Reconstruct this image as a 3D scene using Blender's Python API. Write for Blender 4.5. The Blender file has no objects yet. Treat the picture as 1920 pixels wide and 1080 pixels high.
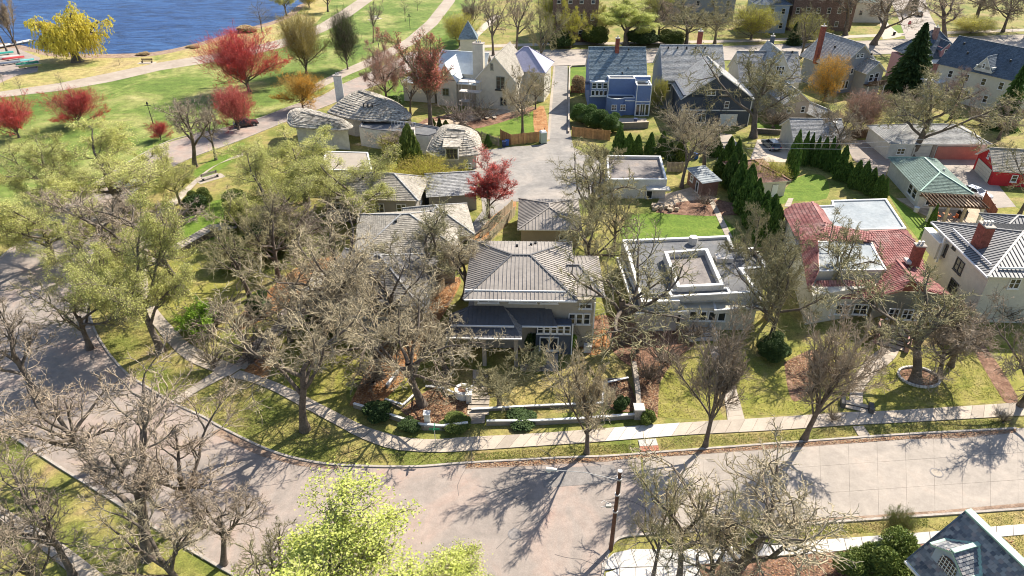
import bpy, bmesh, math, random
import numpy as np
from mathutils import Vector, Matrix
R = math.radians
random.seed(7); np.random.seed(7)
SC = bpy.context.scene
COL = SC.collection

# ---------------------------------------------------------------- camera, sky, sun, exposure
F, TH, H = 1280.0, R(32.4), 45.0
cam = bpy.data.cameras.new('camera'); cam.lens = 24; cam.sensor_width = 36; cam.clip_end = 6000
co = bpy.data.objects.new('camera', cam); co.location = (0, 0, H); co.rotation_euler = (R(90) - TH, 0, 0)
COL.objects.link(co); SC.camera = co
SUN_AZ, SUN_EL = math.atan2(0.70, 0.71), R(43)          # azimuth from +Y towards +X
world = bpy.data.worlds.new('World'); SC.world = world; world.use_nodes = True
wn = world.node_tree; bg = wn.nodes['Background']
sky = wn.nodes.new('ShaderNodeTexSky'); sky.sky_type = 'NISHITA'; sky.sun_disc = False
sky.sun_elevation = SUN_EL; sky.sun_rotation = SUN_AZ; sky.altitude = 250
wn.links.new(sky.outputs[0], bg.inputs[0]); bg.inputs[1].default_value = 0.105
sl = bpy.data.lights.new('sun', 'SUN'); sl.energy = 5.0; sl.angle = R(0.5); sl.color = (1.0, 0.93, 0.82)
so = bpy.data.objects.new('sun', sl); COL.objects.link(so)
sv = Vector((math.sin(SUN_AZ) * math.cos(SUN_EL), math.cos(SUN_AZ) * math.cos(SUN_EL), math.sin(SUN_EL)))
so.rotation_euler = sv.to_track_quat('Z', 'Y').to_euler(); so.location = (60, 60, 80)
SC.view_settings.view_transform = 'Standard'; SC.view_settings.look = 'None'
SC.view_settings.exposure = 0.84; SC.view_settings.gamma = 1
SC.render.filter_size = 1.05; SC.cycles.filter_width = 1.05

# ---------------------------------------------------------------- photograph pixel (1920 x 1080) -> point of the place
def G(px, py, z=0.0):
    x = (px - 960) / F; u = (540 - py) / F
    d = Vector((x, math.cos(TH) + u * math.sin(TH), -math.sin(TH) + u * math.cos(TH)))
    t = (z - H) / d.z
    return Vector((d.x * t, d.y * t, z))
def zat(Y, py):
    u = (540 - py) / F
    return H + Y * (-math.sin(TH) + u * math.cos(TH)) / (math.cos(TH) + u * math.sin(TH))
def mpp(p):                                              # metres per pixel at a point
    return (p.y * math.cos(TH) + (H - p.z) * math.sin(TH)) / F

# ---------------------------------------------------------------- materials
def newmat(name):
    m = bpy.data.materials.new(name); m.use_nodes = True
    nt = m.node_tree; b = nt.nodes['Principled BSDF']; b.inputs['Specular IOR Level'].default_value = 0.25
    return m, nt, b
def ramp(nt, fac, stops):
    r = nt.nodes.new('ShaderNodeValToRGB'); e = r.color_ramp.elements
    while len(e) < len(stops): e.new(0.5)
    for i, (p, c) in enumerate(stops): e[i].position = p; e[i].color = (*c, 1)
    nt.links.new(fac, r.inputs[0]); return r.outputs[0]
def noise(nt, vec, scale, detail=4, rough=0.6, dist=0):
    n = nt.nodes.new('ShaderNodeTexNoise'); n.inputs['Scale'].default_value = scale; n.inputs['Detail'].default_value = detail
    n.inputs['Roughness'].default_value = rough; n.inputs['Distortion'].default_value = dist
    nt.links.new(vec, n.inputs['Vector']); return n.outputs[0]
def mixc(nt, fac, a, b, mode='MIX'):
    n = nt.nodes.new('ShaderNodeMix'); n.data_type = 'RGBA'; n.blend_type = mode
    for s, v in ((n.inputs[0], fac), (n.inputs[6], a), (n.inputs[7], b)):
        if isinstance(v, (int, float)): s.default_value = v
        elif isinstance(v, tuple): s.default_value = (*v, 1)
        else: nt.links.new(v, s)
    return n.outputs[2]
def pos(nt):
    return nt.nodes.new('ShaderNodeNewGeometry').outputs['Position']
def bump(nt, b, h, strength=0.5, dist=0.05):
    n = nt.nodes.new('ShaderNodeBump'); n.inputs['Strength'].default_value = strength; n.inputs['Distance'].default_value = dist
    nt.links.new(h, n.inputs['Height']); nt.links.new(n.outputs[0], b.inputs['Normal'])
def sc(c, k): return tuple(x * k for x in c)
_m = {}
def M(name, c=(0.5, 0.5, 0.5), rough=0.8, var=0.18, scale=1.2, fine=9.0, metal=0.0, bmp=0.25, spec=0.25, obj=False):
    """paint, stone, wood ...: a base colour with broad and fine variation and a fine relief"""
    if name in _m: return _m[name]
    m, nt, b = newmat(name); P = pos(nt)
    a = noise(nt, P, scale, 5); f = noise(nt, P, fine, 3)
    col = ramp(nt, a, [(0.3, sc(c, 1 - var)), (0.7, sc(c, 1 + var))])
    col2 = ramp(nt, f, [(0.3, (1 - var,) * 3), (0.7, (1 + var * 0.6,) * 3)])
    out = mixc(nt, 1.0, col, col2, 'MULTIPLY')
    if obj:
        oi = nt.nodes.new('ShaderNodeObjectInfo')
        out = mixc(nt, 1.0, out, ramp(nt, oi.outputs['Random'], [(0, (0.78,) * 3), (1, (1.15, 1.12, 1.1))]), 'MULTIPLY')
    nt.links.new(out, b.inputs['Base Color'])
    b.inputs['Roughness'].default_value = rough; b.inputs['Metallic'].default_value = metal; b.inputs['Specular IOR Level'].default_value = spec
    if bmp: bump(nt, b, f, bmp, 0.03)
    _m[name] = m; return m
def M_noisy(name, stops, s1, s2=None, s3=None, rough=0.95, bmp=0.5, bd=0.08, mul=0.35, dist=0.6):
    if name in _m: return _m[name]
    m, nt, b = newmat(name); P = pos(nt)
    a = noise(nt, P, s1, 6, 0.62, dist); out = ramp(nt, a, stops)
    if s2:
        f = noise(nt, P, s2, 4, 0.7); out = mixc(nt, 1.0, out, ramp(nt, f, [(0.32, (1 - mul,) * 3), (0.68, (1 + mul * 0.7,) * 3)]), 'MULTIPLY')
        if s3:
            g = noise(nt, P, s3, 3, 0.7); out = mixc(nt, 1.0, out, ramp(nt, g, [(0.35, (1 - mul,) * 3), (0.65, (1 + mul * 0.7,) * 3)]), 'MULTIPLY')
        bump(nt, b, f, bmp, bd)
    nt.links.new(out, b.inputs['Base Color']); b.inputs['Roughness'].default_value = rough
    _m[name] = m; return m
GRASS = M_noisy('spring grass', [(0.30, (0.115, 0.15, 0.026)), (0.44, (0.21, 0.215, 0.05)), (0.56, (0.31, 0.265, 0.085)), (0.70, (0.31, 0.215, 0.11))], 0.16, 1.3, 7)
GRASS_DRY = M_noisy('dry straw grass', [(0.3, (0.22, 0.20, 0.05)), (0.5, (0.36, 0.29, 0.10)), (0.7, (0.42, 0.31, 0.15))], 0.35, 1.6, 8)
GRASS_PARK = M_noisy('park grass', [(0.30, (0.09, 0.155, 0.024)), (0.50, (0.165, 0.22, 0.045)), (0.62, (0.31, 0.31, 0.10)), (0.74, (0.42, 0.37, 0.17))], 0.085, 0.6, 3.5)
GRASS_SHORE = M_noisy('shore grass', [(0.30, (0.20, 0.24, 0.05)), (0.5, (0.42, 0.34, 0.13)), (0.70, (0.42, 0.31, 0.16))], 0.10, 0.7, 3.5)
LAWN = M_noisy('fed lawn', [(0.3, (0.095, 0.165, 0.018)), (0.6, (0.155, 0.225, 0.03)), (0.75, (0.23, 0.26, 0.05))], 0.5, 2.5, 11, mul=0.28)
LAWN_YEL = M_noisy('pale lawn', [(0.3, (0.17, 0.19, 0.03)), (0.5, (0.275, 0.255, 0.055)), (0.72, (0.36, 0.295, 0.11))], 0.45, 2.0, 9, mul=0.3)
ASPH = M_noisy('worn reddish asphalt', [(0.30, (0.27, 0.235, 0.205)), (0.48, (0.34, 0.285, 0.245)), (0.60, (0.385, 0.30, 0.25)), (0.75, (0.42, 0.28, 0.225))], 0.14, 1.1, 14, mul=0.13, bmp=0.2, dist=1.5)
PATHM = M_noisy('warm worn path', [(0.3, (0.33, 0.27, 0.21)), (0.5, (0.40, 0.33, 0.26)), (0.7, (0.46, 0.39, 0.31))], 0.2, 1.2, 12, mul=0.1, bmp=0.2)
ASPH_GREY = M_noisy('grey alley asphalt', [(0.3, (0.22, 0.205, 0.19)), (0.5, (0.31, 0.285, 0.255)), (0.7, (0.40, 0.35, 0.30))], 0.12, 1.0, 12, mul=0.14, bmp=0.2, dist=1.2)
CONC_ST = M_noisy('concrete street', [(0.3, (0.32, 0.28, 0.24)), (0.55, (0.41, 0.355, 0.30)), (0.75, (0.48, 0.39, 0.32))], 0.2, 1.5, 15, mul=0.1, bmp=0.2, dist=1.0)
CONC = M('concrete slab', (0.46, 0.395, 0.32), 0.9, 0.10, 0.5, 8, obj=True)
CONC_W = M('new pale concrete', (0.62, 0.59, 0.54), 0.9, 0.07, 0.5, 8, obj=True)
CONC_K = M('old kerb concrete', (0.42, 0.37, 0.32), 0.9, 0.2, 0.8, 6)
JOINT = M('slab joint dirt', (0.16, 0.13, 0.10), 0.95, 0.2)
DIRT = M_noisy('gutter dirt and leaves', [(0.3, (0.20, 0.13, 0.09)), (0.5, (0.34, 0.235, 0.165)), (0.7, (0.40, 0.31, 0.24))], 0.9, 5, 18)
MULCH = M_noisy('bark mulch', [(0.3, (0.13, 0.065, 0.04)), (0.5, (0.25, 0.14, 0.09)), (0.7, (0.36, 0.22, 0.15))], 1.3, 6, 22, mul=0.45)
MULCH_O = M_noisy('orange leaf litter', [(0.3, (0.22, 0.10, 0.035)), (0.5, (0.42, 0.20, 0.08)), (0.7, (0.46, 0.29, 0.14))], 1.0, 5, 18, mul=0.45)
WHITE = M('white trim', (0.80, 0.79, 0.76), 0.6, 0.05, 0.6)
CREAM = M('cream stucco', (0.62, 0.58, 0.48), 0.9, 0.08)
STUCCO_W = M('white stucco', (0.60, 0.575, 0.53), 0.9, 0.14)
BEIGE = M('beige siding', (0.42, 0.37, 0.29), 0.85, 0.07)
TAUPE = M('taupe siding', (0.33, 0.30, 0.26), 0.85, 0.07)
GREYW = M('grey siding', (0.27, 0.28, 0.30), 0.85, 0.07)
NAVY = M('dark slate siding', (0.085, 0.10, 0.13), 0.8, 0.08)
BLUE = M('blue siding', (0.16, 0.225, 0.40), 0.75, 0.07)
PINK = M('rose siding', (0.44, 0.24, 0.26), 0.85, 0.07)
REDW = M('red painted siding', (0.46, 0.03, 0.035), 0.75, 0.1)
PINKW = M('faded red garage boards', (0.46, 0.19, 0.14), 0.85, 0.1)
BRICK = M('red brick', (0.27, 0.085, 0.06), 0.9, 0.3, 2.5, 6, bmp=0.6)
BRICK_BR = M('brown brick', (0.20, 0.13, 0.10), 0.9, 0.3, 2.5, 6, bmp=0.6)
METAL_BR = M('weathered brown metal roof', (0.31, 0.275, 0.24), 0.6, 0.16, 0.5, 3, metal=0.1, bmp=0.1)
METAL_GR = M('grey metal roof', (0.24, 0.235, 0.23), 0.5, 0.1, 0.5, 5, metal=0.2, bmp=0.1)
METAL_DK = M('shaded porch roof and dark cap metal', (0.13, 0.125, 0.125), 0.6, 0.12, 0.5, 5, metal=0.1, bmp=0.1)  # lower roof's shade is put into this tone; caps and ribs share it
MEMB = M_noisy('flat roof membrane', [(0.3, (0.13, 0.13, 0.135)), (0.55, (0.18, 0.18, 0.18)), (0.75, (0.25, 0.225, 0.20))], 0.35, 2.2, 15, mul=0.16, bmp=0.2)
MEMB_L = M_noisy('pale roof coating', [(0.3, (0.27, 0.30, 0.315)), (0.55, (0.37, 0.395, 0.40)), (0.75, (0.46, 0.46, 0.45))], 0.35, 2.2, 15, mul=0.14, bmp=0.1)
DECK_B = M_noisy('brown gravel roof', [(0.3, (0.17, 0.15, 0.14)), (0.55, (0.27, 0.24, 0.22)), (0.75, (0.36, 0.28, 0.22))], 0.4, 3, 15, mul=0.2, bmp=0.3)
def shingle(name, c, var=0.30, s=3.2):
    if name in _m: return _m[name]
    m, nt, b = newmat(name); P = pos(nt)
    v = nt.nodes.new('ShaderNodeTexVoronoi'); v.inputs['Scale'].default_value = s
    mp = nt.nodes.new('ShaderNodeMapping'); mp.inputs['Scale'].default_value = (1, 2.0, 2.0)
    nt.links.new(P, mp.inputs[0]); nt.links.new(mp.outputs[0], v.inputs['Vector'])
    sep = nt.nodes.new('ShaderNodeSeparateColor'); nt.links.new(v.outputs['Color'], sep.inputs[0])
    a = noise(nt, P, 0.5, 5)
    col = ramp(nt, a, [(0.3, sc(c, 0.85)), (0.7, sc(c, 1.15))])
    col = mixc(nt, 1.0, col, ramp(nt, sep.outputs[0], [(0, (1 - var,) * 3), (1, (1 + var,) * 3)]), 'MULTIPLY')
    f = noise(nt, P, 14, 3)
    col = mixc(nt, 1.0, col, ramp(nt, f, [(0.3, (0.85,) * 3), (0.7, (1.12,) * 3)]), 'MULTIPLY')
    nt.links.new(col, b.inputs['Base Color']); b.inputs['Roughness'].default_value = 0.92
    bump(nt, b, v.outputs['Distance'], 0.4, 0.04); _m[name] = m; return m
SH_GREY = shingle('grey shingles', (0.30, 0.295, 0.29)); SH_LT = shingle('light grey shingles', (0.37, 0.36, 0.34))
SH_BLUE = shingle('blue grey shingles', (0.19, 0.235, 0.26), 0.35); SH_GREEN = shingle('green shingles', (0.17, 0.225, 0.19))
SH_BROWN = shingle('red brown shingles', (0.27, 0.155, 0.115)); SH_TAN = shingle('tan shingles', (0.34, 0.305, 0.25))
SH_THATCH = shingle('storybook wood shingles', (0.38, 0.34, 0.28), 0.55, 2.2); SH_CHAR = shingle('charcoal shingles', (0.17, 0.16, 0.15)); SH_DK = shingle('slate blue shingles', (0.115, 0.14, 0.17))
def slate_mat():
    m, nt, b = newmat('mottled slate'); oi = nt.nodes.new('ShaderNodeNewGeometry')
    c = ramp(nt, oi.outputs['Random Per Island'], [(0, (0.09, 0.10, 0.12)), (0.3, (0.19, 0.195, 0.205)), (0.6, (0.36, 0.355, 0.34)), (0.8, (0.33, 0.27, 0.25)), (1, (0.15, 0.16, 0.18))])
    nt.links.new(c, b.inputs['Base Color']); b.inputs['Roughness'].default_value = 0.7; return m
SLATE = slate_mat()
def tile_mat():
    m, nt, b = newmat('red clay tile'); g = nt.nodes.new('ShaderNodeNewGeometry')
    a = noise(nt, g.outputs['Position'], 0.6, 5)
    c = ramp(nt, a, [(0.3, (0.27, 0.09, 0.08)), (0.5, (0.36, 0.15, 0.13)), (0.72, (0.44, 0.27, 0.23))])
    c = mixc(nt, 1.0, c, ramp(nt, g.outputs['Random Per Island'], [(0, (0.75,) * 3), (1, (1.2,) * 3)]), 'MULTIPLY')
    nt.links.new(c, b.inputs['Base Color']); b.inputs['Roughness'].default_value = 0.75; return m
TILE = tile_mat()
COPPER = M('green copper flashing', (0.36, 0.52, 0.42), 0.6, 0.12)
WOOD = M('cedar fence boards', (0.46, 0.25, 0.11), 0.85, 0.2, 2, 9, obj=True)
WOOD_DK = M('weathered dark boards', (0.16, 0.10, 0.065), 0.85, 0.25, 2, 9, obj=True)
WOOD_GR = M('grey weathered timber', (0.33, 0.28, 0.23), 0.85, 0.2, 2, 9, obj=True)
POLE = M('brown utility pole', (0.15, 0.075, 0.05), 0.85, 0.25, 2, 9)
STEEL = M('galvanised steel', (0.5, 0.5, 0.5), 0.45, 0.1, metal=0.5)
BLACK = M('black metal', (0.03, 0.03, 0.03), 0.5, 0.1)
BARK = M('dark furrowed bark', (0.155, 0.125, 0.10), 0.95, 0.35, 1.5, 8, bmp=0.8)
BARK_L = M('pale beige twigs', (0.43, 0.365, 0.24), 0.95, 0.22, 0.6, 6, bmp=0, obj=True)  # pale beige base tone of the fine twigs
BARK_O = M('olive oak twigs', (0.35, 0.315, 0.17), 0.95, 0.25, 0.6, 6, bmp=0, obj=True)
BARK_G = M('grey twigs', (0.35, 0.285, 0.21), 0.95, 0.2, 0.6, 6, bmp=0, obj=True)
def leaf(name, c1, c2, tr=0.25):
    if name in _m: return _m[name]
    m, nt, b = newmat(name); g = nt.nodes.new('ShaderNodeNewGeometry')
    c = ramp(nt, g.outputs['Random Per Island'], [(0, c1), (1, c2)])
    oi = nt.nodes.new('ShaderNodeObjectInfo')
    c = mixc(nt, 1.0, c, ramp(nt, oi.outputs['Random'], [(0, (0.85,) * 3), (1, (1.15,) * 3)]), 'MULTIPLY')
    nt.links.new(c, b.inputs['Base Color']); b.inputs['Roughness'].default_value = 0.7
    t = nt.nodes.new('ShaderNodeBsdfTranslucent'); nt.links.new(c, t.inputs[0])
    mx = nt.nodes.new('ShaderNodeMixShader'); mx.inputs[0].default_value = tr
    nt.links.new(b.outputs[0], mx.inputs[1]); nt.links.new(t.outputs[0], mx.inputs[2])
    nt.links.new(mx.outputs[0], nt.nodes['Material Output'].inputs[0]); _m[name] = m; return m
L_LIME = leaf('lime new leaves', (0.38, 0.43, 0.07), (0.66, 0.68, 0.20))
L_OLIVE = leaf('olive opening buds', (0.44, 0.45, 0.11), (0.70, 0.68, 0.26))
L_YEL = leaf('yellow flowers', (0.72, 0.62, 0.07), (0.92, 0.82, 0.20))
L_YELG = leaf('yellow green flowers', (0.42, 0.42, 0.04), (0.66, 0.58, 0.08))
L_RED = leaf('red maple flowers', (0.40, 0.035, 0.035), (0.74, 0.13, 0.09))
L_PINKR = leaf('pale red buds', (0.50, 0.13, 0.09), (0.66, 0.24, 0.17))
L_ORANGE = leaf('orange buds', (0.62, 0.30, 0.03), (0.82, 0.46, 0.07))
L_RUST = leaf('rusty buds', (0.38, 0.20, 0.14), (0.50, 0.30, 0.22))
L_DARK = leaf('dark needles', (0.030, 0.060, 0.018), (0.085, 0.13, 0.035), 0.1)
L_ARB = leaf('arborvitae green', (0.045, 0.10, 0.018), (0.13, 0.21, 0.045), 0.15)
L_GRN = leaf('fresh shrub green', (0.075, 0.12, 0.022), (0.22, 0.26, 0.06), 0.15)
L_BRGRN = leaf('bright shrub green', (0.20, 0.34, 0.03), (0.36, 0.52, 0.07))
L_BROWN = leaf('dry brown leaves', (0.22, 0.14, 0.08), (0.40, 0.28, 0.17))
L_SAGE = leaf('sage catkins', (0.34, 0.33, 0.16), (0.52, 0.50, 0.27))
def glass():
    m, nt, b = newmat('dark window glass'); b.inputs['Base Color'].default_value = (0.025, 0.03, 0.035, 1)
    b.inputs['Roughness'].default_value = 0.08; b.inputs['Specular IOR Level'].default_value = 0.7; return m
GLASS = glass()
def water():
    m, nt, b = newmat('lake water'); P = pos(nt)
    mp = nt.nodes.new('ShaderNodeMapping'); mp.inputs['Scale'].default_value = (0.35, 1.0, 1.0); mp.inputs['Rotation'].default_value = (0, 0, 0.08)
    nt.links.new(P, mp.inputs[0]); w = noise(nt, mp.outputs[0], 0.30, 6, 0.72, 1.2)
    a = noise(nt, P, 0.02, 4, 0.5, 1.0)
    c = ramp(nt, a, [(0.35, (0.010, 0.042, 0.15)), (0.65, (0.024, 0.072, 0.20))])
    nt.links.new(mixc(nt, 1.0, c, ramp(nt, w, [(0.38, (0.35, 0.38, 0.45)), (0.50, (1.0, 1.0, 1.0)), (0.63, (1.9, 1.7, 1.45))]), 'MULTIPLY'), b.inputs['Base Color']); b.inputs['Roughness'].default_value = 0.35  # reflected sky blue and light and dark ripples painted into the base colour
    b.inputs['Specular IOR Level'].default_value = 0.2; bump(nt, b, w, 0.9, 0.5); return m
WATER = water()

# ---------------------------------------------------------------- mesh building
def tag(o, label=None, cat=None, group=None, kind=None):
    if label: o['label'] = label
    if cat: o['category'] = cat
    if group: o['group'] = group
    if kind: o['kind'] = kind
    return o
def empty(name, loc=(0, 0, 0), rz=0.0, label=None, cat=None, group=None):
    o = bpy.data.objects.new(name, None); o.location = loc; o.rotation_euler = (0, 0, rz)
    COL.objects.link(o); o.empty_display_size = 0.3; return tag(o, label, cat, group)
def link(name, me, parent=None):
    o = bpy.data.objects.new(name, me); COL.objects.link(o)
    if parent: o.parent = parent
    return o
class MB:
    def __init__(s): s.v = []; s.f = []; s.m = []; s.mats = []
    def mi(s, m):
        if m not in s.mats: s.mats.append(m)
        return s.mats.index(m)
    def add(s, vs, fs, m):
        b = len(s.v); s.v += [tuple(v) for v in vs]; k = s.mi(m)
        for f in fs: s.f.append([b + i for i in f]); s.m.append(k)
        return s
    def box(s, x0, y0, z0, x1, y1, z1, m):
        vs = [(x0, y0, z0), (x1, y0, z0), (x1, y1, z0), (x0, y1, z0), (x0, y0, z1), (x1, y0, z1), (x1, y1, z1), (x0, y1, z1)]
        return s.add(vs, [(3, 2, 1, 0), (4, 5, 6, 7), (0, 1, 5, 4), (1, 2, 6, 5), (2, 3, 7, 6), (3, 0, 4, 7)], m)
    def beam(s, a, b, w, h, m, up=(0, 0, 1)):
        a = Vector(a); b = Vector(b); d = (b - a).normalized(); sx = d.cross(Vector(up))
        if sx.length < 1e-4: sx = d.cross(Vector((1, 0, 0)))
        sx.normalize(); u = sx.cross(d); vs = []
        for p in (a, b):
            for i, j in ((-1, -1), (1, -1), (1, 1), (-1, 1)): vs.append(p + sx * (w / 2 * i) + u * (h / 2 * j))
        return s.add(vs, [(3, 2, 1, 0), (4, 5, 6, 7), (0, 1, 5, 4), (1, 2, 6, 5), (2, 3, 7, 6), (3, 0, 4, 7)], m)
    def prism(s, poly, z0, z1, m, mtop=None):
        n = len(poly); vs = [(p[0], p[1], z0) for p in poly] + [(p[0], p[1], z1) for p in poly]
        s.add(vs, [(i, (i + 1) % n, n + (i + 1) % n, n + i) for i in range(n)] + [tuple(range(n - 1, -1, -1))], m)
        return s.add([vs[n + i] for i in range(n)], [tuple(range(n))], mtop or m)
    def slab(s, poly, t, m, me=None):
        P = [Vector(p) for p in poly]; n = nrm(P); n = n if n.z >= 0 else -n
        k = len(P); vs = P + [p - n * t for p in P]
        s.add(P, [tuple(range(k))], m)
        return s.add(vs, [tuple(range(2 * k - 1, k - 1, -1))] + [(i, (i + 1) % k, k + (i + 1) % k, k + i) for i in range(k)], me or m)
    def tube(s, pts, r, m, k=6, r2=None):
        pts = [Vector(p) for p in pts]; n = len(pts); vs = []
        for i, p in enumerate(pts):
            d = (pts[min(i + 1, n - 1)] - pts[max(i - 1, 0)]).normalized()
            a = d.cross(Vector((0, 0, 1)));  a = a if a.length > 1e-3 else Vector((1, 0, 0)); a.normalize(); c = d.cross(a)
            rr = r if r2 is None else r + (r2 - r) * i / max(1, n - 1)
            for j in range(k): vs.append(p + (a * math.cos(6.2832 * j / k) + c * math.sin(6.2832 * j / k)) * rr)
        fs = [(i * k + j, i * k + (j + 1) % k, (i + 1) * k + (j + 1) % k, (i + 1) * k + j) for i in range(n - 1) for j in range(k)]
        return s.add(vs, fs + [tuple(range(k - 1, -1, -1)), tuple((n - 1) * k + j for j in range(k))], m)
    def build(s, name, parent=None, smooth=False): return link(name, s.mesh(name, smooth), parent)
    def mesh(s, name, smooth=False):
        me = bpy.data.meshes.new(name); me.from_pydata(s.v, [], s.f)
        for m in s.mats: me.materials.append(m)
        me.polygons.foreach_set('material_index', s.m)
        if smooth: me.polygons.foreach_set('use_smooth', [True] * len(s.f))
        bm = bmesh.new(); bm.from_mesh(me); bmesh.ops.recalc_face_normals(bm, faces=bm.faces[:]); bm.to_mesh(me); bm.free()
        return me
def nrm(P):
    n = Vector((0, 0, 0))
    for i in range(len(P)):
        a, b = P[i], P[(i + 1) % len(P)]; n += Vector(((a.y - b.y) * (a.z + b.z), (a.z - b.z) * (a.x + b.x), (a.x - b.x) * (a.y + b.y)))
    return n.normalized()
_ub = {}
def ubox(name, parent, mat, c, sx, sy, sz, rot=None):
    """a small piece (board, slab, seam) that shares one box mesh with all its like"""
    k = mat.name
    if k not in _ub:
        me = MB().box(-.5, -.5, -.5, .5, .5, .5, mat).mesh('piece')
        _ub[k] = me
    o = link(name, _ub[k], parent); m = Matrix.Translation(c)
    if rot is not None: m = m @ rot.to_4x4()
    o.matrix_basis = m @ Matrix.Diagonal((sx, sy, sz, 1)); return o
def inset(poly, d):
    n = len(poly); P = [Vector((p[0], p[1])) for p in poly]; out = []
    area = sum(P[i].x * P[(i + 1) % n].y - P[(i + 1) % n].x * P[i].y for i in range(n)); sg = 1 if area > 0 else -1
    for i in range(n):
        a, b, c = P[i - 1], P[i], P[(i + 1) % n]
        e1 = (b - a).normalized(); e2 = (c - b).normalized(); n1 = Vector((-e1.y, e1.x)) * sg; n2 = Vector((-e2.y, e2.x)) * sg
        k = max(0.3, 1 + n1.dot(n2)); out.append(b + (n1 + n2) * (d / k))
    return out
def inpoly(x, y, P):
    c = False; j = len(P) - 1
    for i in range(len(P)):
        if (P[i][1] > y) != (P[j][1] > y) and x < (P[j][0] - P[i][0]) * (y - P[i][1]) / (P[j][1] - P[i][1] + 1e-12) + P[i][0]: c = not c
        j = i
    return c
def smooth(pts, n=6):
    out = []; P = [Vector(p) for p in pts]
    for i in range(len(P) - 1):
        p0 = P[max(i - 1, 0)]; p1 = P[i]; p2 = P[i + 1]; p3 = P[min(i + 2, len(P) - 1)]
        for k in range(n):
            t = k / n; out.append(0.5 * ((2 * p1) + (p2 - p0) * t + (2 * p0 - 5 * p1 + 4 * p2 - p3) * t * t + (3 * p1 - p0 - 3 * p2 + p3) * t ** 3))
    return out + [P[-1]]
def resamp(P, n):
    L = [0]
    for i in range(1, len(P)): L.append(L[-1] + (P[i] - P[i - 1]).length)
    out = []; j = 0
    for k in range(n + 1):
        t = L[-1] * k / n
        while j < len(P) - 2 and L[j + 1] < t: j += 1
        f = (t - L[j]) / max(1e-9, L[j + 1] - L[j]); out.append(P[j].lerp(P[j + 1], min(1, max(0, f))))
    return out
def gp(pts, z=0.0): return [G(p[0], p[1], 0).xy.to_3d() + Vector((0, 0, z)) for p in pts]
# ================================================================ GROUND, ROADS, PATHS
_zc = [0]
def sheet(name, pts, z, mat, kind='structure', px=True, smth=0):
    if name != 'ground': _zc[0] = (_zc[0] + 1) % 60; z += _zc[0] * .00022
    P = gp(pts, z) if px else [Vector((p[0], p[1], z)) for p in pts]
    if smth: P = smooth(P + [P[0]], smth)[:-1]
    me = bpy.data.meshes.new(name); bm = bmesh.new(); bm.faces.new([bm.verts.new(p) for p in P]); bm.normal_update()
    bmesh.ops.triangulate(bm, faces=bm.faces[:]); bmesh.ops.recalc_face_normals(bm, faces=bm.faces[:])
    if bm.faces[:] and sum(f.normal.z * f.calc_area() for f in bm.faces) < 0: bmesh.ops.reverse_faces(bm, faces=bm.faces[:])
    bm.to_mesh(me); bm.free(); me.materials.append(mat); return tag(link(name, me), kind=kind)
def ribbon(name, L, Rr, n, mat, z=0.07, across=1, joint=0.03, sm=5, piece='slab', base=JOINT, alt=None):
    """a paved strip between two pixel polylines: a joint-coloured bed and slabs standing proud of it"""
    A = smooth(gp(L), sm) if sm else gp(L); B = smooth(gp(Rr), sm) if sm else gp(Rr)
    A = resamp(A, n); B = resamp(B, n); mb = MB(); up = Vector((0, 0, 1))
    for i in range(n): mb.add([A[i] + up * (z - .03), B[i] + up * (z - .03), B[i + 1] + up * (z - .03), A[i + 1] + up * (z - .03)], [(0, 1, 2, 3)], base)
    root = tag(mb.build(name), kind='structure')
    for i in range(n):
        for j in range(across):
            q = []
            for (pa, pb) in ((A[i], B[i]), (A[i + 1], B[i + 1])):
                q.append(pa.lerp(pb, j / across)); q.append(pa.lerp(pb, (j + 1) / across))
            q = [q[0], q[1], q[3], q[2]]; c = sum(q, Vector()) / 4
            q = [p + (c - p).normalized() * joint for p in q]; dz = random.uniform(-.004, .006)
            s = MB().prism([p.xy for p in q], z - .045, z + dz, alt(c) if alt else mat); s.build(piece, root)
    return root
def kerb(pts, name='kerb', h=0.14, w=0.2, mat=None, sm=5, z0=0.0):
    P = smooth(gp(pts), sm); mb = MB(); n = len(P); vs = []
    for i, p in enumerate(P):
        d = (P[min(i + 1, n - 1)] - P[max(i - 1, 0)]).normalized(); s = Vector((-d.y, d.x, 0)) * w / 2
        vs += [p - s + Vector((0, 0, z0)), p - s + Vector((0, 0, h)), p + s + Vector((0, 0, h)), p + s + Vector((0, 0, z0))]
    fs = [(i * 4 + j, i * 4 + (j + 1) % 4, i * 4 + 4 + (j + 1) % 4, i * 4 + 4 + j) for i in range(n - 1) for j in range(4)]
    mb.add(vs, fs + [(0, 1, 2, 3), (n * 4 - 1, n * 4 - 2, n * 4 - 3, n * 4 - 4)], mat or CONC_K); return tag(mb.build(name), kind='structure')

sheet('ground', [(-1500, -400), (1500, -400), (1500, 3500), (-1500, 3500)], 0.0, GRASS, px=False)
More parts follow.
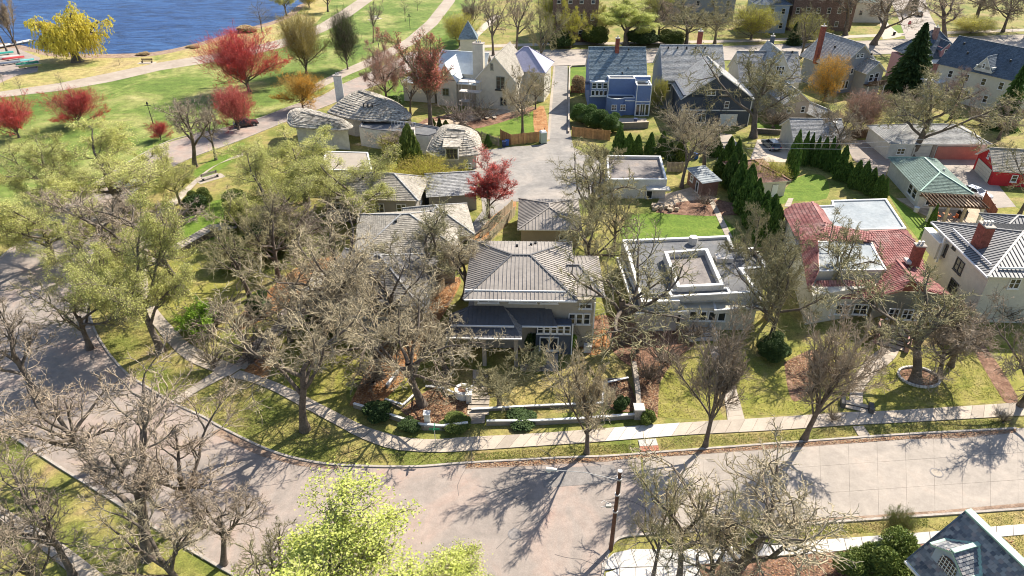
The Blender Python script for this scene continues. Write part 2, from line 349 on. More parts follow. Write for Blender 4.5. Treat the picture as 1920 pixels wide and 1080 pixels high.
# lake park on the left, beyond the parkway
sheet('park_lawn', [(-300, 420), (-300, 60), (0, 84), (60, 92), (100, 100), (215, 103), (300, 98), (380, 80), (440, 62), (480, 50), (520, 38), (560, 14), (590, -30), (620, -150), (960, -150), (900, 0), (868, 60), (850, 90), (773, 85), (700, 133), (640, 157), (547, 198), (493, 220), (433, 238), (367, 252), (310, 285), (230, 360), (120, 420)], .004, GRASS_PARK)
sheet('shore_grass', [(-300, 60), (0, 84), (60, 92), (100, 100), (215, 103), (300, 98), (380, 80), (440, 62), (480, 50), (520, 38), (560, 14), (590, -30), (606, -60), (640, -60), (612, 20), (560, 62), (500, 88), (395, 108), (300, 121), (200, 143), (100, 160), (-300, 190)], .008, GRASS_SHORE, smth=3)
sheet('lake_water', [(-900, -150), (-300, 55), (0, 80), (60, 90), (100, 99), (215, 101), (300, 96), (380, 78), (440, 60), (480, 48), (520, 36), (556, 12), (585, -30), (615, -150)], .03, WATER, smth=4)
sheet('shore_mud', [(-300, 52), (0, 80), (60, 90), (100, 99), (215, 101), (300, 96), (380, 78), (440, 60), (480, 48), (520, 36), (556, 12), (585, -30), (600, -100), (606, -100), (594, -30), (565, 17), (525, 41), (482, 54), (440, 66), (380, 84), (300, 103), (215, 109), (100, 106), (58, 97), (0, 90)], .012, DIRT, smth=4)
sheet('gravel_landing', [(-60, 95), (30, 90), (75, 108), (70, 135), (30, 142), (0, 156), (-60, 160)], .016, ASPH)
PATH_L = [(-60, 176), (0, 172), (110, 156), (200, 138), (300, 117), (390, 103), (470, 88), (540, 70), (600, 45), (640, 20), (700, -20), (740, -70)]
PATH_R = [(-60, 188), (0, 183), (115, 170), (210, 153), (300, 132), (395, 117), (475, 102), (550, 84), (615, 56), (658, 30), (716, -12), (760, -62)]
sheet('lake_path', PATH_L + PATH_R[::-1], .02, PATHM)
W_L = [(560, 175), (600, 152), (640, 132), (700, 106), (760, 74), (800, 40), (832, 0), (860, -60)]
W_R = [(572, 182), (612, 160), (655, 140), (715, 115), (778, 82), (820, 46), (852, 4), (880, -60)]
sheet('park_walk', W_L + W_R[::-1], .02, PATHM)
# lawns that stand out
for nm, pts, mt in (('back_lawn', [(1178, 402), (1330, 400), (1372, 444), (1176, 456)], LAWN), ('garden_lawn', [(898, 252), (895, 228), (990, 212), (1000, 208), (1002, 249), (960, 256)], LAWN),
        ('side_lawn', [(1068, 160), (1068, 127), (1104, 124), (1104, 145), (1080, 165)], LAWN), ('kitchen_lawn', [(1418, 246), (1415, 222), (1452, 226), (1462, 248)], LAWN),
        ('court_lawn', [(1445, 395), (1490, 335), (1545, 330), (1550, 372), (1480, 378)], LAWN), ('strip_lawn', [(1663, 360), (1690, 380), (1748, 425), (1735, 460), (1700, 420)], LAWN),
        ('yard_lawn', [(1560, 238), (1600, 215), (1700, 208), (1790, 225), (1800, 240)], LAWN_YEL), ('garage_lawn', [(1862, 388), (1900, 387), (1925, 402), (1925, 420), (1850, 420)], LAWN_YEL),
        ('front_lawn', [(1232, 782), (1240, 720), (1262, 690), (1325, 668), (1345, 760), (1350, 786)], LAWN_YEL), ('oak_lawn', [(1385, 780), (1380, 690), (1440, 665), (1500, 650), (1640, 640), (1590, 720), (1585, 768)], LAWN_YEL),
        ('curved_path_lawn', [(1625, 762), (1640, 712), (1690, 665), (1800, 640), (1835, 650), (1893, 748)], LAWN_YEL), ('far_right_lawn', [(1838, 640), (1960, 610), (1960, 742), (1900, 748)], LAWN_YEL),
        ('walk_lawn', [(1060, 660), (1130, 655), (1135, 760), (915, 768), (918, 706), (1045, 700)], GRASS_DRY), ('terrace_lawn', [(800, 690), (884, 690), (884, 742), (836, 740), (815, 722), (792, 720)], GRASS_DRY),
        ('corner_lawn', [(700, 735), (745, 700), (785, 722), (782, 740), (752, 764)], LAWN_YEL), ('slope_lawn', [(500, 620), (540, 600), (640, 640), (690, 640), (650, 720), (640, 765), (500, 700)], LAWN_YEL),
        ('hill_lawn', [(300, 520), (350, 455), (440, 445), (500, 480), (440, 560), (360, 640), (330, 600)], LAWN_YEL), ('upper_hill_lawn', [(330, 420), (380, 385), (450, 370), (450, 425), (350, 465), (300, 475)], LAWN),
        ('park_side_lawn', [(350, 325), (380, 310), (440, 272), (460, 270), (440, 300), (380, 335)], LAWN), ('verge_lawn', [(700, 170), (730, 150), (770, 150), (760, 190), (720, 200)], LAWN), ('hill_top_lawn', [(745, 135), (870, 40), (880, 60), (840, 110), (790, 130)], LAWN),
        ('corner_park_lawn', [(1672, 52), (1690, 46), (1712, 60), (1690, 64)], LAWN)):
    sheet(nm, pts, .012, mt, smth=3)
for nm, pts, mt in (('mulch_bed', [(752, 770), (788, 742), (816, 726), (836, 746), (875, 748), (878, 785), (800, 794), (775, 790)], MULCH), ('mulch_bed', [(1137, 718), (1175, 711), (1192, 768), (1142, 765)], MULCH),
        ('mulch_bed', [(1198, 690), (1262, 672), (1236, 720), (1232, 785), (1204, 782)], MULCH), ('mulch_bed', [(1470, 680), (1530, 655), (1550, 700), (1500, 750), (1480, 740)], MULCH),
        ('mulch_bed', [(1420, 400), (1350, 375), (1270, 380), (1230, 398), (1330, 405)], MULCH), ('mulch_bed', [(455, 655), (505, 625), (515, 660), (500, 712), (460, 700)], MULCH_O),
        ('leaf_bed', [(520, 530), (570, 495), (640, 480), (600, 530), (545, 570), (450, 620), (440, 600)], MULCH_O), ('leaf_bed', [(655, 760), (690, 690), (745, 600), (800, 535), (862, 520), (850, 560), (800, 640), (762, 705), (720, 750), (690, 765)], MULCH_O),
        ('leaf_bed', [(890, 420), (960, 372), (965, 400), (930, 440), (880, 455)], MULCH_O), ('leaf_bed', [(1075, 620), (1130, 590), (1150, 650), (1100, 665)], MULCH_O), ('leaf_bed', [(1000, 208), (1020, 200), (1028, 262), (1003, 250)], MULCH_O), ('mulch_bed', [(930, 205), (800, 222), (790, 250), (900, 240), (990, 212), (1000, 200)], MULCH),
        ('leaf_bed', [(600, 880), (700, 878), (760, 882), (700, 884)], DIRT), ('mulch_bed', [(1130, 590), (1190, 600), (1290, 590), (1300, 650), (1205, 690), (1150, 660)], MULCH),
        ('hedge_bed', [(1822, 650), (1840, 640), (1908, 744), (1882, 752)], MULCH), ('mulch_bed', [(940, 600), (1130, 600), (1080, 650), (960, 655)], MULCH), ('leaf_bed', [(1420, 1050), (1900, 1010), (1920, 1100), (1400, 1150)], MULCH), ('leaf_bed', [(1250, 1040), (1420, 1050), (1400, 1150), (1200, 1150)], MULCH), ('leaf_bed', [(1740, 985), (1925, 955), (1940, 1060), (1850, 1040)], GRASS_DRY)):
    sheet(nm, pts, .02, mt, smth=3)
# roads
IN = [(1905, 779 + 25), (1700, 815), (1500, 829), (1273, 846), (1140, 856), (1057, 859), (873, 869), (773, 876), (640, 873), (567, 863), (500, 843), (413, 801), (383, 783), (327, 757), (277, 727), (247, 708), (227, 690), (200, 657), (177, 617), (167, 577), (165, 530), (172, 480), (195, 425), (240, 370), (300, 325), (367, 293), (433, 270), (500, 243), (560, 219), (620, 196), (680, 170), (740, 146), (800, 123), (860, 112)]
OUT = [(860, 92), (815, 100), (773, 98), (700, 134), (647, 157), (600, 182), (547, 199), (493, 220), (433, 238), (367, 252), (300, 272), (200, 330), (100, 400), (-40, 520)]
LOW = [(-60, 760), (0, 802), (97, 867), (187, 923), (333, 1017), (400, 1057), (470, 1100), (560, 1180)]
LOWR = [(1120, 1200), (1126, 1110), (1136, 1050), (1153, 1016), (1175, 1006), (1207, 1003)]
sheet('parkway_road', [(1200, 852)] + IN[4:] + OUT + [(-400, 600), (-400, 700)] + LOW + LOWR + [(1210, 950)], .024, ASPH)
def patched(c):
    return CONC_ST
ribbon('concrete_street', [(1205, 851), (1273, 847), (1500, 830), (1700, 816), (1960, 800)], [(1213, 1002), (1300, 996), (1430, 988), (1630, 975), (1960, 952)], 14, CONC_ST, z=.034, across=3, joint=.012, sm=4, piece='pavement_panel', base=CONC_K)
for nm, pts in (('side_kerb', IN[:15]), ('side_kerb', IN[14:]), ('park_kerb', OUT[1:]), ('lower_kerb', LOW), ('corner_kerb', LOWR + [(1300, 996), (1430, 988), (1630, 975), (1960, 952)])): kerb(pts, 'kerb')
sheet('gutter_dirt', [(1905, 806), (1700, 817), (1500, 831), (1273, 848), (1140, 858), (1057, 861), (873, 871), (873, 880), (1000, 874), (1140, 866), (1180, 858), (1273, 855), (1500, 839), (1700, 824), (1800, 822), (1905, 812)], .039, DIRT)
sheet('gutter_dirt', [(1300, 994), (1430, 985), (1630, 972), (1960, 948), (1960, 940), (1760, 958), (1630, 967), (1500, 975), (1300, 990)], .039, DIRT)
sheet('gutter_dirt', [(640, 876), (567, 866), (500, 846), (413, 804), (395, 812), (490, 856), (560, 874), (640, 882)], .039, DIRT)
rc = random.Random(3); TAR = M('crack sealant', (0.15, 0.13, 0.12), .8, .1); m = MB()
for (x, y) in ((300, 880), (420, 930), (560, 900), (700, 930), (860, 930), (980, 940), (1060, 900), (930, 1030), (1040, 1040), (120, 760), (60, 640), (1120, 940)):
    p = G(x, y); a = rc.choice((.1, 1.6, 3.0)) + rc.uniform(-.3, .3)
    for k in range(rc.randint(5, 10)):
        a += rc.uniform(-.5, .5); q = p + Vector((math.cos(a), math.sin(a), 0)) * rc.uniform(.5, 1.1); s_ = Vector((-math.sin(a), math.cos(a), 0)) * .02; m.add([p - s_ + Vector((0, 0, .042)), q - s_ + Vector((0, 0, .042)), q + s_ + Vector((0, 0, .042)), p + s_ + Vector((0, 0, .042))], [(0, 1, 2, 3)], TAR); p = q
tag(m.build('road_cracks'), kind='structure')
PATCH = M_noisy('repair asphalt', [(0.3, (0.22, 0.20, 0.185)), (0.7, (0.30, 0.27, 0.245))], 0.4, 2, 14, mul=.15)
for pts in ([(1010, 880), (1150, 872), (1165, 905), (1020, 915)], [(560, 990), (640, 985), (660, 1030), (570, 1040)]): sheet('road_patch', pts, .036, PATCH)
TOPF = [(840, 97), (1040, 94), (1220, 91), (1400, 86), (1600, 78), (1850, 68), (2050, 60)]
TOPN = [(840, 126), (880, 122), (1040, 124), (1220, 118), (1400, 112), (1600, 104), (1850, 95), (2050, 88)]
sheet('cross_street', TOPF + TOPN[::-1], .03, CONC_ST)
kerb(TOPF, 'kerb'); kerb(TOPN[2:], 'kerb')
sheet('far_walk', [(860, 86), (1040, 80), (1220, 78), (1400, 74), (1600, 66), (1850, 56), (2050, 50), (2050, 55), (1850, 61), (1600, 71), (1400, 79), (1220, 83), (1040, 85), (865, 91)], .03, CONC)
sheet('side_street', [(1700, 78), (1770, 74), (1745, 30), (1722, -40), (1650, -40), (1683, 30)], .034, CONC_ST)
sheet('corner_walk', [(1655, 74), (1675, 72), (1690, 68), (1668, 48), (1655, 30), (1648, 34)], .03, CONC)
sheet('lake_walk', [(858, 92), (890, 60), (925, 28), (940, 30), (900, 66), (872, 94)], .03, CONC)
sheet('alley', [(1041, 124), (1064, 122), (1067, 200), (1070, 250), (1075, 276), (1100, 290), (1135, 300), (1130, 372), (1060, 378), (960, 378), (925, 405), (885, 445), (870, 440), (905, 395), (900, 350), (880, 300), (893, 284), (950, 276), (1010, 272), (1031, 264), (1034, 200)], .03, ASPH_GREY)
sheet('alley_edge_strip', [(1031, 262), (1036, 190), (1041, 124), (1038, 124), (1031, 190), (1026, 262)], .034, CONC)
sheet('garage_apron', [(1420, 262), (1480, 258), (1486, 305), (1405, 303)], .03, CONC)
sheet('back_alley', [(1582, 264), (1660, 262), (1668, 272), (1860, 286), (1960, 280), (1960, 345), (1850, 345), (1740, 300), (1672, 300), (1660, 330), (1640, 330), (1600, 300)], .03, ASPH)
sheet('parking_pad', [(1740, 296), (1860, 296), (1870, 345), (1905, 388), (1838, 392), (1800, 345)], .036, CONC_ST)
sheet('drive', [(1345, 250), (1372, 252), (1395, 290), (1345, 300)], .03, CONC)
ribbon('garden_path', [(1326, 372), (1340, 400), (1362, 448)], [(1335, 370), (1350, 398), (1374, 446)], 12, CONC, z=.06, sm=2)
ribbon('stepping_walk', [(1478, 372), (1470, 388)], [(1488, 372), (1482, 388)], 4, CONC, z=.06, sm=0)
sheet('terrace', [(1230, 384), (1240, 366), (1300, 350), (1345, 372), (1330, 398), (1262, 400)], .026, M('sandstone paving', (0.50, 0.40, 0.29), 0.9, 0.25, 0.8))
sheet('patio', [(1680, 372), (1838, 372), (1865, 418), (1760, 418), (1722, 398)], .03, M('sandstone paving'))
sheet('porch_paving', [(1160, 222), (1212, 222), (1214, 240), (1150, 242)], .03, CONC)
sheet('hill_terrace', [(520, 590), (548, 565), (575, 552), (592, 568), (586, 600), (562, 612), (530, 612)], .03, M('flagstone', (0.42, 0.36, 0.33), 0.9, 0.15, 0.8), smth=3)
sheet('garden_terrace', [(795, 232), (930, 205), (990, 198), (985, 206), (930, 216), (880, 228), (850, 246), (840, 240)], .03, M('sandstone paving'))
# sidewalks made of slabs
SW = lambda c: CONC_W if 8.5 < c.x < 15.6 else CONC
ribbon('sidewalk', [(1960, 752), (1680, 770), (1580, 774), (1447, 783), (1280, 793), (1140, 803), (1007, 813), (873, 820), (820, 824), (767, 822), (725, 813), (683, 799), (640, 778), (560, 737), (520, 718), (480, 704), (450, 695)],
       [(1960, 778), (1713, 792), (1580, 799), (1447, 808), (1280, 817), (1140, 828), (1057, 834), (923, 843), (830, 849), (775, 847), (730, 842), (673, 821), (640, 803), (560, 760), (510, 733), (470, 717), (430, 708)], 66, CONC, z=.08, sm=5, alt=SW)
ribbon('sidewalk', [(455, 690), (400, 668), (353, 643), (333, 622), (309, 597), (283, 560), (277, 517), (279, 470), (286, 433), (305, 405), (330, 385), (362, 352), (390, 322), (416, 305), (457, 285)],
       [(430, 706), (380, 690), (345, 672), (316, 645), (290, 613), (277, 593), (263, 567), (257, 527), (253, 493), (262, 450), (280, 420), (308, 385), (345, 355), (372, 332), (405, 310), (455, 293)], 44, CONC, z=.08, sm=5)
ribbon('front_walk', [(172, 512), (215, 502), (258, 494)], [(174, 522), (218, 512), (262, 506)], 7, CONC, z=.07, sm=2)
ribbon('front_walk', [(323, 750), (360, 725), (412, 690)], [(337, 757), (372, 734), (432, 703)], 7, CONC, z=.07, sm=2)
ribbon('driveway_crossing', [(1196, 826), (1199, 838)], [(1230, 823), (1234, 836)], 1, CONC_W, z=.085, sm=0, joint=.02)
bc = ribbon('brick_apron', [(1199, 838), (1202, 848)], [(1234, 836), (1236, 846)], 2, M('red brick paving', (0.40, 0.17, 0.11), 0.9, 0.15), z=.085, across=8, sm=0, joint=.02, piece='brick')
ribbon('verge_crossing', [(1598, 800), (1614, 826)], [(1619, 799), (1637, 824)], 3, CONC, z=.07, sm=0)
ribbon('curved_walk', [(1653, 652), (1640, 662), (1625, 675), (1607, 697), (1596, 715), (1593, 735), (1592, 756)], [(1687, 655), (1678, 672), (1660, 688), (1640, 704), (1625, 722), (1618, 738), (1618, 756)], 14, CONC, z=.07)
ribbon('front_walk', [(1328, 650), (1340, 690), (1357, 745), (1364, 792)], [(1350, 650), (1368, 690), (1385, 745), (1397, 789)], 16, CONC, z=.07)
ribbon('entry_walk', [(886, 694), (886, 720), (884, 745), (878, 796)], [(914, 694), (916, 720), (914, 745), (909, 794)], 12, CONC, z=.07, across=1)
ribbon('patio_walk', [(975, 684), (1015, 682), (1047, 682)], [(975, 697), (1015, 697), (1047, 697)], 9, CONC, z=.07, sm=0, across=2)
ribbon('patio_walk', [(1010, 658), (1012, 682)], [(1047, 658), (1047, 681)], 4, CONC, z=.07, sm=0, across=4)
ribbon('lower_sidewalk', [(1128, 1058), (1150, 1038), (1190, 1030), (1280, 1031), (1400, 1023), (1630, 1006), (1750, 997), (1960, 980)], [(1128, 1072), (1160, 1066), (1195, 1064), (1285, 1062), (1405, 1050), (1640, 1028), (1760, 1018), (1960, 1000)], 26, CONC_W, z=.08)
ribbon('driveway_slab', [(1135, 1075), (1155, 1066), (1290, 1062), (1312, 1061)], [(1130, 1160), (1150, 1160), (1285, 1160), (1320, 1160)], 6, CONC_W, z=.07, across=4, sm=0)
ribbon('corner_sidewalk', [(-60, 905), (0, 948), (55, 980), (115, 1018), (190, 1075), (260, 1130)], [(-60, 935), (0, 975), (50, 1010), (95, 1045), (150, 1095), (200, 1150)], 14, CONC, z=.08)
for a, b in (((1310, 1010), (1480, 1000)), ): pass
# manholes
for (px, py), lb in (((965, 1002), 'round iron manhole cover in the pinkish asphalt at the junction'), ((1756, 887), 'pale round manhole cover in the concrete street on the right')):
    p = G(px, py); c = [(p.x + .55 * math.cos(a * .3927), p.y + .55 * math.sin(a * .3927)) for a in range(16)]; r = empty('manhole', p, 0, lb, 'manhole', 'manhole covers')
    MB().prism([(x - p.x, y - p.y) for x, y in c], .03, .052, M('iron lid', (0.22, 0.2, 0.19), 0.7)).build('rim', r); MB().prism([((x - p.x) * .8, (y - p.y) * .8) for x, y in c], .04, .058, CONC if px > 1500 else M('worn iron', (0.27, 0.24, 0.22), 0.6)).build('cover', r)
# low stone walls, steps
def low_wall(pts, label, h=0.7, w=0.35, body=None, cap=None, sm=0, name='garden_wall', step=2.2):
    P = smooth(gp(pts), sm) if sm else gp(pts); o = P[0].copy(); root = empty(name, o, 0, label, 'wall'); body = body or M('rendered wall', (0.27, 0.235, 0.20), 0.9, 0.15); cap = cap or WHITE
    b = MB(); c = MB()
    for i in range(len(P) - 1):
        p, q = P[i] - o, P[i + 1] - o; b.beam(p + Vector((0, 0, h / 2)), q + Vector((0, 0, h / 2)), w, h, body)
    b.build('wall', root)
    L = sum((P[i + 1] - P[i]).length for i in range(len(P) - 1)); Q = resamp(P, max(2, int(L / step)))
    for i in range(len(Q) - 1):
        d = (Q[i + 1] - Q[i]); MB().beam(Q[i] - o + Vector((0, 0, h + .05)) + d * .006, Q[i + 1] - o + Vector((0, 0, h + .05)) - d * .006, w + .08, .09, cap).build('coping_stone', root)
    return root
low_wall([(664, 764), (728, 783), (795, 806), (840, 806), (878, 800)], 'white capped street wall curving round the left corner of the lot', .5, .16)
low_wall([(912, 797), (1010, 796), (1090, 792), (1192, 784)], 'white capped street wall right of the entry walk', .5, .16)
low_wall([(884, 772), (918, 770), (1010, 765), (1130, 760)], 'upper white capped terrace wall along the front lawn', .3, .14)
low_wall([(1130, 760), (1127, 738), (1131, 722), (1140, 714), (1178, 712)], 'curved white edging wall round the right mulch bed', .25, .12, sm=4)
low_wall([(722, 752), (752, 767), (785, 736)], 'angled white edging wall of the corner lawn', .25, .12)
low_wall([(798, 728), (818, 723), (830, 730), (837, 743), (858, 743)], 'curved white edging wall behind the round mulch bed', .25, .12, sm=4)
low_wall([(726, 728), (748, 700)], 'straight white edging rail beside the leafy slope', .4, .2)
low_wall([(1187, 690), (1193, 725), (1197, 778)], 'stone side wall at the right edge of the lot', .8, .4, cap=CONC)
low_wall([(1418, 250), (1462, 253)], 'low dark retaining wall above the parked blue car', .9, .3, body=M('dark stone', (0.12, 0.11, 0.10), 0.9, 0.3), cap=CONC)
low_wall([(1148, 243), (1215, 240)], 'grey garden wall in front of the blue house', 1.2, .3, cap=CONC)
low_wall([(1066, 250), (1067, 180), (1068, 126), (1104, 124)], 'pale kerb wall along the right side of the alley', .35, .25, cap=CONC)
def planter():
    p = G(869, 742); r = empty('round_planter', p, 0, 'round white stone planter ring beside the entry walk', 'planter'); m = MB()
    for k in range(16):
        a, b = k * .3927, (k + 1) * .3927; q = [(math.cos(a) * s_, math.sin(a) * s_) for s_ in (.55, .85)] + [(math.cos(b) * s_, math.sin(b) * s_) for s_ in (.85, .55)]
        MB().prism(q, 0, .9, WHITE).build('stone', r)
    MB().prism([(.56 * math.cos(k * .6283), .56 * math.sin(k * .6283)) for k in range(10)], 0, .75, MULCH).build('soil', r)
    p = G(880, 752); r = empty('gate_pier', p, 0, 'white rendered pier beside the round planter', 'pier'); MB().box(-.25, -.5, 0, .25, .8, 1.2, STUCCO_W).build('pier', r); MB().box(-.32, -.57, 1.2, .32, .87, 1.3, WHITE).build('cap', r)
    p = G(802, 796); r = empty('gate_pier', p, 0, 'small white pier on the left street wall', 'pier'); MB().box(-.25, -.25, 0, .25, .25, 1.4, STUCCO_W).build('pier', r); MB().box(-.32, -.32, 1.4, .32, .32, 1.5, WHITE).build('cap', r)
    p = G(1196, 782); r = empty('gate_pier', p, 0, 'square stone pier at the right end of the street wall', 'pier'); MB().box(-.4, -.4, 0, .4, .4, 1.2, CONC_K).build('pier', r); MB().box(-.5, -.5, 1.2, .5, .5, 1.32, CONC_W).build('cap', r)
planter()
def stair(name, label, a, b, n, w, rise, mat=CONC, wallm=None, z0=0.0):
    """steps from pixel a (bottom) to pixel b (top)"""
    A, B = G(*a), G(*b); d = (B - A); L = d.length; yaw = math.atan2(d.y, d.x) - math.pi / 2; r = empty(name, A, yaw, label, 'steps')
    for i in range(n):
        y0 = L * i / n; z = z0 + rise * (i + 1); MB().box(-w / 2, y0, 0, w / 2, y0 + L / n * 1.05, z - .05, M('dark riser', (0.15, 0.12, 0.10))).build('riser', r); MB().box(-w / 2 - .02, y0 - .03, z - .05, w / 2 + .02, y0 + L / n * .90, z, mat).build('tread', r)
    if wallm:
        for s in (-1, 1): MB().box(s * (w / 2 + .25) - .2, -.1, 0, s * (w / 2 + .25) + .2, L, rise * n + .35, wallm).build('side_wall', r)
    return r
stair('garden_steps', 'long flight of pale garden steps climbing the left hillside lawn', (268, 500), (405, 436), 22, 1.6, .05)
ribbon('hill_path', [(400, 432), (425, 428), (445, 428)], [(405, 444), (430, 440), (447, 438)], 4, CONC, z=.9, sm=0)
stair('garden_steps', 'lower flight of stone steps beside the orange mulch', (448, 690), (505, 635), 12, 1.5, .05)
stair('garden_steps', 'short flight of stone steps up to the hillside terrace', (512, 628), (535, 604), 4, 1.6, .07)
stair('front_steps', 'broad front steps with pink stone cheeks at the top of the curved walk', (1669, 652), (1677, 622), 5, 2.6, .16, CONC, M('pink stone', (0.45, 0.27, 0.24), 0.9, 0.15))
stair('walk_steps', 'two dark stone steps where the curved walk meets the sidewalk', (1606, 770), (1605, 757), 2, 2.0, .12, CONC, M('dark stone'))
stair('entry_steps', 'concrete steps in the middle of the entry walk', (896, 778), (899, 745), 4, 2.0, .09)
stair('porch_steps', 'pale front steps of the white flat roofed house', (1318, 640), (1306, 615), 4, 2.2, .15, CONC_W, STUCCO_W)
# stone ring round the tree
c0 = G(1722, 708)
ring = empty('stone_ring', c0, 0, 'ring of white edging stones round the tree on the right lawn', 'edging')
for k in range(34):
    a = k * 6.2832 / 34; ubox('stone', ring, CONC_W, Vector((1.95 * math.cos(a), 1.6 * math.sin(a), .12)), .30, .2, .24, Matrix.Rotation(a + 1.57 + random.uniform(-.3, .3), 3, 'Z'))
sheet('mulch_ring', [(c0.x + 1.9 * math.cos(k * .4), c0.y + 1.55 * math.sin(k * .4)) for k in range(15)], .03, MULCH, px=False)
# rock pile by the terrace
rk = empty('rock_pile', G(1245, 392), 0, 'pile of pale sandstone boulders beside the back lawn', 'rocks')
for k in range(26):
    ubox('boulder', rk, M('sandstone paving'), Vector((random.uniform(-1.6, 1.8), random.uniform(-1, 1.2), random.uniform(.1, .4))), random.uniform(.3, .8), random.uniform(.3, .6), random.uniform(.2, .5), Matrix.Rotation(random.uniform(0, 3), 3, 'Z') @ Matrix.Rotation(random.uniform(-.4, .4), 3, 'X'))
# ================================================================ BUILDINGS
def frame(name, label, FL, FR, BL, z, cat='house', yaw=None):
    """top-level Empty at the front left corner; local x runs along the front, y away from the street"""
    a, b, c = G(*FL, z), G(*FR, z), G(*BL, z); dv = (c - a); yw = yaw if yaw is not None else math.atan2(dv.y, dv.x) - math.pi / 2
    X = Vector((math.cos(yw), math.sin(yw), 0)); Y = Vector((-math.sin(yw), math.cos(yw), 0))
    r = empty(name, (a.x, a.y, 0), yw, label, cat); r['W'] = 0.0; del r['W']
    return r, (b - a).dot(X), dv.dot(Y)
def loc(r, px, py, z):
    """pixel at height z in the local frame of a building"""
    p = G(px, py, z) - Vector(r.location); c, s = math.cos(r.rotation_euler.z), math.sin(r.rotation_euler.z)
    return Vector((p.x * c + p.y * s, -p.x * s + p.y * c, z))
def slope(r, poly, mat, style=None, t=0.12, edge=None, gap=0.45, name='roof_slope', rib=None):
    P = [Vector(p) for p in poly]; n = nrm(P); n = n if n.z >= 0 else -n
    o = MB().slab(P, t, mat, edge or WHITE).build(name, r)
    if not style: return o
    dn = Vector((0, 0, -1)); dn = (dn - n * dn.dot(n)).normalized(); s = n.cross(dn).normalized()
    Q = [(p - P[0]) for p in P]; S = [q.dot(s) for q in Q]; D = [q.dot(dn) for q in Q]
    def spans(A, B, a):
        xs = []
        for i in range(len(A)):
            j = (i + 1) % len(A)
            if (A[i] > a) != (A[j] > a): xs.append(B[i] + (B[j] - B[i]) * (a - A[i]) / (A[j] - A[i]))
        xs.sort(); return [(xs[i], xs[i + 1]) for i in range(0, len(xs) - 1, 2)]
    rot = Matrix((s, dn, n)).transposed()
    if style == 'seam':
        a = min(S) + gap / 2
        while a < max(S):
            for d0, d1 in spans(S, D, a):
                if d1 - d0 > .3: ubox('seam', o, rib or METAL_BR, P[0] + s * a + dn * (d0 + d1) / 2 + n * .03, .05, d1 - d0 - .05, .07, rot)
            a += gap
    elif style in ('tile', 'slate', 'course'):
        w, l = {'tile': (.30, .42), 'slate': (.29, .23), 'course': (.62, .30)}[style]; cells = []
        d = min(D) + .02; row = 0
        while d < max(D) - .05:
            dm = d + l / 2
            for s0, s1 in spans(D, S, dm):
                if style == 'tile':
                    a = math.ceil(s0 / w) * w
                else: a = s0 + (0 if row % 2 else -w / 2)
                while a < s1 - .05:
                    x0 = max(a, s0); x1 = min(a + w, s1)
                    if x1 - x0 > .06: cells.append((x0, x1, d, l))
                    a += w
            d += l; row += 1
        mb = MB(); mt = {'tile': TILE, 'slate': SLATE, 'course': mat}[style]; biggest = []
        for (x0, x1, d, l) in cells:
            o0 = P[0] + dn * d; lift = random.uniform(.015, .035)
            if style == 'tile':
                ys = [(x0, .0), (x0 + (x1 - x0) * .15, .07), (x0 + (x1 - x0) * .5, .10), (x0 + (x1 - x0) * .85, .07), (x1, .0)]
                vs = [o0 + s * x + n * (h + .01) for x, h in ys] + [o0 + s * x + dn * (l + .03) + n * (h + .04) for x, h in ys]
                mb.add(vs, [(i, i + 1, i + 6, i + 5) for i in range(4)] + [(9, 8, 7, 6, 5)], mt)
            else:
                g = .012
                vs = [o0 + s * (x0 + g) + n * .006, o0 + s * (x1 - g) + n * .006, o0 + s * (x1 - g) + dn * l + n * (lift + .02), o0 + s * (x0 + g) + dn * l + n * (lift + .02), o0 + s * (x1 - g) + dn * l, o0 + s * (x0 + g) + dn * l]
                mb.add(vs, [(0, 1, 2, 3), (3, 2, 4, 5)], mt)
        if mb.v:
            # face directions already point outward
            me = bpy.data.meshes.new('tiles'); me.from_pydata(mb.v, [], mb.f); me.materials.append(mt)
            q = link({'tile': 'roof_tiles', 'slate': 'roof_slates', 'course': 'roof_shingles'}[style], me, r); q['kind'] = 'stuff'
    return o
def cap(r, a, b, mat, w=.22, h=.08, name='ridge_cap'):
    return MB().beam(Vector(a) + Vector((0, 0, .06)), Vector(b) + Vector((0, 0, .06)), w, h, mat).build(name, r)
def hip(r, x0, y0, x1, y1, z, h, mat, oh=.5, style=None, capm=None, edge=None, gap=.45, rib=None, inset_=None, ax=None):
    x0 -= oh; y0 -= oh; x1 += oh; y1 += oh; w, d = x1 - x0, y1 - y0; k = inset_ or min(w, d) / 2
    if ax == 'x': w, d = max(w, d), min(w, d)
    if w >= d: a, b = Vector((x0 + k, (y0 + y1) / 2, z + h)), Vector((x1 - k, (y0 + y1) / 2, z + h))
    else: a, b = Vector(((x0 + x1) / 2, y0 + k, z + h)), Vector(((x0 + x1) / 2, y1 - k, z + h))
    A, B, C, D = Vector((x0, y0, z)), Vector((x1, y0, z)), Vector((x1, y1, z)), Vector((x0, y1, z))
    if w >= d: S = [[A, B, b, a], [B, C, b], [C, D, a, b], [D, A, a]]; caps = ((A, a), (B, b), (C, b), (D, a), (a, b))
    else: S = [[A, B, a], [B, C, b, a], [C, D, b], [D, A, a, b]]; caps = ((A, a), (B, a), (C, b), (D, b), (a, b))
    for q in S: slope(r, q, mat, style, edge=edge, gap=gap, rib=rib)
    for p, q in caps:
        if (p - q).length > .3: cap(r, p, q, capm or mat)
    return a, b
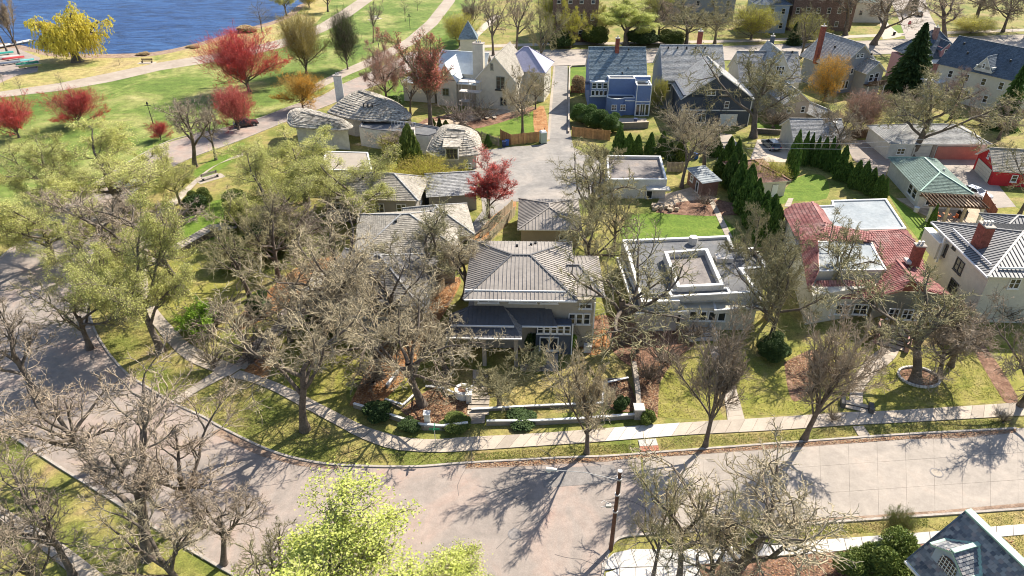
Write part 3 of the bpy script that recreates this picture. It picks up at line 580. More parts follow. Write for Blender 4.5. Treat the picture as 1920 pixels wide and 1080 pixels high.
def gable(r, x0, y0, x1, y1, z, h, axis, mat, wall, oh=.5, style=None, edge=None, capm=None, ohg=.4, gap=.45, rib=None):
    """axis 'x': ridge runs along x"""
    k = h / ((y1 - y0) / 2 if axis == 'x' else (x1 - x0) / 2); m = MB()
    if axis == 'x':
        ym = (y0 + y1) / 2; a0, a1 = x0 - ohg, x1 + ohg
        S = [[(a0, y0 - oh, z - oh * k), (a1, y0 - oh, z - oh * k), (a1, ym, z + h), (a0, ym, z + h)], [(a1, y1 + oh, z - oh * k), (a0, y1 + oh, z - oh * k), (a0, ym, z + h), (a1, ym, z + h)]]
        tri = [[(x, y0, z), (x, y1, z), (x, ym, z + h - .13)] for x in (x0, x1)]; rd = ((a0, ym, z + h), (a1, ym, z + h)); off = Vector((.15, 0, 0))
    else:
        xm = (x0 + x1) / 2; a0, a1 = y0 - ohg, y1 + ohg
        S = [[(x0 - oh, a1, z - oh * k), (x0 - oh, a0, z - oh * k), (xm, a0, z + h), (xm, a1, z + h)], [(x1 + oh, a0, z - oh * k), (x1 + oh, a1, z - oh * k), (xm, a1, z + h), (xm, a0, z + h)]]
        tri = [[(x0, y, z), (x1, y, z), (xm, y, z + h - .13)] for y in (y0, y1)]; rd = ((xm, a0, z + h), (xm, a1, z + h)); off = Vector((0, .15, 0))
    for q in S: slope(r, q, mat, style, edge=edge, gap=gap, rib=rib)
    for i, t in enumerate(tri):
        o = off if i == 0 else -off; v = [Vector(p) for p in t] + [Vector(p) + o for p in t]
        MB().add(v, [(0, 1, 2), (5, 4, 3), (0, 3, 4, 1), (1, 4, 5, 2), (2, 5, 3, 0)], wall).build('gable_wall', r)
    cap(r, rd[0], rd[1], capm or mat)
def walls(r, x0, y0, x1, y1, z0, z1, mat, name='wall'): return MB().box(x0, y0, z0, x1, y1, z1, mat).build(name, r)
def win(r, face, pos3, w, h, fm=None, nx=1, ny=2, name='window', pane=None, arch=False):
    """window on a wall: frame bars proud of the wall, recessed pane as its child"""
    fm = fm or WHITE; X, N = {'F': (Vector((1, 0, 0)), Vector((0, -1, 0))), 'B': (Vector((-1, 0, 0)), Vector((0, 1, 0))), 'L': (Vector((0, -1, 0)), Vector((-1, 0, 0))), 'R': (Vector((0, 1, 0)), Vector((1, 0, 0)))}[face]
    p = Vector(pos3); Z = Vector((0, 0, 1)); m = MB(); b = .1
    def bar(u0, v0, u1, v1, dpt=.1):
        vs = [p + X * u + Z * v + N * q for q in (-.02, dpt) for u, v in ((u0, v0), (u1, v0), (u1, v1), (u0, v1))]
        m.add(vs, [(3, 2, 1, 0), (4, 5, 6, 7), (0, 1, 5, 4), (1, 2, 6, 5), (2, 3, 7, 6), (3, 0, 4, 7)], fm)
    bar(0, 0, w, b); bar(0, h - b, w, h); bar(0, b, b, h - b); bar(w - b, b, w, h - b); bar(-.08, -.08, w + .08, 0, .16)
    for i in range(1, nx): bar(w * i / nx - .05, b, w * i / nx + .05, h - b, .09)
    for i in range(1, ny): bar(b, h * i / ny - .03, w - b, h * i / ny + .03, .07)
    o = m.build(name, r); q = MB()
    vs = [p + X * u + Z * v + N * .03 for u, v in ((b * .5, b * .5), (w - b * .5, b * .5), (w - b * .5, h - b * .5), (b * .5, h - b * .5))]
    q.add(vs, [(0, 1, 2, 3)], pane or GLASS).build('pane', o); return o
def chimney(r, p, w, d, z0, z1, mat=None, pots=1, name='chimney'):
    mat = mat or BRICK; m = MB().box(p[0] - w / 2, p[1] - d / 2, z0, p[0] + w / 2, p[1] + d / 2, z1, mat); o = m.build(name, r)
    MB().box(p[0] - w / 2 - .08, p[1] - d / 2 - .08, z1, p[0] + w / 2 + .08, p[1] + d / 2 + .08, z1 + .15, CONC_K).build('chimney_cap', o)
    for i in range(pots):
        x = p[0] + (i - (pots - 1) / 2) * .4; MB().tube([(x, p[1], z1 + .15), (x, p[1], z1 + .55)], .14, STEEL, 8).build('flue', o)
    # brick courses stand slightly proud
    z = z0 + .5; k = MB()
    while z < z1 - .1: k.box(p[0] - w / 2 - .012, p[1] - d / 2 - .012, z, p[0] + w / 2 + .012, p[1] + d / 2 + .012, z + .17, mat); z += .25
    q = k.build('brick_courses', o); q['kind'] = 'stuff'; return o
def vents(r, pts, mat=None):
    for p in pts: MB().box(p[0] - .14, p[1] - .14, p[2] - .15, p[0] + .14, p[1] + .14, p[2] + .28, mat or BLACK).build('roof_vent', r)
def door(r, face, pos3, w, h, mat=WHITE, panels=4, name='garage_door'):
    X, N = {'F': (Vector((1, 0, 0)), Vector((0, -1, 0))), 'L': (Vector((0, -1, 0)), Vector((-1, 0, 0))), 'R': (Vector((0, 1, 0)), Vector((1, 0, 0)))}[face]; p = Vector(pos3); Z = Vector((0, 0, 1))
    o = MB().beam(p + X * w / 2 + N * .01, p + X * w / 2 + Z * h + N * .01, w, .06, JOINT, up=N).build(name, r)
    for i in range(panels):
        z0 = h * i / panels + .02; z1 = h * (i + 1) / panels - .02; MB().beam(p + X * w / 2 + Z * z0 + N * .05, p + X * w / 2 + Z * z1 + N * .05, w - .04, .06, mat, up=N).build('door_panel', o)
    return o
def flat_block(r, pix, z, mat, deck, par=.45, pw=.4, ztop=None, z0=0.0, capm=None, pxmode=True, name='wall'):
    """flat-roofed volume whose parapet top outline is given; walls, deck, parapet ring"""
    P = [loc(r, x, y, z) for x, y in pix] if pxmode else [Vector((x, y, z)) for x, y in pix]
    I = inset(P, pw); n = len(P); m = MB()
    vs = [(p.x, p.y, z0) for p in P] + [(p.x, p.y, z - .12) for p in P] + [(q.x, q.y, z - .12) for q in I] + [(q.x, q.y, z - par) for q in I]
    fs = []
    for i in range(n):
        j = (i + 1) % n; fs += [(i, j, n + j, n + i), (n + i, n + j, 2 * n + j, 2 * n + i), (2 * n + i, 2 * n + j, 3 * n + j, 3 * n + i)]
    m.add(vs, fs, mat); m.build(name, r)
    for i in range(n):
        j = (i + 1) % n; q = [P[i].xy, P[j].xy, I[j], I[i]]; MB().prism(q, z - .12, z, capm or WHITE).build('coping', r)
    me = bpy.data.meshes.new('deck'); bm = bmesh.new(); bm.faces.new([bm.verts.new((q.x, q.y, z - par)) for q in I]); bm.normal_update(); bmesh.ops.triangulate(bm, faces=bm.faces[:])
    for f in bm.faces:
        if f.normal.z < 0: f.normal_flip()
    bm.to_mesh(me); bm.free(); me.materials.append(deck); link('flat_roof', me, r); return P

# ---- main house inside the walled corner lot
r, W, D = frame('hip_roof_house', 'large taupe house with a brown seamed hip roof in the middle of the walled lot', (868, 561), (1083, 562), (868, 451), 6.8, yaw=R(-1.5))
walls(r, 1.0, 1.4, W - 1.0, D - 1.2, 3.9, 6.78, BEIGE); walls(r, .2, .9, W - 3.2, D - 1.2, 0, 3.9, TAUPE, 'lower_wall')
walls(r, W - 3.2, 1.3, W + 2.0, D - 3, 0, 6.04, BEIGE, 'side_wing_wall'); walls(r, 7.5, -.1, 11.2, .9, 0, 3.95, NAVY, 'porch_wall')
hip(r, 0, 0, W, D, 6.8, 1.7, METAL_BR, 0.0, 'seam', capm=METAL_DK, gap=.42, inset_=W / 2 - 1.0, ax='x')
q = [Vector((W - .9, 1.9, 6.1)), Vector((W + 3.0, 1.9, 6.1)), Vector((W + 3.0, D - 2.0, 6.1)), Vector((W - .9, D - 2.0, 6.1))]
ym = D / 2; e = Vector((W - .9, ym, 7.3)); f = Vector((W + .5, ym, 7.3))
slope(r, [q[0], q[1], f, e], METAL_BR, 'seam'); slope(r, [q[1], q[2], f], METAL_BR, 'seam'); slope(r, [q[2], q[3], e, f], METAL_BR, 'seam')
cap(r, q[1], f, METAL_DK); cap(r, e, f, METAL_DK)
MB().box(.1, 1.1, 6.92, W - 1.2, 1.2, 7.22, WHITE).build('snow_guard', r); MB().box(.15, -.12, 6.66, W - .1, 0, 6.82, WHITE).build('gutter', r)
# lower L-shaped roof: porch part and right part
xp = W * .485
A = [(-1.5, -3.0, 3.9), (xp, -3.0, 3.9), (xp, 1.4, 5.25), (-.2, 1.4, 5.25)]
slope(r, [(-1.6, -2.6, 3.9), (xp + .4, -2.6, 3.9), (xp - 1.6, 1.4, 5.1), (.6, 1.4, 5.1)], METAL_DK, 'seam', rib=METAL_DK)
slope(r, [(-1.6, -2.6, 3.9), (.6, 1.4, 5.1), (-1.6, 1.4, 4.0)], METAL_DK, 'seam', rib=METAL_DK)
slope(r, [(xp + .4, -2.6, 3.9), (xp + .4, -.5, 3.95), (xp - 1.6, 1.4, 5.1)], METAL_BR, 'seam')
slope(r, [(xp - .8, -.6, 4.05), (W - 2.0, -.6, 4.05), (W - 2.6, 1.4, 4.9), (xp - 1.6, 1.4, 4.9)], METAL_DK, 'seam', rib=METAL_DK)
MB().box(-1.6, -2.72, 3.76, xp + .4, -2.6, 3.9, WHITE).build('gutter', r); MB().box(xp + .4, -.72, 3.9, W - 2.0, -.6, 4.04, WHITE).build('gutter', r)
MB().box(-1.2, -1.5, 4.42, xp - .4, -1.4, 4.6, WHITE).build('snow_guard', r)
for x in (-1.2, 2.2, xp - .2): MB().box(x - .2, -2.3, 0, x + .2, -1.9, 3.7, TAUPE).build('porch_post', r)
win(r, 'F', (W * .40, 1.38, 5.55), 2.9, .9, nx=3, ny=1); win(r, 'F', (W * .68, 1.38, 5.55), 1.8, .9, nx=2, ny=1); win(r, 'F', (1.4, 1.38, 5.5), 2.2, .9, nx=2, ny=1)
for i in range(5): win(r, 'F', (7.62 + i * .70, -.12, 2.75), .68, 1.05, nx=1, ny=2)
win(r, 'F', (7.9, -.12, .55), 2.0, 1.75, nx=2, ny=1, name='french_door')
for i in range(3): win(r, 'F', (W - .75 + i * .78, 1.28, 3.0), .74, 1.4, nx=1, ny=2)
win(r, 'F', (W + .3, 1.28, 5.0), 1.3, .65, nx=2, ny=1)
MB().box(11.25, -.2, 0, 11.37, -.08, 3.9, WHITE).build('downspout', r); MB().box(W + 1.85, 1.05, 0, W + 1.97, 1.17, 5.9, WHITE).build('downspout', r)
MB().box(W + 1.0, .2, 0, W + 1.8, .9, .85, CONC_W).build('air_conditioner', r)
vents(r, [(5.3, D - 2.6, 7.5), (6.9, D - 1.9, 7.3), (7.4, D - 1.2, 7.1)])
# ---- garage behind it
r, W, D = frame('detached_garage', 'small beige garage with a brown metal hip roof behind the main house', (970, 431), (1092, 431), (970, 372), 2.9, 'garage', yaw=R(-1.5))
walls(r, .5, .5, W - .5, D - .5, 0, 2.88, M('ochre wall', (0.36, 0.29, 0.19), 0.9, 0.08)); hip(r, 0, 0, W, D, 2.9, 1.3, METAL_BR, 0, 'seam', capm=METAL_BR)
win(r, 'F', (5.6, .48, 1.2), 1.4, .9, nx=2, ny=1)
# ---- white modern house
r, W, D = frame('modern_flat_house', 'white flat roofed modern house with stepped parapets right of the walled lot', (1203, 566), (1425, 557), (1178, 481), 4.0, yaw=R(-2))
flat_block(r, [(1203, 566), (1275, 564), (1269, 553), (1426, 548), (1393, 504), (1441, 501), (1424, 474), (1414, 463), (1376, 464), (1367, 441), (1166, 449), (1178, 481)][::-1], 4.0, STUCCO_W, MEMB, .35)
flat_block(r, [(1270, 538), (1358, 534), (1327, 465), (1300, 467), (1245, 471)][::-1], 4.85, STUCCO_W, DECK_B, .75, z0=3.6, name='raised_wall')
flat_block(r, [(1192, 588), (1292, 583), (1280, 566), (1204, 568), (1166, 482), (1156, 482)][::-1], 3.0, STUCCO_W, MEMB, .2, .25, name='canopy_wall', z0=2.5)
flat_block(r, [(1340, 582), (1442, 574), (1426, 556), (1335, 560)][::-1], 3.0, STUCCO_W, MEMB, .2, .25, name='canopy_wall', z0=2.5)
flat_block(r, [(1258, 556), (1372, 550), (1366, 538), (1250, 542)][::-1], 4.35, STUCCO_W, MEMB, .2, .3, z0=3.6, name='tier_wall')
a = loc(r, 1200, 592, 2.5); b = loc(r, 1438, 580, 2.5)
walls(r, a.x + .8, a.y + 1.2, b.x - 1.5, a.y + 3.5, 0, 2.9, CREAM, 'front_wall')
for k in range(4): win(r, 'F', (a.x + 5.6 + k * 1.05, a.y + 1.18, 1.2), .9, 1.3, nx=1, ny=1)
for k in range(3): win(r, 'F', (a.x + 1.2 + k * 1.25, a.y + 1.18, .6), 1.1, 1.8, nx=2, ny=1)
p = loc(r, 1356, 488, 3.6); MB().box(p.x - 1.0, p.y - .7, 3.66, p.x + 1.0, p.y + .6, 4.2, CONC_W).build('skylight', r)
p = loc(r, 1300, 452, 4); MB().prism([(p.x + .6 * math.cos(k * 1.047), p.y + .6 * math.sin(k * 1.047)) for k in range(6)], 3.6, 4.6, STUCCO_W).build('roof_vent', r)
MB().beam(loc(r, 1294, 600, 0) + Vector((0, 0, 0)), loc(r, 1294, 600, 0) + Vector((0, 0, 2.6)), .35, .35, STUCCO_W).build('entry_post', r)
# ---- flat garage behind it
r, W, D = frame('flat_roof_garage', 'flat roofed garage with a white parapet and brown gravel top behind the back lawn', (1140, 336), (1251, 336), (1137, 291), 3.2, 'garage', yaw=R(-1))
flat_block(r, [(1140, 336), (1251, 336), (1239, 292), (1137, 291)], 3.2, STUCCO_W, DECK_B, .5, .3)
p = loc(r, 1250, 350, 1.5); MB().box(W - 3.2, -1.4, 1.9, W + .4, 0, 2.1, CONC_W).build('door_canopy', r); win(r, 'F', (W - 3, -.02, 0), 1.0, 1.85, ny=1, name='back_door')
# ---- garden shed
r, W, D = frame('garden_shed', 'little brown playhouse shed with a pale sheet roof beside the tall evergreens', (1317, 342), (1340, 331), (1287, 314), 2.6, 'shed')
W = max(W, 3); walls(r, .3, .3, W - .1, D - .3, 0, 2.45, M('brown shed boards', (0.22, 0.13, 0.10), 0.9, 0.2)); slope(r, [(0, -.1, 2.5), (W + .2, -.1, 2.7), (W + .2, D + .1, 2.7), (0, D + .1, 2.5)], MEMB_L, 'seam', gap=.8, rib=MEMB_L)
win(r, 'L', (.28, D * .75, 1.0), .9, 1.0); win(r, 'L', (.28, D * .4, 0), .9, 1.9, ny=1, name='shed_door')
# ---- small garage with red brown roof
r, W, D = frame('small_garage', 'small cream garage with a red brown hip roof between two evergreen rows', (1402, 345), (1489, 344), (1378, 302), 2.7, 'garage', yaw=R(10))
W = (G(1489, 344, 2.7) - G(1402, 345, 2.7)).length; walls(r, .4, .4, W - .4, D - .4, 0, 2.65, CREAM); hip(r, 0, 0, W, D, 2.7, 1.5, SH_BROWN, 0, capm=SH_BROWN); door(r, 'F', (W * .62, .38, 0), 1.0, 2.1, WHITE, 1, 'back_door')
# ---- grey gabled garage
r, W, D = frame('gabled_garage', 'cream garage with a grey shingle gable roof behind the pointed evergreens', (1490, 264), (1585, 264), (1488, 228), 2.6, 'garage', yaw=R(-2))
D = 8.5; walls(r, .2, .4, W - .2, D - .4, 0, 2.8, CREAM); gable(r, .2, .4, W - .2, D - .4, 2.8, 2.4, 'x', SH_GREY, CREAM, .4, 'course'); door(r, 'F', (W - 3.3, .38, 0), 2.9, 2.2, CREAM, 4)
p = Vector((W - 1.5, D / 2 - 1.2, 4.9)); MB().box(p.x - .45, p.y - .5, p.z - .5, p.x + .45, p.y + .4, p.z + .2, WHITE).build('cupola', r)
# ---- long garage pair
r, W, D = frame('double_garage', 'long grey hip roofed garage with a faded red door at its right end', (1668, 270), (1852, 266), (1640, 236), 2.9, 'garage', yaw=R(-1))
W = (G(1852, 266, 2.9) - G(1668, 270, 2.9)).length; D = 9.5; walls(r, .4, .4, W - .4, D - .4, 0, 2.85, STUCCO_W); hip(r, 0, 0, W, D, 2.9, 1.9, SH_LT, 0, 'course', capm=SH_LT)
door(r, 'F', (W * .49, .38, 0), W * .42, 2.4, PINKW, 1); walls(r, W * .44, .2, W * .475, .45, 0, 2.7, WOOD_GR, 'side_post'); door(r, 'F', (W * .26, .38, 0), W * .16, 2.3, M('pale door', (0.55, 0.52, 0.47), 0.7, 0.05), 4); win(r, 'F', (1.8, .38, .9), 1.4, 1.1, nx=2)
# ---- green roof garage and pergola
r, W, D = frame('green_roof_garage', 'white garage with a mottled green hip roof and a pergola at its front', (1725.6, 359), (1817, 357), (1666, 295), 2.9, 'garage')
W = max(W, 7.5); walls(r, .4, .4, W - .4, D - .4, 0, 2.85, STUCCO_W); hip(r, 0, 0, W, D, 2.9, 1.6, SH_GREEN, 0, 'course', capm=COPPER); win(r, 'L', (.38, 4.6, .8), 1.5, 1.6, nx=1); win(r, 'L', (.38, 2.9, .8), 1.5, 1.6, nx=1); win(r, 'F', (1.4, .38, .6), 1.6, 1.5, nx=2)
vents(r, [(3, 4, 3.9), (5.4, 6.2, 3.9)], CONC_W)
gx, gw, yaw_ = r, W, r.rotation_euler.z
r = empty('pergola', gx.location, yaw_, 'brown timber pergola with four pale posts over the patio', 'pergola')
for i in range(16): ubox('rafter', r, WOOD_DK, Vector((.1 + i * gw / 15, -2.5, 2.75)), .09, 4.4, .2)
for y in (-.6, -4.0): MB().box(-.2, y - .1, 2.4, gw + .2, y + .1, 2.65, WOOD_DK).build('beam', r)
for i in range(4):
    x = .3 + i * (gw - .6) / 3; MB().prism([(x + .22 * math.cos(k * .785), -4 + .22 * math.sin(k * .785)) for k in range(8)], 0, 2.4, CREAM if i in (0, 3) else M('sandstone paving')).build('post', r)
X = Vector((math.cos(yaw_), math.sin(yaw_), 0)); Y = Vector((-math.sin(yaw_), math.cos(yaw_), 0)); O = Vector(gx.location)
def at(x, y): return O + X * x + Y * y
r = empty('patio_table', at(3.4, -2.6), yaw_, 'round sandy patio table under the pergola', 'table'); MB().prism([(.6 * math.cos(k * .5236), .6 * math.sin(k * .5236)) for k in range(12)], .7, .76, M('teak', (0.4, 0.2, 0.1))).build('tabletop', r); MB().tube([(0, 0, 0), (0, 0, .7)], .08, BLACK).build('leg', r)
r = empty('barbecue_grill', at(5.7, -2.2), yaw_ + .4, 'covered black and white barbecue grill under the pergola', 'grill'); MB().box(-.7, -.35, .1, .7, .35, .9, BLACK).build('cabinet', r); MB().tube([(-.6, 0, .95), (.6, 0, .95)], .35, BLACK, 10).build('lid', r); MB().box(.7, -.3, .8, 1.0, .3, .86, CONC_W).build('side_shelf', r)
for k, (x, y, a) in enumerate(((2.3, -2.9, 1.2), (4.4, -3.1, -1.3))):
    r = empty('patio_chair', at(x, y), yaw_ + a, ('orange patio chair left of the table under the pergola', 'orange patio chair right of the table under the pergola')[k], 'chair', 'patio chairs'); mt = M('orange chair', (0.55, 0.16, 0.06))
    MB().box(-.25, -.25, .42, .25, .25, .48, mt).build('seat', r); MB().box(-.25, .2, .48, .25, .26, .95, mt).build('backrest', r)
    for u in (-.22, .22):
        for v in (-.22, .22): MB().box(u - .02, v - .02, 0, u + .02, v + .02, .42, BLACK).build('leg', r)
r = empty('storage_bin', at(-.1, -.9), 0, 'small white tub beside the green roofed garage wall', 'tub'); MB().tube([(0, 0, 0), (0, 0, .7)], .32, CONC_W, 12, .38).build('tub', r); MB().tube([(0, 0, .7), (0, 0, .76)], .4, WHITE, 12).build('lid', r)
# ---- red garage
r, W, D = frame('red_garage', 'bright red gabled garage with a cream door at the right edge', (1855, 347), (1990, 343), (1824, 316), 0.0, 'garage')
W = 9.0; walls(r, 0, 0, W, D, 0, 2.7, REDW); gable(r, 0, 0, W, D, 2.7, 2.3, 'x', SH_TAN, REDW, .35, 'course'); door(r, 'L', (-.02, D - .8, 0), D - 1.6, 2.2, CREAM, 4); win(r, 'F', (2.7, -.02, .8), .9, 1.2); win(r, 'L', (-.02, D / 2 + .3, 3.2), .6, .9)
# ---- red tiled house
r, W, D = frame('red_tile_house', 'rambling house with red clay tile roofs and a pale flat roof addition', (1500, 600), (1740, 590), (1470, 395), 4.6, yaw=R(-6))
def L3(*pts): return [loc(r, *p) for p in pts]
flat_block(r, [(1559, 431), (1700, 428), (1662, 372), (1559, 375), (1561, 384), (1532, 385)], 4.6, CREAM, MEMB_L, .2, .25, name='addition_wall')
ze, zr = 4.4, 5.9
def on_plane(r, tri, pix):
    """pixels projected onto the plane through three (px, py, z) points, in the frame of the building"""
    A, B, C = [loc(r, *p) for p in tri]; n = (B - A).cross(C - A).normalized(); c_ = Vector((0, 0, H)) - Vector(r.location); cs, sn = math.cos(r.rotation_euler.z), math.sin(r.rotation_euler.z)
    O_ = Vector((c_.x * cs + c_.y * sn, -c_.x * sn + c_.y * cs, H)); out = []
    for x, y in pix: q = loc(r, x, y, 0.0); d = q - O_; out.append(O_ + d * ((A - O_).dot(n) / d.dot(n)))
    return out
def tiles(tri, pix): slope(r, on_plane(r, tri, pix), TILE, 'tile', edge=TILE)
tiles(((1523, 380, zr), (1546, 420, zr), (1465, 396, ze)), [(1465, 396), (1490, 381), (1523, 379), (1546, 420), (1533, 452), (1500, 452)])
tiles(((1523, 380, zr), (1546, 420, zr), (1562, 425, 4.9)), [(1523, 379), (1534, 384), (1561, 422), (1546, 420)])
tiles(((1500, 452, ze), (1533, 452, zr), (1517, 550, ze)), [(1500, 452), (1533, 452), (1535, 506), (1517, 545)])
tiles(((1546, 420, zr), (1629, 435, zr), (1538, 452, zr - .7)), [(1546, 420), (1629, 435), (1640, 452), (1536, 452)])
tiles(((1629, 435, zr), (1684, 432, zr), (1738, 516, ze)), [(1629, 435), (1684, 432), (1721, 463), (1742, 520), (1703, 510), (1672, 505), (1661, 506)])
tiles(((1684, 432, zr), (1738, 516, ze), (1722, 461, ze)), [(1684, 432), (1698, 431), (1722, 461)])
flat_block(r, [(1534, 508), (1663, 505), (1631, 450), (1530, 452)], zr - .6, CREAM, MEMB_L, .1, .2, z0=4.0, name='deck_wall')
tiles(((1532, 528, 4.3), (1640, 526, 4.3), (1518, 560, 3.0)), [(1518, 560), (1532, 526), (1640, 524), (1636, 560)])
apx = (1681, 487, 5.8); nose = (1709, 520, 5.8); zf = 3.6
tiles((apx, nose, (1634, 560, zf)), [(1634, 560), (1640, 540), (1663, 503), (1681, 487), (1709, 520), (1690, 545)])
tiles((nose, (1690, 545, zf), (1740, 545, zf)), [(1690, 545), (1709, 520), (1740, 545)])
tiles((apx, nose, (1785, 556, zf)), [(1709, 520), (1703, 508), (1742, 521), (1786, 556), (1740, 545)])
cap(r, L3(apx)[0], L3(nose)[0], TILE, .3, .14); cap(r, L3((1523, 379, zr))[0], L3((1546, 418, zr))[0], TILE, .3, .14); cap(r, L3((1629, 435, zr))[0], L3((1684, 432, zr))[0], TILE, .3, .14)
def foot(pts, z, mat, nm='wall', ins=.5): P = [loc(r, x, y, z) for x, y in pts]; I = inset(P, ins); MB().prism([(q.x, q.y) for q in I], 0, z - .05, mat).build(nm, r)
foot([(1466, 397), (1520, 385), (1690, 432), (1745, 528), (1640, 540), (1518, 560)], 4.0, CREAM); foot([(1640, 545), (1636, 562), (1690, 548), (1780, 556), (1745, 520), (1690, 515)], 3.1, M('olive stucco', (0.36, 0.34, 0.27), 0.9, 0.08), 'front_wing_wall', .4)
a = loc(r, 1650, 575, 2.0); b = loc(r, 1775, 572, 2.0)
for k in range(5): win(r, 'F', (a.x + .9 + k * 1.5, a.y - .35, .7), 1.15, 1.4, nx=2)
for k in range(3): p = loc(r, 1535 + k * 34, 574, 2.0); win(r, 'F', (p.x, p.y + .2, .8), 1.6, 1.4, nx=2)
p = loc(r, 1711, 500, 4.6); chimney(r, (p.x, p.y), 1.0, .8, 4.0, 7.4, BRICK, 2); MB().box(p.x - 1.0, p.y - .5, 5.15, p.x - .5, p.y + .6, 5.45, STUCCO_W).build('flashing', r)
vents(r, [tuple(loc(r, 1515, 395, 5.2))])
# ---- beige house far right
r, W, D = frame('beige_hip_house', 'cream stucco house with grey standing seam roof and tall brick chimney at the right edge', (1852, 519), (1990, 512), (1747, 416), 6.4)
W = 13.0; walls(r, .7, .7, W, D - .7, 0, 6.3, CREAM); hip(r, 0, 0, W, D, 6.4, 2.2, METAL_GR, 0, 'seam', capm=METAL_GR, rib=METAL_DK)
MB().box(.9, 1.6, 6.9, 1.0, D - 3, 7.1, WHITE).build('snow_guard', r); MB().box(1.6, 1.0, 6.85, W - .5, 1.1, 7.05, WHITE).build('snow_guard', r); MB().box(-.14, -.1, 6.25, 0, D, 6.42, WHITE).build('gutter', r)
chimney(r, (1.9, D * .46), 1.0, 1.6, 5.0, 9.6, BRICK, 3)
for y, z in ((D - 2.2, 3.6), (D - 6.2, 3.4)): win(r, 'L', (.68, y, z), 1.7, 1.6, M('dark frame', (0.12, 0.11, 0.10)), nx=2)
win(r, 'L', (.68, D - 4.6, 5.3), .7, .6, M('dark frame'), ny=1); win(r, 'F', (3, .68, 4.6), 1.2, 1.3, nx=2); win(r, 'L', (.68, D - 6.6, .8), 1.7, 1.6, M('dark frame'), nx=2)
MB().box(-.2, D - 3.4, 3.0, .72, D + .6, 5.2, CREAM).build('balcony_wall', r); MB().box(-.26, D - 3.46, 5.2, .75, D + .66, 5.3, WHITE).build('balcony_rail', r); MB().box(.1, D - 3.5, 2.6, .35, D - 3.25, 6.2, WHITE).build('balcony_post', r)
r2, W2, D2 = frame('rear_hip_house', 'dark grey seamed hip roof addition behind the beige house', (1872, 440), (1990, 436), (1835, 400), 5.0, 'house')
walls(r2, .5, .5, 9.5, D2 - .4, 0, 4.95, CREAM); hip(r2, 0, 0, 10, D2, 5.0, 1.4, METAL_GR, 0, 'seam', capm=METAL_GR, rib=METAL_DK)
# ---- blue house
r, W, D = frame('blue_house', 'blue two storey house with grey blue shingle roof and white trimmed flat additions', (1105, 149), (1213.5, 149), (1104, 121), 6.2, yaw=R(-1))
D = 11.0; walls(r, .2, .4, W - .2, D, 0, 6.2, BLUE); gable(r, .2, .4, W - .2, D, 6.3, 5.0, 'x', SH_BLUE, BLUE, .4, 'course', ohg=.25)
chimney(r, (W * .49, D / 2 - .6), .8, .6, 8.5, 13.2, BRICK, 1); vents(r, [(3.2, D / 2 - .5, 11.0), (8.2, D / 2 - .5, 11.0), (8.0, 2.9, 8.3), (8.0, 2.2, 7.8), (6.8, 1.3, 7.1)])
flat_block(r, [(W * .33, -1.6), (W * .77, -1.6), (W * .77, .5), (W * .31, .5)], 6.9, BLUE, MEMB, .15, .25, pxmode=False, name='upper_bay_wall'); flat_block(r, [(W * .77, -4.2), (W + .3, -4.2), (W + .3, -.2), (W * .77, -.2)], 6.3, BLUE, MEMB_L, .15, .25, pxmode=False, name='tower_wall')
flat_block(r, [(W * .77, -.2), (W + .6, -.2), (W + .6, .6), (W * .77, .6)], 6.9, BLUE, MEMB, .15, .25, pxmode=False, name='side_bay_wall')
flat_block(r, [(W * .30, -3.4), (W * .36, -4.1), (W * .46, -4.5), (W * .56, -4.1), (W * .60, -3.6), (W * .77, -3.6), (W * .77, -1.6), (W * .30, -1.6)], 3.6, BLUE, M('dark balcony floor', (0.10, 0.09, 0.085)), .25, .22, pxmode=False, name='ground_bay_wall')
MB().box(.3, -.9, 3.0, W * .31, .4, 5.9, BLUE).build('bay_wall', r); MB().box(.2, -1.0, 2.9, W * .32, -.88, 3.1, WHITE).build('trim_band', r); MB().box(.2, -1.0, 5.85, W * .33, .3, 6.0, WHITE).build('trim_band', r)
for k in range(3): win(r, 'F', (.5 + k * 1.12, -.92, 4.6), .95, 1.2)
for k in range(4): win(r, 'F', (.45 + k * .85, -.92, 3.15), .75, 1.1, ny=1)
for s, w in ((.315, .14), (.77, .14)): MB().box(W * s, -1.74, 3.6, W * s + w, -1.6, 6.85, WHITE).build('trim_board', r)
for x in (W * .775, W + .18): MB().box(x, -4.34, 0, x + .14, -4.2, 6.2, WHITE).build('trim_board', r)
MB().box(W * .77, -4.32, 2.9, W + .3, -4.2, 3.1, WHITE).build('trim_band', r); MB().box(W * .60, -3.72, 2.9, W * .77, -3.6, 3.1, WHITE).build('trim_band', r)
win(r, 'F', (W * .79, -4.22, .15), .8, 2.3, ny=1); win(r, 'F', (W * .79 + .85, -4.22, .1), 1.0, 2.45, nx=2, ny=1, name='white_door'); win(r, 'F', (W * .79 + 1.9, -4.22, .15), .75, 2.3, ny=1)
win(r, 'F', (W * .37, -4.4, 1.2), 1.1, 1.2, nx=2); win(r, 'F', (W * .52, -4.3, 1.2), 1.1, 1.2, nx=2); MB().box(W * .80, -3.2, 6.2, W * .97, -2.0, 6.45, GLASS).build('skylight', r)
MB().box(-.6, .8, 3.8, .2, 2.2, 5.0, BLUE).build('side_box', r); MB().box(-.65, .7, 5.0, .2, 2.3, 5.15, NAVY).build('side_box_roof', r)
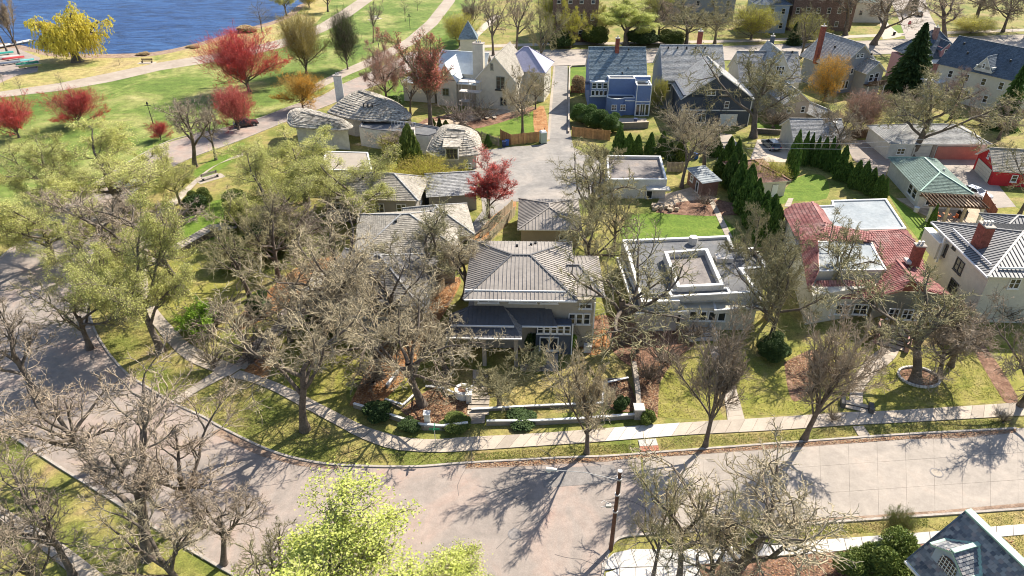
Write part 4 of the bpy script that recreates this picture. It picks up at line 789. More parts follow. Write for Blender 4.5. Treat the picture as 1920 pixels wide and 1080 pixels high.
# ---- big grey house right of the blue one
r, W, D = frame('long_grey_house', 'long dark slate house with a broad light grey shingle roof and two rear gables', (1247, 158), (1345, 180), (1243, 92), 6.0, yaw=R(-2))
W = 12.5; walls(r, .3, 3.2, W, 18, 0, 6.2, GREYW); gable(r, .3, 3.2, W, 17, 6.2, 5.2, 'x', SH_LT, GREYW, .4, 'course'); vents(r, [(1.5 + k * 1.9, 9.2, 11.0) for k in range(5)])
walls(r, 2.4, -7.2, W + 3.2, 4.5, 0, 6.0, NAVY, 'rear_wing_wall'); gable(r, 2.4, -7.2, W + 3.2, 5.5, 5.6, 4.6, 'y', SH_LT, NAVY, .5, 'course')
win(r, 'F', (W * .84, -7.22, 3.6), .9, 1.3); win(r, 'F', (W * .55, -7.22, 6.0), 1.6, 1.2, nx=2); MB().box(2.4, -7.32, 3.0, W + 3.2, -7.2, 3.2, WHITE).build('trim_band', r); door(r, 'F', (W * .80, -7.22, 0), 3.4, 2.4, WHITE, 4); win(r, 'F', (3.2, -7.22, .6), 1.7, 1.9, nx=2); win(r, 'F', (5.6, -7.22, .6), 1.7, 1.9, nx=2)
win(r, 'F', (.9, 3.18, 3.8), 1.0, 1.5); MB().box(W + 3.06, -7.34, 0, W + 3.2, -7.2, 5.6, WHITE).build('corner_board', r); chimney(r, (8.6, 13), .9, .8, 8, 13.5, BRICK, 1)
# ---- cream gabled house
r, W, D = frame('cream_gabled_house', 'cream house with steep crossing grey gables behind the big bare oak', (1388, 150), (1502, 150), (1385, 110), 6.0, yaw=R(-2))
W = 12.5; walls(r, .3, .3, W - .3, 11, 0, 6.0, CREAM); gable(r, .3, .3, W - .3, 11, 6.0, 4.4, 'x', SH_GREY, CREAM, .4, 'course'); walls(r, 4.0, -1.6, 10.0, 3.0, 0, 7.4, CREAM, 'gable_wing_wall'); gable(r, 4.0, -1.6, 10.0, 9, 7.2, 4.6, 'y', SH_LT, CREAM, .6, 'course')
win(r, 'F', (6.2, -1.62, 7.6), 1.7, 1.7, nx=3); win(r, 'F', (6.8, -1.62, 4.0), 1.0, 1.5); win(r, 'F', (8.4, -1.62, 4.0), 1.0, 1.5); win(r, 'F', (1.2, .28, 3.8), 1.6, 1.3, nx=2); win(r, 'F', (1.2, .28, .8), 1.6, 1.5, nx=2); MB().box(4.0, -1.95, 5.9, 10.3, -1.6, 6.1, WHITE).build('trim_band', r)
MB().box(7.9, 3.2, 10.2, 8.8, 4.2, 10.7, NAVY).build('skylight', r); vents(r, [(11.2, 5.2, 10.4)]); chimney(r, (7.6, 8.2), .7, .7, 10, 12.9, NAVY, 1)
# ---- little beige gabled cottage in front
r, W, D = frame('garden_cottage', 'small beige cottage with a grey gable roof below the cream gabled house', (1473, 190), (1518, 187), (1463, 157), 4.6, 'cottage', yaw=R(4))
W = 4.9; walls(r, 0, 0, W, 7, 0, 4.6, M('peach siding', (0.52, 0.43, 0.35), .85, .07)); gable(r, 0, 0, W, 7, 4.5, 1.9, 'y', SH_LT, M('peach siding'), .5, 'course'); win(r, 'F', (.6, -.02, 2.3), .8, 1.3); win(r, 'F', (3.4, -.02, 2.3), .8, 1.3)
for y in (2, 4): MB().box(.6, y, 5.2, 1.1, y + .9, 5.7, NAVY).build('skylight', r)
r = empty('pitched_canopy', G(1528, 232), R(20), 'grey pitched canopy between the cottage and the gabled garage', 'shed'); gable(r, -2.2, -2.5, 2.2, 2.5, 2.4, 1.2, 'y', SH_LT, WOOD_GR, .2); walls(r, -1.9, -2.3, 1.9, 2.3, 0, 2.4, WOOD_GR)
# ---- grey blue house with deck
r, W, D = frame('grey_blue_house', 'grey blue house with a broad front facing gable and a brown rear balcony', (1574, 124), (1688, 150), (1546, 88), 6.2, yaw=R(18))
W = 10.5; D = 12; walls(r, .4, .4, W - .4, D, 0, 6.2, GREYW); gable(r, .4, .4, W - .4, D, 6.2, 4.2, 'y', SH_LT, GREYW, .8, 'course', ohg=.7)
walls(r, 5.0, -3.0, W - 1.0, .4, 0, 5.4, M('light grey siding', (0.36, 0.355, 0.34), .85, .06), 'rear_wing_wall'); gable(r, 5.0, -3.0, W - 1.0, 3.2, 5.4, 1.9, 'y', SH_LT, M('light grey siding'), .5, 'course', ohg=.5)
for x in (4.6, 5.7): win(r, 'F', (x - .4, .38, 7.5), .85, .9)
win(r, 'F', (1.0, .38, 4.1), 1.2, 1.6); win(r, 'F', (3.7, .38, 4.1), .8, 1.3); win(r, 'F', (5.9, -3.02, 3.2), 1.1, 1.5); win(r, 'F', (7.3, -3.02, 2.9), 1.1, 2.0)
for k in range(4): win(r, 'F', (.6 + k * .85, .38, .9), .78, 1.8, ny=1)
m = MB(); m.box(4.9, -4.4, 2.5, W - .8, -3.05, 2.7, WOOD_DK); m.build('balcony_floor', r); MB().box(4.9, -4.5, 2.7, W - .8, -4.4, 3.6, WOOD_DK).build('balcony_rail', r)
for x in (5.1, W - 1.1): MB().box(x, -4.4, 0, x + .15, -4.25, 2.5, WHITE).build('post', r)
chimney(r, (.0, D * .62), .9, .8, 5.0, 13.0, BRICK, 1); vents(r, [(3.0, 6, 8.7), (6.8, 2, 9.2), (7.6, -.3, 8.2), (5.3, 10, 10.3)])
# ---- pink house
r, W, D = frame('pink_house', 'rose coloured house with a steep dark blue grey hip roof and white lower roof', (1714, 118), (1826, 116), (1712, 90), 5.6, yaw=R(2))
W = 12.6; walls(r, .3, .3, W - .3, 10.5, 0, 5.6, PINK); hip(r, .6, .9, W - .8, 10.5, 6.2, 5.2, SH_DK, .3, 'course', capm=SH_DK); slope(r, [(-.5, -.9, 5.7), (W + .6, -.9, 5.7), (W - .4, 1.6, 6.4), (.6, 1.6, 6.4)], M('white roof sheet', (0.66, 0.66, 0.64), .7, .06))
walls(r, 6.0, 1.0, 8.4, 4.5, 6.4, 8.6, PINK, 'dormer_wall'); gable(r, 6.0, 1.0, 8.4, 5.2, 8.4, 1.4, 'y', SH_DK, PINK, .3, 'course', ohg=.3); win(r, 'F', (6.7, .98, 6.9), 1.0, 1.4); chimney(r, (5.6, 4.4), .9, .8, 8, 12.2, M('old pink brick', (0.34, 0.19, 0.16), .9, .3, 2.5), 1)
win(r, 'F', (1.0, .28, 3.4), 2.4, 1.5, nx=2); win(r, 'F', (5.9, .28, 3.3), 1.3, 1.6); MB().box(.3, -1.2, 2.5, 5.4, .3, 2.75, SH_DK).build('porch_roof', r); MB().box(.3, -1.3, 2.4, 5.4, -1.2, 2.7, WHITE).build('gutter', r); win(r, 'F', (3.6, .28, .6), .9, 1.5); win(r, 'F', (.8, .28, .6), .9, 1.5); MB().box(4.5, .16, 2.8, 4.65, .3, 5.6, WHITE).build('trim_board', r)
# ---- white house at the right edge
r, W, D = frame('white_gabled_house', 'tall cream white house with a dark blue grey gable roof at the top right corner', (1918, 150), (1990, 190), (1846, 64), 7.4, yaw=R(31))
W = 10; D = 17; walls(r, .2, .2, W, D, 0, 7.4, CREAM); gable(r, .2, .2, W, D, 7.4, 4.6, 'y', SH_DK, STUCCO_W, .5, 'course'); walls(r, -.3, 6.0, 3.6, 9.4, 7.3, 8.4, STUCCO_W, 'dormer_wall')
gable(r, -.3, 6.0, 3.8, 9.4, 7.9, 2.4, 'x', SH_DK, STUCCO_W, .2, 'course', ohg=.2); win(r, 'L', (-.34, 8.1, 8.0), .6, 1.0)
for y, z in ((14.5, 4.6), (11.0, 4.6), (7.5, 4.6), (4.0, 4.6), (14.0, 1.4), (10.0, 1.4), (6.0, 1.4)): win(r, 'L', (.18, y, z), 1.0, 1.5)
walls(r, -2.6, 14.5, .2, 18, 0, 3.6, CREAM, 'porch_wall'); MB().box(-2.9, 14.2, 3.6, .2, 18.3, 3.8, WHITE).build('porch_roof', r); vents(r, [(2.2, 13, 9.6), (2.4, 4.5, 9.8), (3.6, 15, 11)])
# ---- cream tudor house under scaffold
r, W, D = frame('cream_cottage_house', 'cream storybook house with pale patched roofs and scaffolding at its gable', (900, 140), (962, 128), (870, 100), 6.0, yaw=R(-14))
walls(r, 0, -3.2, 8.4, 4, 0, 6.2, CREAM); gable(r, 0, -3.2, 8.4, 9, 6.2, 4.6, 'y', SH_TAN, CREAM, .35, 'course'); chimney(r, (-.6, 1.4), 2.2, 1.4, 0, 12.0, CREAM, 3)
win(r, 'F', (4.4, -3.22, 4.2), 1.8, 2.6, M('sage frame', (0.25, 0.27, 0.22)), nx=2, ny=3); win(r, 'F', (5.2, -3.22, .9), 1.4, 1.7, M('sage frame'), nx=2); win(r, 'F', (3.2, -3.22, 8.0), .6, 1.3, M('sage frame'))
MB().box(4.2, -3.7, 4.0, 6.4, -3.2, 4.2, BLACK).build('window_box', r)
walls(r, 3, 4, 13, 11, 0, 6.0, CREAM, 'rear_wing_wall'); hip(r, 3, 4, 13, 13, 6.2, 4.0, M('lilac weathered roof', (0.42, 0.40, 0.50), .8, .12, .5, 4), .3, None)
walls(r, -9.5, 1.0, 0, 8, 0, 6.0, CREAM, 'left_wing_wall'); gable(r, -9.5, 1.0, .4, 8, 6.0, 3.4, 'x', M('white roof underlay', (0.62, 0.66, 0.67), .7, .08, .5, 3), CREAM, .3); 
walls(r, -8.6, -3.6, -4.2, 2, 0, 5.4, CREAM, 'left_gable_wall'); gable(r, -8.6, -3.6, -4.2, 3.5, 5.6, 3.2, 'y', M('white roof underlay'), CREAM, .3, ohg=.3); win(r, 'F', (-6.9, -3.62, 5.4), .9, 1.5, M('sage frame')); win(r, 'F', (-7.2, -3.62, 2.2), 1.4, 1.5, M('sage frame'), nx=2)
walls(r, -16.5, -2.5, -9.5, 5, 0, 4.0, CREAM, 'low_wing_wall'); hip(r, -16.5, -2.5, -9.5, 5, 4.0, 2.6, M('white roof underlay'), .3); walls(r, -4.2, -2.8, -.2, 1.0, 0, 4.6, BEIGE, 'middle_wall'); MB().box(-4.6, -3.3, 4.6, .2, 1.2, 4.8, M('white roof underlay')).build('flat_roof', r)
cR = r
a = Vector(r.location); yw = r.rotation_euler.z; cx, sx = math.cos(yw), math.sin(yw)
p = Vector((a.x + (-.5) * cx + 5.2 * sx, a.y + (-.5) * sx - 5.2 * cx, 0)); r = empty('scaffolding', p, yw, 'metal scaffolding tower standing against the cream house wall', 'scaffold')
for x in (-2.2, 0, 2.2):
    for y in (-1.2, .6): MB().tube([(x, y, 0), (x, y, 6.6)], .05, STEEL, 5).build('upright', r)
for z in (2.0, 4.0, 6.0):
    for y in (-1.2, .6): MB().tube([(-2.3, y, z), (2.3, y, z)], .04, STEEL, 5).build('ledger', r)
    MB().box(-2.2, -1.15, z + .05, (0 if z == 2 else 2.2), .5, z + .12, CONC_W).build('platform', r)
MB().beam((-2.2, -1.2, 2), (0, -1.2, 4), .06, .06, STEEL).build('brace', r); MB().beam((0, -1.2, 0), (2.2, -1.2, 2), .06, .06, STEEL).build('brace', r)
# small pointed roof kiosk behind it
r = empty('pointed_turret', G(880, 120), 0, 'small pointed blue grey turret roof behind the cream house', 'turret'); walls(r, -2, -2, 2, 2, 0, 6.6, CREAM)
for k in range(4):
    q = [(-2.4, -2.4), (2.4, -2.4), (2.4, 2.4), (-2.4, 2.4)]; slope(r, [(*q[k], 6.5), (*q[(k + 1) % 4], 6.5), (0, 0, 10.5)], SH_BLUE)
# ---- storybook shingle house with curved flat link
r, W, D = frame('storybook_house', 'sprawling white house with wavy weathered shingle roofs and a dark curved flat link', (545, 262), (765, 262), (545, 215), 4.0, yaw=R(12))
def bulge_roof(r, pts_eave, ridge, mat, name='shingle_roof'):
    """soft rolled shingle roof: layered courses from a curving eave up to the ridge, with a fat rolled eave"""
    E = smooth([loc(r, *p) for p in pts_eave] + [loc(r, *pts_eave[0])], 3)[:-1]; A, B = loc(r, *ridge[0]), loc(r, *ridge[-1]); n = len(E); nr = []
    d = B - A; Lr_ = d.length
    for e in E: t = max(0, min(1, (e - A).dot(d) / (Lr_ * Lr_))); nr.append(A + d * t)
    base, crs = MB(), MB(); rows = 13
    for i in range(n):
        j = (i + 1) % n; base.add([E[i], E[j], nr[j], nr[i]] if (nr[i] - nr[j]).length > .02 else [E[i], E[j], nr[i]], [(0, 1, 2, 3)] if (nr[i] - nr[j]).length > .02 else [(0, 1, 2)], mat)
        up = Vector((0, 0, 1))
        for k in range(rows):
            t0, t1 = k / rows, (k + 1) / rows; wob = .10 * math.sin(i * 1.3 + k * .9); bel = lambda t: up * (.45 * abs(math.sin(t * 3.1416)) ** .8)
            seg = max(1, int((E[i] - E[j]).length * (1 - t0) / .55))
            for q in range(seg):
                u0, u1 = q / seg, (q + .93) / seg; lift = up * random.uniform(.05, .15)
                P = [E[i].lerp(nr[i], t0).lerp(E[j].lerp(nr[j], t0), u) + bel(t0) + lift - up * (.02 * wob) for u in (u0, u1)] + [E[i].lerp(nr[i], min(1, t1 + .02)).lerp(E[j].lerp(nr[j], min(1, t1 + .02)), u) + bel(t1) for u in (u1, u0)]
                crs.add(P + [P[0] - up * .14, P[1] - up * .14], [(0, 1, 2, 3), (0, 4, 5, 1)], mat)
    base.build(name, r); c = crs.build('shingle_courses', r); c['kind'] = 'stuff'
    MB().tube([e - Vector((0, 0, .08)) for e in E] + [E[0] - Vector((0, 0, .08))], .22, mat, 7).build('rolled_eave', r, smooth=True)
    MB().tube([A + Vector((0, 0, .12)), B + Vector((0, 0, .12))], .2, mat, 7).build('ridge_roll', r, smooth=True)
bulge_roof(r, [(615, 210, 4), (655, 222, 4), (705, 226, 4), (765, 222, 4), (763, 208, 4), (735, 188, 4), (690, 176, 4), (640, 190, 4)], [(672, 172, 6.6), (722, 190, 6.0)], SH_THATCH)
bulge_roof(r, [(540, 215, 4.4), (545, 235, 4.4), (590, 240, 4.4), (640, 243, 4.4), (660, 236, 4.4), (640, 225, 4.4), (590, 208, 4.4), (552, 205, 4.4)], [(565, 212, 5.5), (632, 226, 5.5)], SH_THATCH)
for pts, z in (([(620, 206), (660, 218), (760, 216), (755, 206), (690, 182), (650, 190)], 4.0), ([(550, 232), (655, 238), (650, 224), (560, 210)], 4.4)): P = inset([loc(r, x, y, z) for x, y in pts], .3); MB().prism([(q.x, q.y) for q in P], 0, z - .2, STUCCO_W).build('wall', r)
flat_block(r, [(673, 237), (700, 242), (740, 246), (770, 250), (803, 254), (823, 247), (823, 238), (770, 228), (720, 225), (682, 222)], 3.6, STUCCO_W, MEMB, .3, .25, capm=M('dark coping', (0.10, 0.10, 0.11)), name='link_wall')
rl = [loc(r, 735 + k * 5.5, 234 + k * .4, 3.6) for k in range(9)]
for k in range(9): ubox('baluster', r, WHITE, Vector((rl[k].x, rl[k].y, 3.95)), .07, .07, .75)
MB().beam(rl[0] + Vector((0, 0, .75)), rl[-1] + Vector((0, 0, .75)), .08, .06, WHITE).build('handrail', r)
for p0, p1, z0, z1, s in (((637, 205), None, 0, 9.6, 1.5),):
    p = loc(r, 638, 185, 5.0); chimney(r, (p.x, p.y), 1.5, 1.0, 0, 9.4, STUCCO_W, 2)
for k in range(5): q = loc(r, 668 - k * 8, 178 + k * 5, 6.3 - k * .35); MB().box(q.x - .1, q.y - .1, q.z - .3, q.x + .1, q.y + .1, q.z + .1, BLACK).build('ridge_vent', r)
for k in range(3): q = loc(r, 684 + k * 8, 196 + k * .5, 5.9); MB().box(q.x - .35, q.y - .5, q.z - .3, q.x - .1, q.y + .5, q.z + .25, BLACK).build('roof_slot', r)
# ---- thatched cottage
r, W, D = frame('thatched_cottage', 'white cottage under a humped shaggy shingle roof with one dormer window', (800, 285), (900, 285), (815, 240), 3.0, 'cottage', yaw=R(2))
bulge_roof(r, [(800, 283, 3.0), (815, 292, 3.0), (850, 293, 3.0), (897, 288, 3.0), (902, 275, 3.0), (893, 248, 3.0), (860, 236, 3.0), (828, 238, 3.0), (812, 258, 3.0)], [(838, 244, 5.6), (872, 246, 5.6)], SH_THATCH)
P = inset([loc(r, x, y, 3.0) for x, y in ((806, 284), (895, 286), (890, 250), (825, 242))], .2); MB().prism([(q.x, q.y) for q in P], 0, 2.8, STUCCO_W).build('wall', r)
p = loc(r, 835, 296, 3.0); walls(r, p.x, p.y - .1, p.x + 2.2, p.y + 3.5, 2.6, 4.7, STUCCO_W, 'dormer_wall'); MB().box(p.x - .35, p.y - .35, 4.7, p.x + 2.55, p.y + 3.6, 5.0, SH_THATCH).build('dormer_roof', r); win(r, 'F', (p.x + .2, p.y - .14, 3.0), 1.8, 1.6, M('olive frame', (0.14, 0.14, 0.08)), nx=3, ny=2)
win(r, 'F', (p.x + 3.2, p.y + .45, 1.0), 1.0, .8, nx=2)
# ---- shingle garage below it
r, W, D = frame('grey_shingle_garage', 'low garage with a plain light grey shingle roof beside the red budding tree', (800, 368), (893, 362), (818, 316), 2.8, 'garage', yaw=R(8))
W, D = 7.6, 8.5; walls(r, .3, .3, W - .3, D - .3, 0, 2.8, TAUPE); gable(r, .3, .3, W - .3, D - .3, 2.9, 1.6, 'x', SH_LT, TAUPE, .4, 'course')
# ---- low houses half hidden by the oaks
for nm, lb, FL, FR, BL, z, h, W, D, yw, roof, wall in (
    ('hip_roof_bungalow', 'tan hip roofed house half hidden by bare oak branches left of the grey garage', (668, 480), (800, 470), (690, 400), 5.0, 2.4, 12, 11, 8, SH_TAN, TAUPE),
    ('grey_roof_bungalow', 'low grey tan roof seen through oak twigs beside the lot corner', (762, 450), (862, 450), (775, 392), 4.4, 2.2, 8.5, 9, 10, SH_TAN, BEIGE),
    ('dark_roof_house', 'dark slate roofed house under the pale spreading oaks on the left', (590, 560), (720, 560), (560, 470), 4.4, 2.6, 11.5, 11, -6, SH_CHAR, GREYW),
    ('wide_low_house', 'wide low taupe house beneath the green budding oaks', (600, 370), (700, 366), (610, 320), 4.0, 2.2, 14, 8, -4, SH_TAN, TAUPE)):
    r, _w, _d = frame(nm, lb, FL, FR, BL, z, yaw=R(yw)); walls(r, .5, .5, W - .5, D - .5, 0, z - .05, wall); hip(r, 0, 0, W, D, z, h, roof, .2, 'course', capm=SH_LT)
    for k in range(4): win(r, 'F', (1.2 + k * W / 4.4, .48, z - 2.3), 1.4, 1.4, nx=2)
    win(r, 'L', (.48, D * .6, z - 2.3), 1.4, 1.4, nx=2); win(r, 'R', (W - .48, D * .4, z - 2.3), 1.4, 1.4, nx=2); vents(r, [(W * .4, D * .4, z + h * .8)])
r, W, D = frame('flat_tan_annex', 'flat tan roofed annex with white fascia under the left oak branches', (612, 320), (700, 318), (625, 285), 3.6, 'annex', yaw=R(0)); flat_block(r, [(600, 318), (698, 318), (690, 285), (610, 283)], 3.6, STUCCO_W, M('tan roof deck', (0.36, 0.31, 0.25), .9, .1), .12, .25)
r, W, D = frame('dark_flat_annex', 'long low flat roof between the yellow willow and the bungalows', (680, 352), (800, 346), (690, 330), 3.0, 'annex', yaw=R(5)); walls(r, 0, 0, 12, 3.8, 0, 2.9, NAVY); MB().box(-.2, -.2, 2.9, 12.2, 4, 3.1, M('tan roof deck')).build('flat_roof', r)
r = empty('white_chimney', G(776, 322), 0, 'tall white chimney in front of the green cone evergreen', 'chimney'); chimney(r, (0, 0), 1.3, 1.0, 0, 7.4, STUCCO_W, 1, 'stack')
r = empty('white_garden_room', G(630, 580), R(-8), 'white walled sunroom corner under the oak beside the hillside terrace', 'sunroom'); walls(r, -3.2, -.6, 1.4, 3.4, 0, 2.6, STUCCO_W); MB().box(-3.5, -.9, 2.6, 1.7, 3.6, 2.8, CONC_W).build('flat_roof', r); win(r, 'F', (-2.6, -.62, .7), 1.6, 1.4, nx=2)
# ---- slate roofed house bottom right
a = (1814, 957); zs = 7.5
r, W, D = frame('slate_roof_house', 'house with mottled blue slate roof, green copper ridges and a dormer, bottom right', (1700, 1055), (1814, 957), (1700, 1055), 0.0, yaw=0.0)
Rt = loc(r, 1814, 957, 9.0); Rb = loc(r, 1975, 1110, 9.0); dR = (Rb - Rt); dR.z = 0; dR.normalize(); El = loc(r, 1700, 1050, 5.0); perp = Vector((dR.y, -dR.x, 0)); perp = perp if perp.x < 0 else -perp
Lr = 16.0; kk = (El - Rt).dot(perp); e0 = Rt + perp * kk; e0.z = 5.0; e0 += dR * (El - Rt).dot(dR)
slope(r, [Rt, Rt + dR * Lr, e0 + dR * Lr, e0], SLATE, 'slate', edge=COPPER); o0 = Rt - perp * kk; o0.z = 5.0; o0 += dR * (El - Rt).dot(dR)
slope(r, [Rt + dR * Lr, Rt, o0, o0 + dR * Lr], SLATE, 'slate', edge=WHITE)
cap(r, Rt, Rt + dR * Lr, COPPER, .5, .12); cap(r, Rt, e0, SH_DK, .1, .06)
P = [e0 - perp * .8 + dR * .6, Rt + dR * 1.2, o0 + perp * .8 + dR * .6, o0 + perp * .8 + dR * Lr, e0 - perp * .8 + dR * Lr]; MB().prism([(q.x, q.y) for q in P], 0, 4.6, BEIGE).build('wall', r)
MB().beam(e0 - Vector((0, 0, .1)) + perp * .1, e0 + dR * Lr - Vector((0, 0, .1)) + perp * .1, .16, .16, WHITE).build('gutter', r)
# dormer
sl_n = (Rt.z - 5.0) / kk
def on(u, v): q = Rt + dR * v + perp * u; q.z = Rt.z - sl_n * u; return q
dp = loc(r, 1805, 1048, 7.0); u0, v0 = (dp - Rt).dot(perp), (dp - Rt).dot(dR); rg = 1.15; up = Vector((0, 0, 1))
f0, f1 = on(u0 + 1.0, v0 - rg), on(u0 + 1.0, v0 + rg); zt = f0.z + 1.2; ap = on(u0 + 1.0, v0); ap.z = zt + 1.0; ub = (Rt.z - ap.z) / sl_n; bk = on(ub + .02, v0); ue = (Rt.z - zt) / sl_n; b0, b1 = on(ue, v0 - rg - .2), on(ue, v0 + rg + .2)
F0, F1 = Vector((f0.x, f0.y, zt)), Vector((f1.x, f1.y, zt)); ex = perp * .35
slope(r, [F0 + ex - dR * .2, ap + ex, bk, b0], SLATE, 'slate', edge=COPPER, name='dormer_roof'); slope(r, [ap + ex, F1 + ex + dR * .2, b1, bk], SLATE, 'slate', edge=COPPER, name='dormer_roof')
cap(r, ap + ex, bk, COPPER, .3, .1); cap(r, F1 + ex + dR * .2, b1, COPPER, .16, .08); cap(r, F0 + ex - dR * .2, b0, COPPER, .16, .08); cap(r, bk, b1, COPPER, .3, .05, 'valley_flashing'); cap(r, bk, b0, COPPER, .3, .05, 'valley_flashing')
MB().add([f0, f1, F1, ap, F0, b0, b1], [(0, 1, 2, 3, 4), (0, 4, 5), (2, 1, 6)], M('blue grey dormer paint', (0.36, 0.42, 0.50), .7, .06)).build('dormer_wall', r)
c = (f0 + f1) / 2; m = MB(); hw = .62
arch = [c + dR * (hw * math.cos(k * .5236)) + up * (.75 + .55 * math.sin(k * .5236)) for k in range(7)] + [c - dR * hw + up * .1, c + dR * hw + up * .1]
w_ = MB().add([q + perp * .05 for q in arch], [tuple(range(9))], GLASS).build('arched_window', r)
for k in range(-2, 3): ubox('glazing_bar', w_, WHITE, c + dR * k * .24 + perp * .08 + up * .65, .035, .035, 1.05)
for k in range(4): MB().beam(c - dR * .6 + perp * .08 + up * (.25 + k * .27), c + dR * .6 + perp * .08 + up * (.25 + k * .27), .03, .03, WHITE).build('glazing_bar', w_)
# ---- brick blocks along the top edge
for lb, x0, x1, py, h, D_, wall, roof, nwx, nwz in (('dark brown brick apartment block behind the yellow green trees at the top', 1035, 1118, 78, 13, 16, BRICK_BR, SH_GREY, 4, 3), ('brown brick apartment house with cream window surrounds at the top right', 1478, 1592, 58, 15, 14, BRICK_BR, SH_DK, 6, 4),
        ('grey house glimpsed between bare branches at the top edge', 1235, 1372, 40, 7, 12, GREYW, SH_LT, 5, 2), ('blue and white house left of the brown brick block', 1410, 1470, 62, 8, 10, M('pale blue siding', (0.30, 0.36, 0.45), .8, .06), SH_DK, 3, 2), ('pale green roofed house right of the brown brick block', 1600, 1655, 42, 6, 9, CREAM, SH_GREEN, 3, 1)):
    p = G(x0, py); q = G(x1, py); r = empty('apartment_building' if 'apartment' in lb else 'far_house', p, R(-2), lb, 'building'); W = (q - p).length; walls(r, 0, 0, W, D_, 0, h, wall)
    if roof is SH_GREY or h > 12: flat_block(r, [(0, 0), (W, 0), (W, D_), (0, D_)], h + .6, wall, MEMB, .5, .4, z0=h - .1, capm=CREAM, pxmode=False, name='parapet')
    else: hip(r, 0, 0, W, D_, h, 2.6, roof, .5)
    for i in range(nwx):
        for k in range(nwz): win(r, 'F', (W * (i + .5) / nwx - .55, -.02, h * (k + .35) / nwz), 1.1, 1.6, CREAM)
# ================================================================ VEGETATION
def np_obj(name, verts, quads, mats, midx=None, smth=False):
    me = bpy.data.meshes.new(name); nv, nf = len(verts), len(quads)
    me.vertices.add(nv); me.vertices.foreach_set('co', np.asarray(verts, np.float32).ravel())
    me.loops.add(nf * 4); me.loops.foreach_set('vertex_index', np.asarray(quads, np.int32).ravel())
    me.polygons.add(nf); me.polygons.foreach_set('loop_start', np.arange(0, nf * 4, 4, dtype=np.int32))
    if midx is not None: me.polygons.foreach_set('material_index', np.asarray(midx, np.int32))
    if smth: me.polygons.foreach_set('use_smooth', np.ones(nf, bool))
    for m in mats: me.materials.append(m)
    me.update(calc_edges=True); return me
def unit(a): return a / np.maximum(1e-9, np.linalg.norm(a, axis=-1, keepdims=True))
def tubes(P, Rd, k):
    """P (n, m, 3) polylines, Rd (n, m) radii -> verts, quads"""
    n, m, _ = P.shape; T = np.empty_like(P); T[:, 1:-1] = P[:, 2:] - P[:, :-2]; T[:, 0] = P[:, 1] - P[:, 0]; T[:, -1] = P[:, -1] - P[:, -2]; T = unit(T)
    ref = np.where(np.abs(T[..., 2:3]) > .9, np.array([1., 0, 0]), np.array([0, 0, 1.])); A = unit(np.cross(T, ref)); B = np.cross(T, A)
    an = np.arange(k) * 2 * np.pi / k; V = P[:, :, None] + (A[:, :, None] * np.cos(an)[None, None, :, None] + B[:, :, None] * np.sin(an)[None, None, :, None]) * Rd[:, :, None, None]
    base = (np.arange(n)[:, None, None] * m + np.arange(m - 1)[None, :, None]) * k; j = np.arange(k)[None, None]; j2 = (j + 1) % k
    Q = np.stack([base + j, base + j2, base + k + j2, base + k + j], -1).reshape(-1, 4); return V.reshape(-1, 3), Q
def ribbons(P, Rd, rng):
    n, m, _ = P.shape; d = unit(P[:, -1] - P[:, 0]); s = unit(np.cross(d, rng.normal(0, 1, (n, 3))))[:, None] * Rd[:, :, None] * 1.0
    V = np.stack([P - s, P + s], 2); b = (np.arange(n)[:, None] * m + np.arange(m - 1)[None]) * 2; return V.reshape(-1, 3), np.stack([b, b + 1, b + 3, b + 2], -1).reshape(-1, 4)
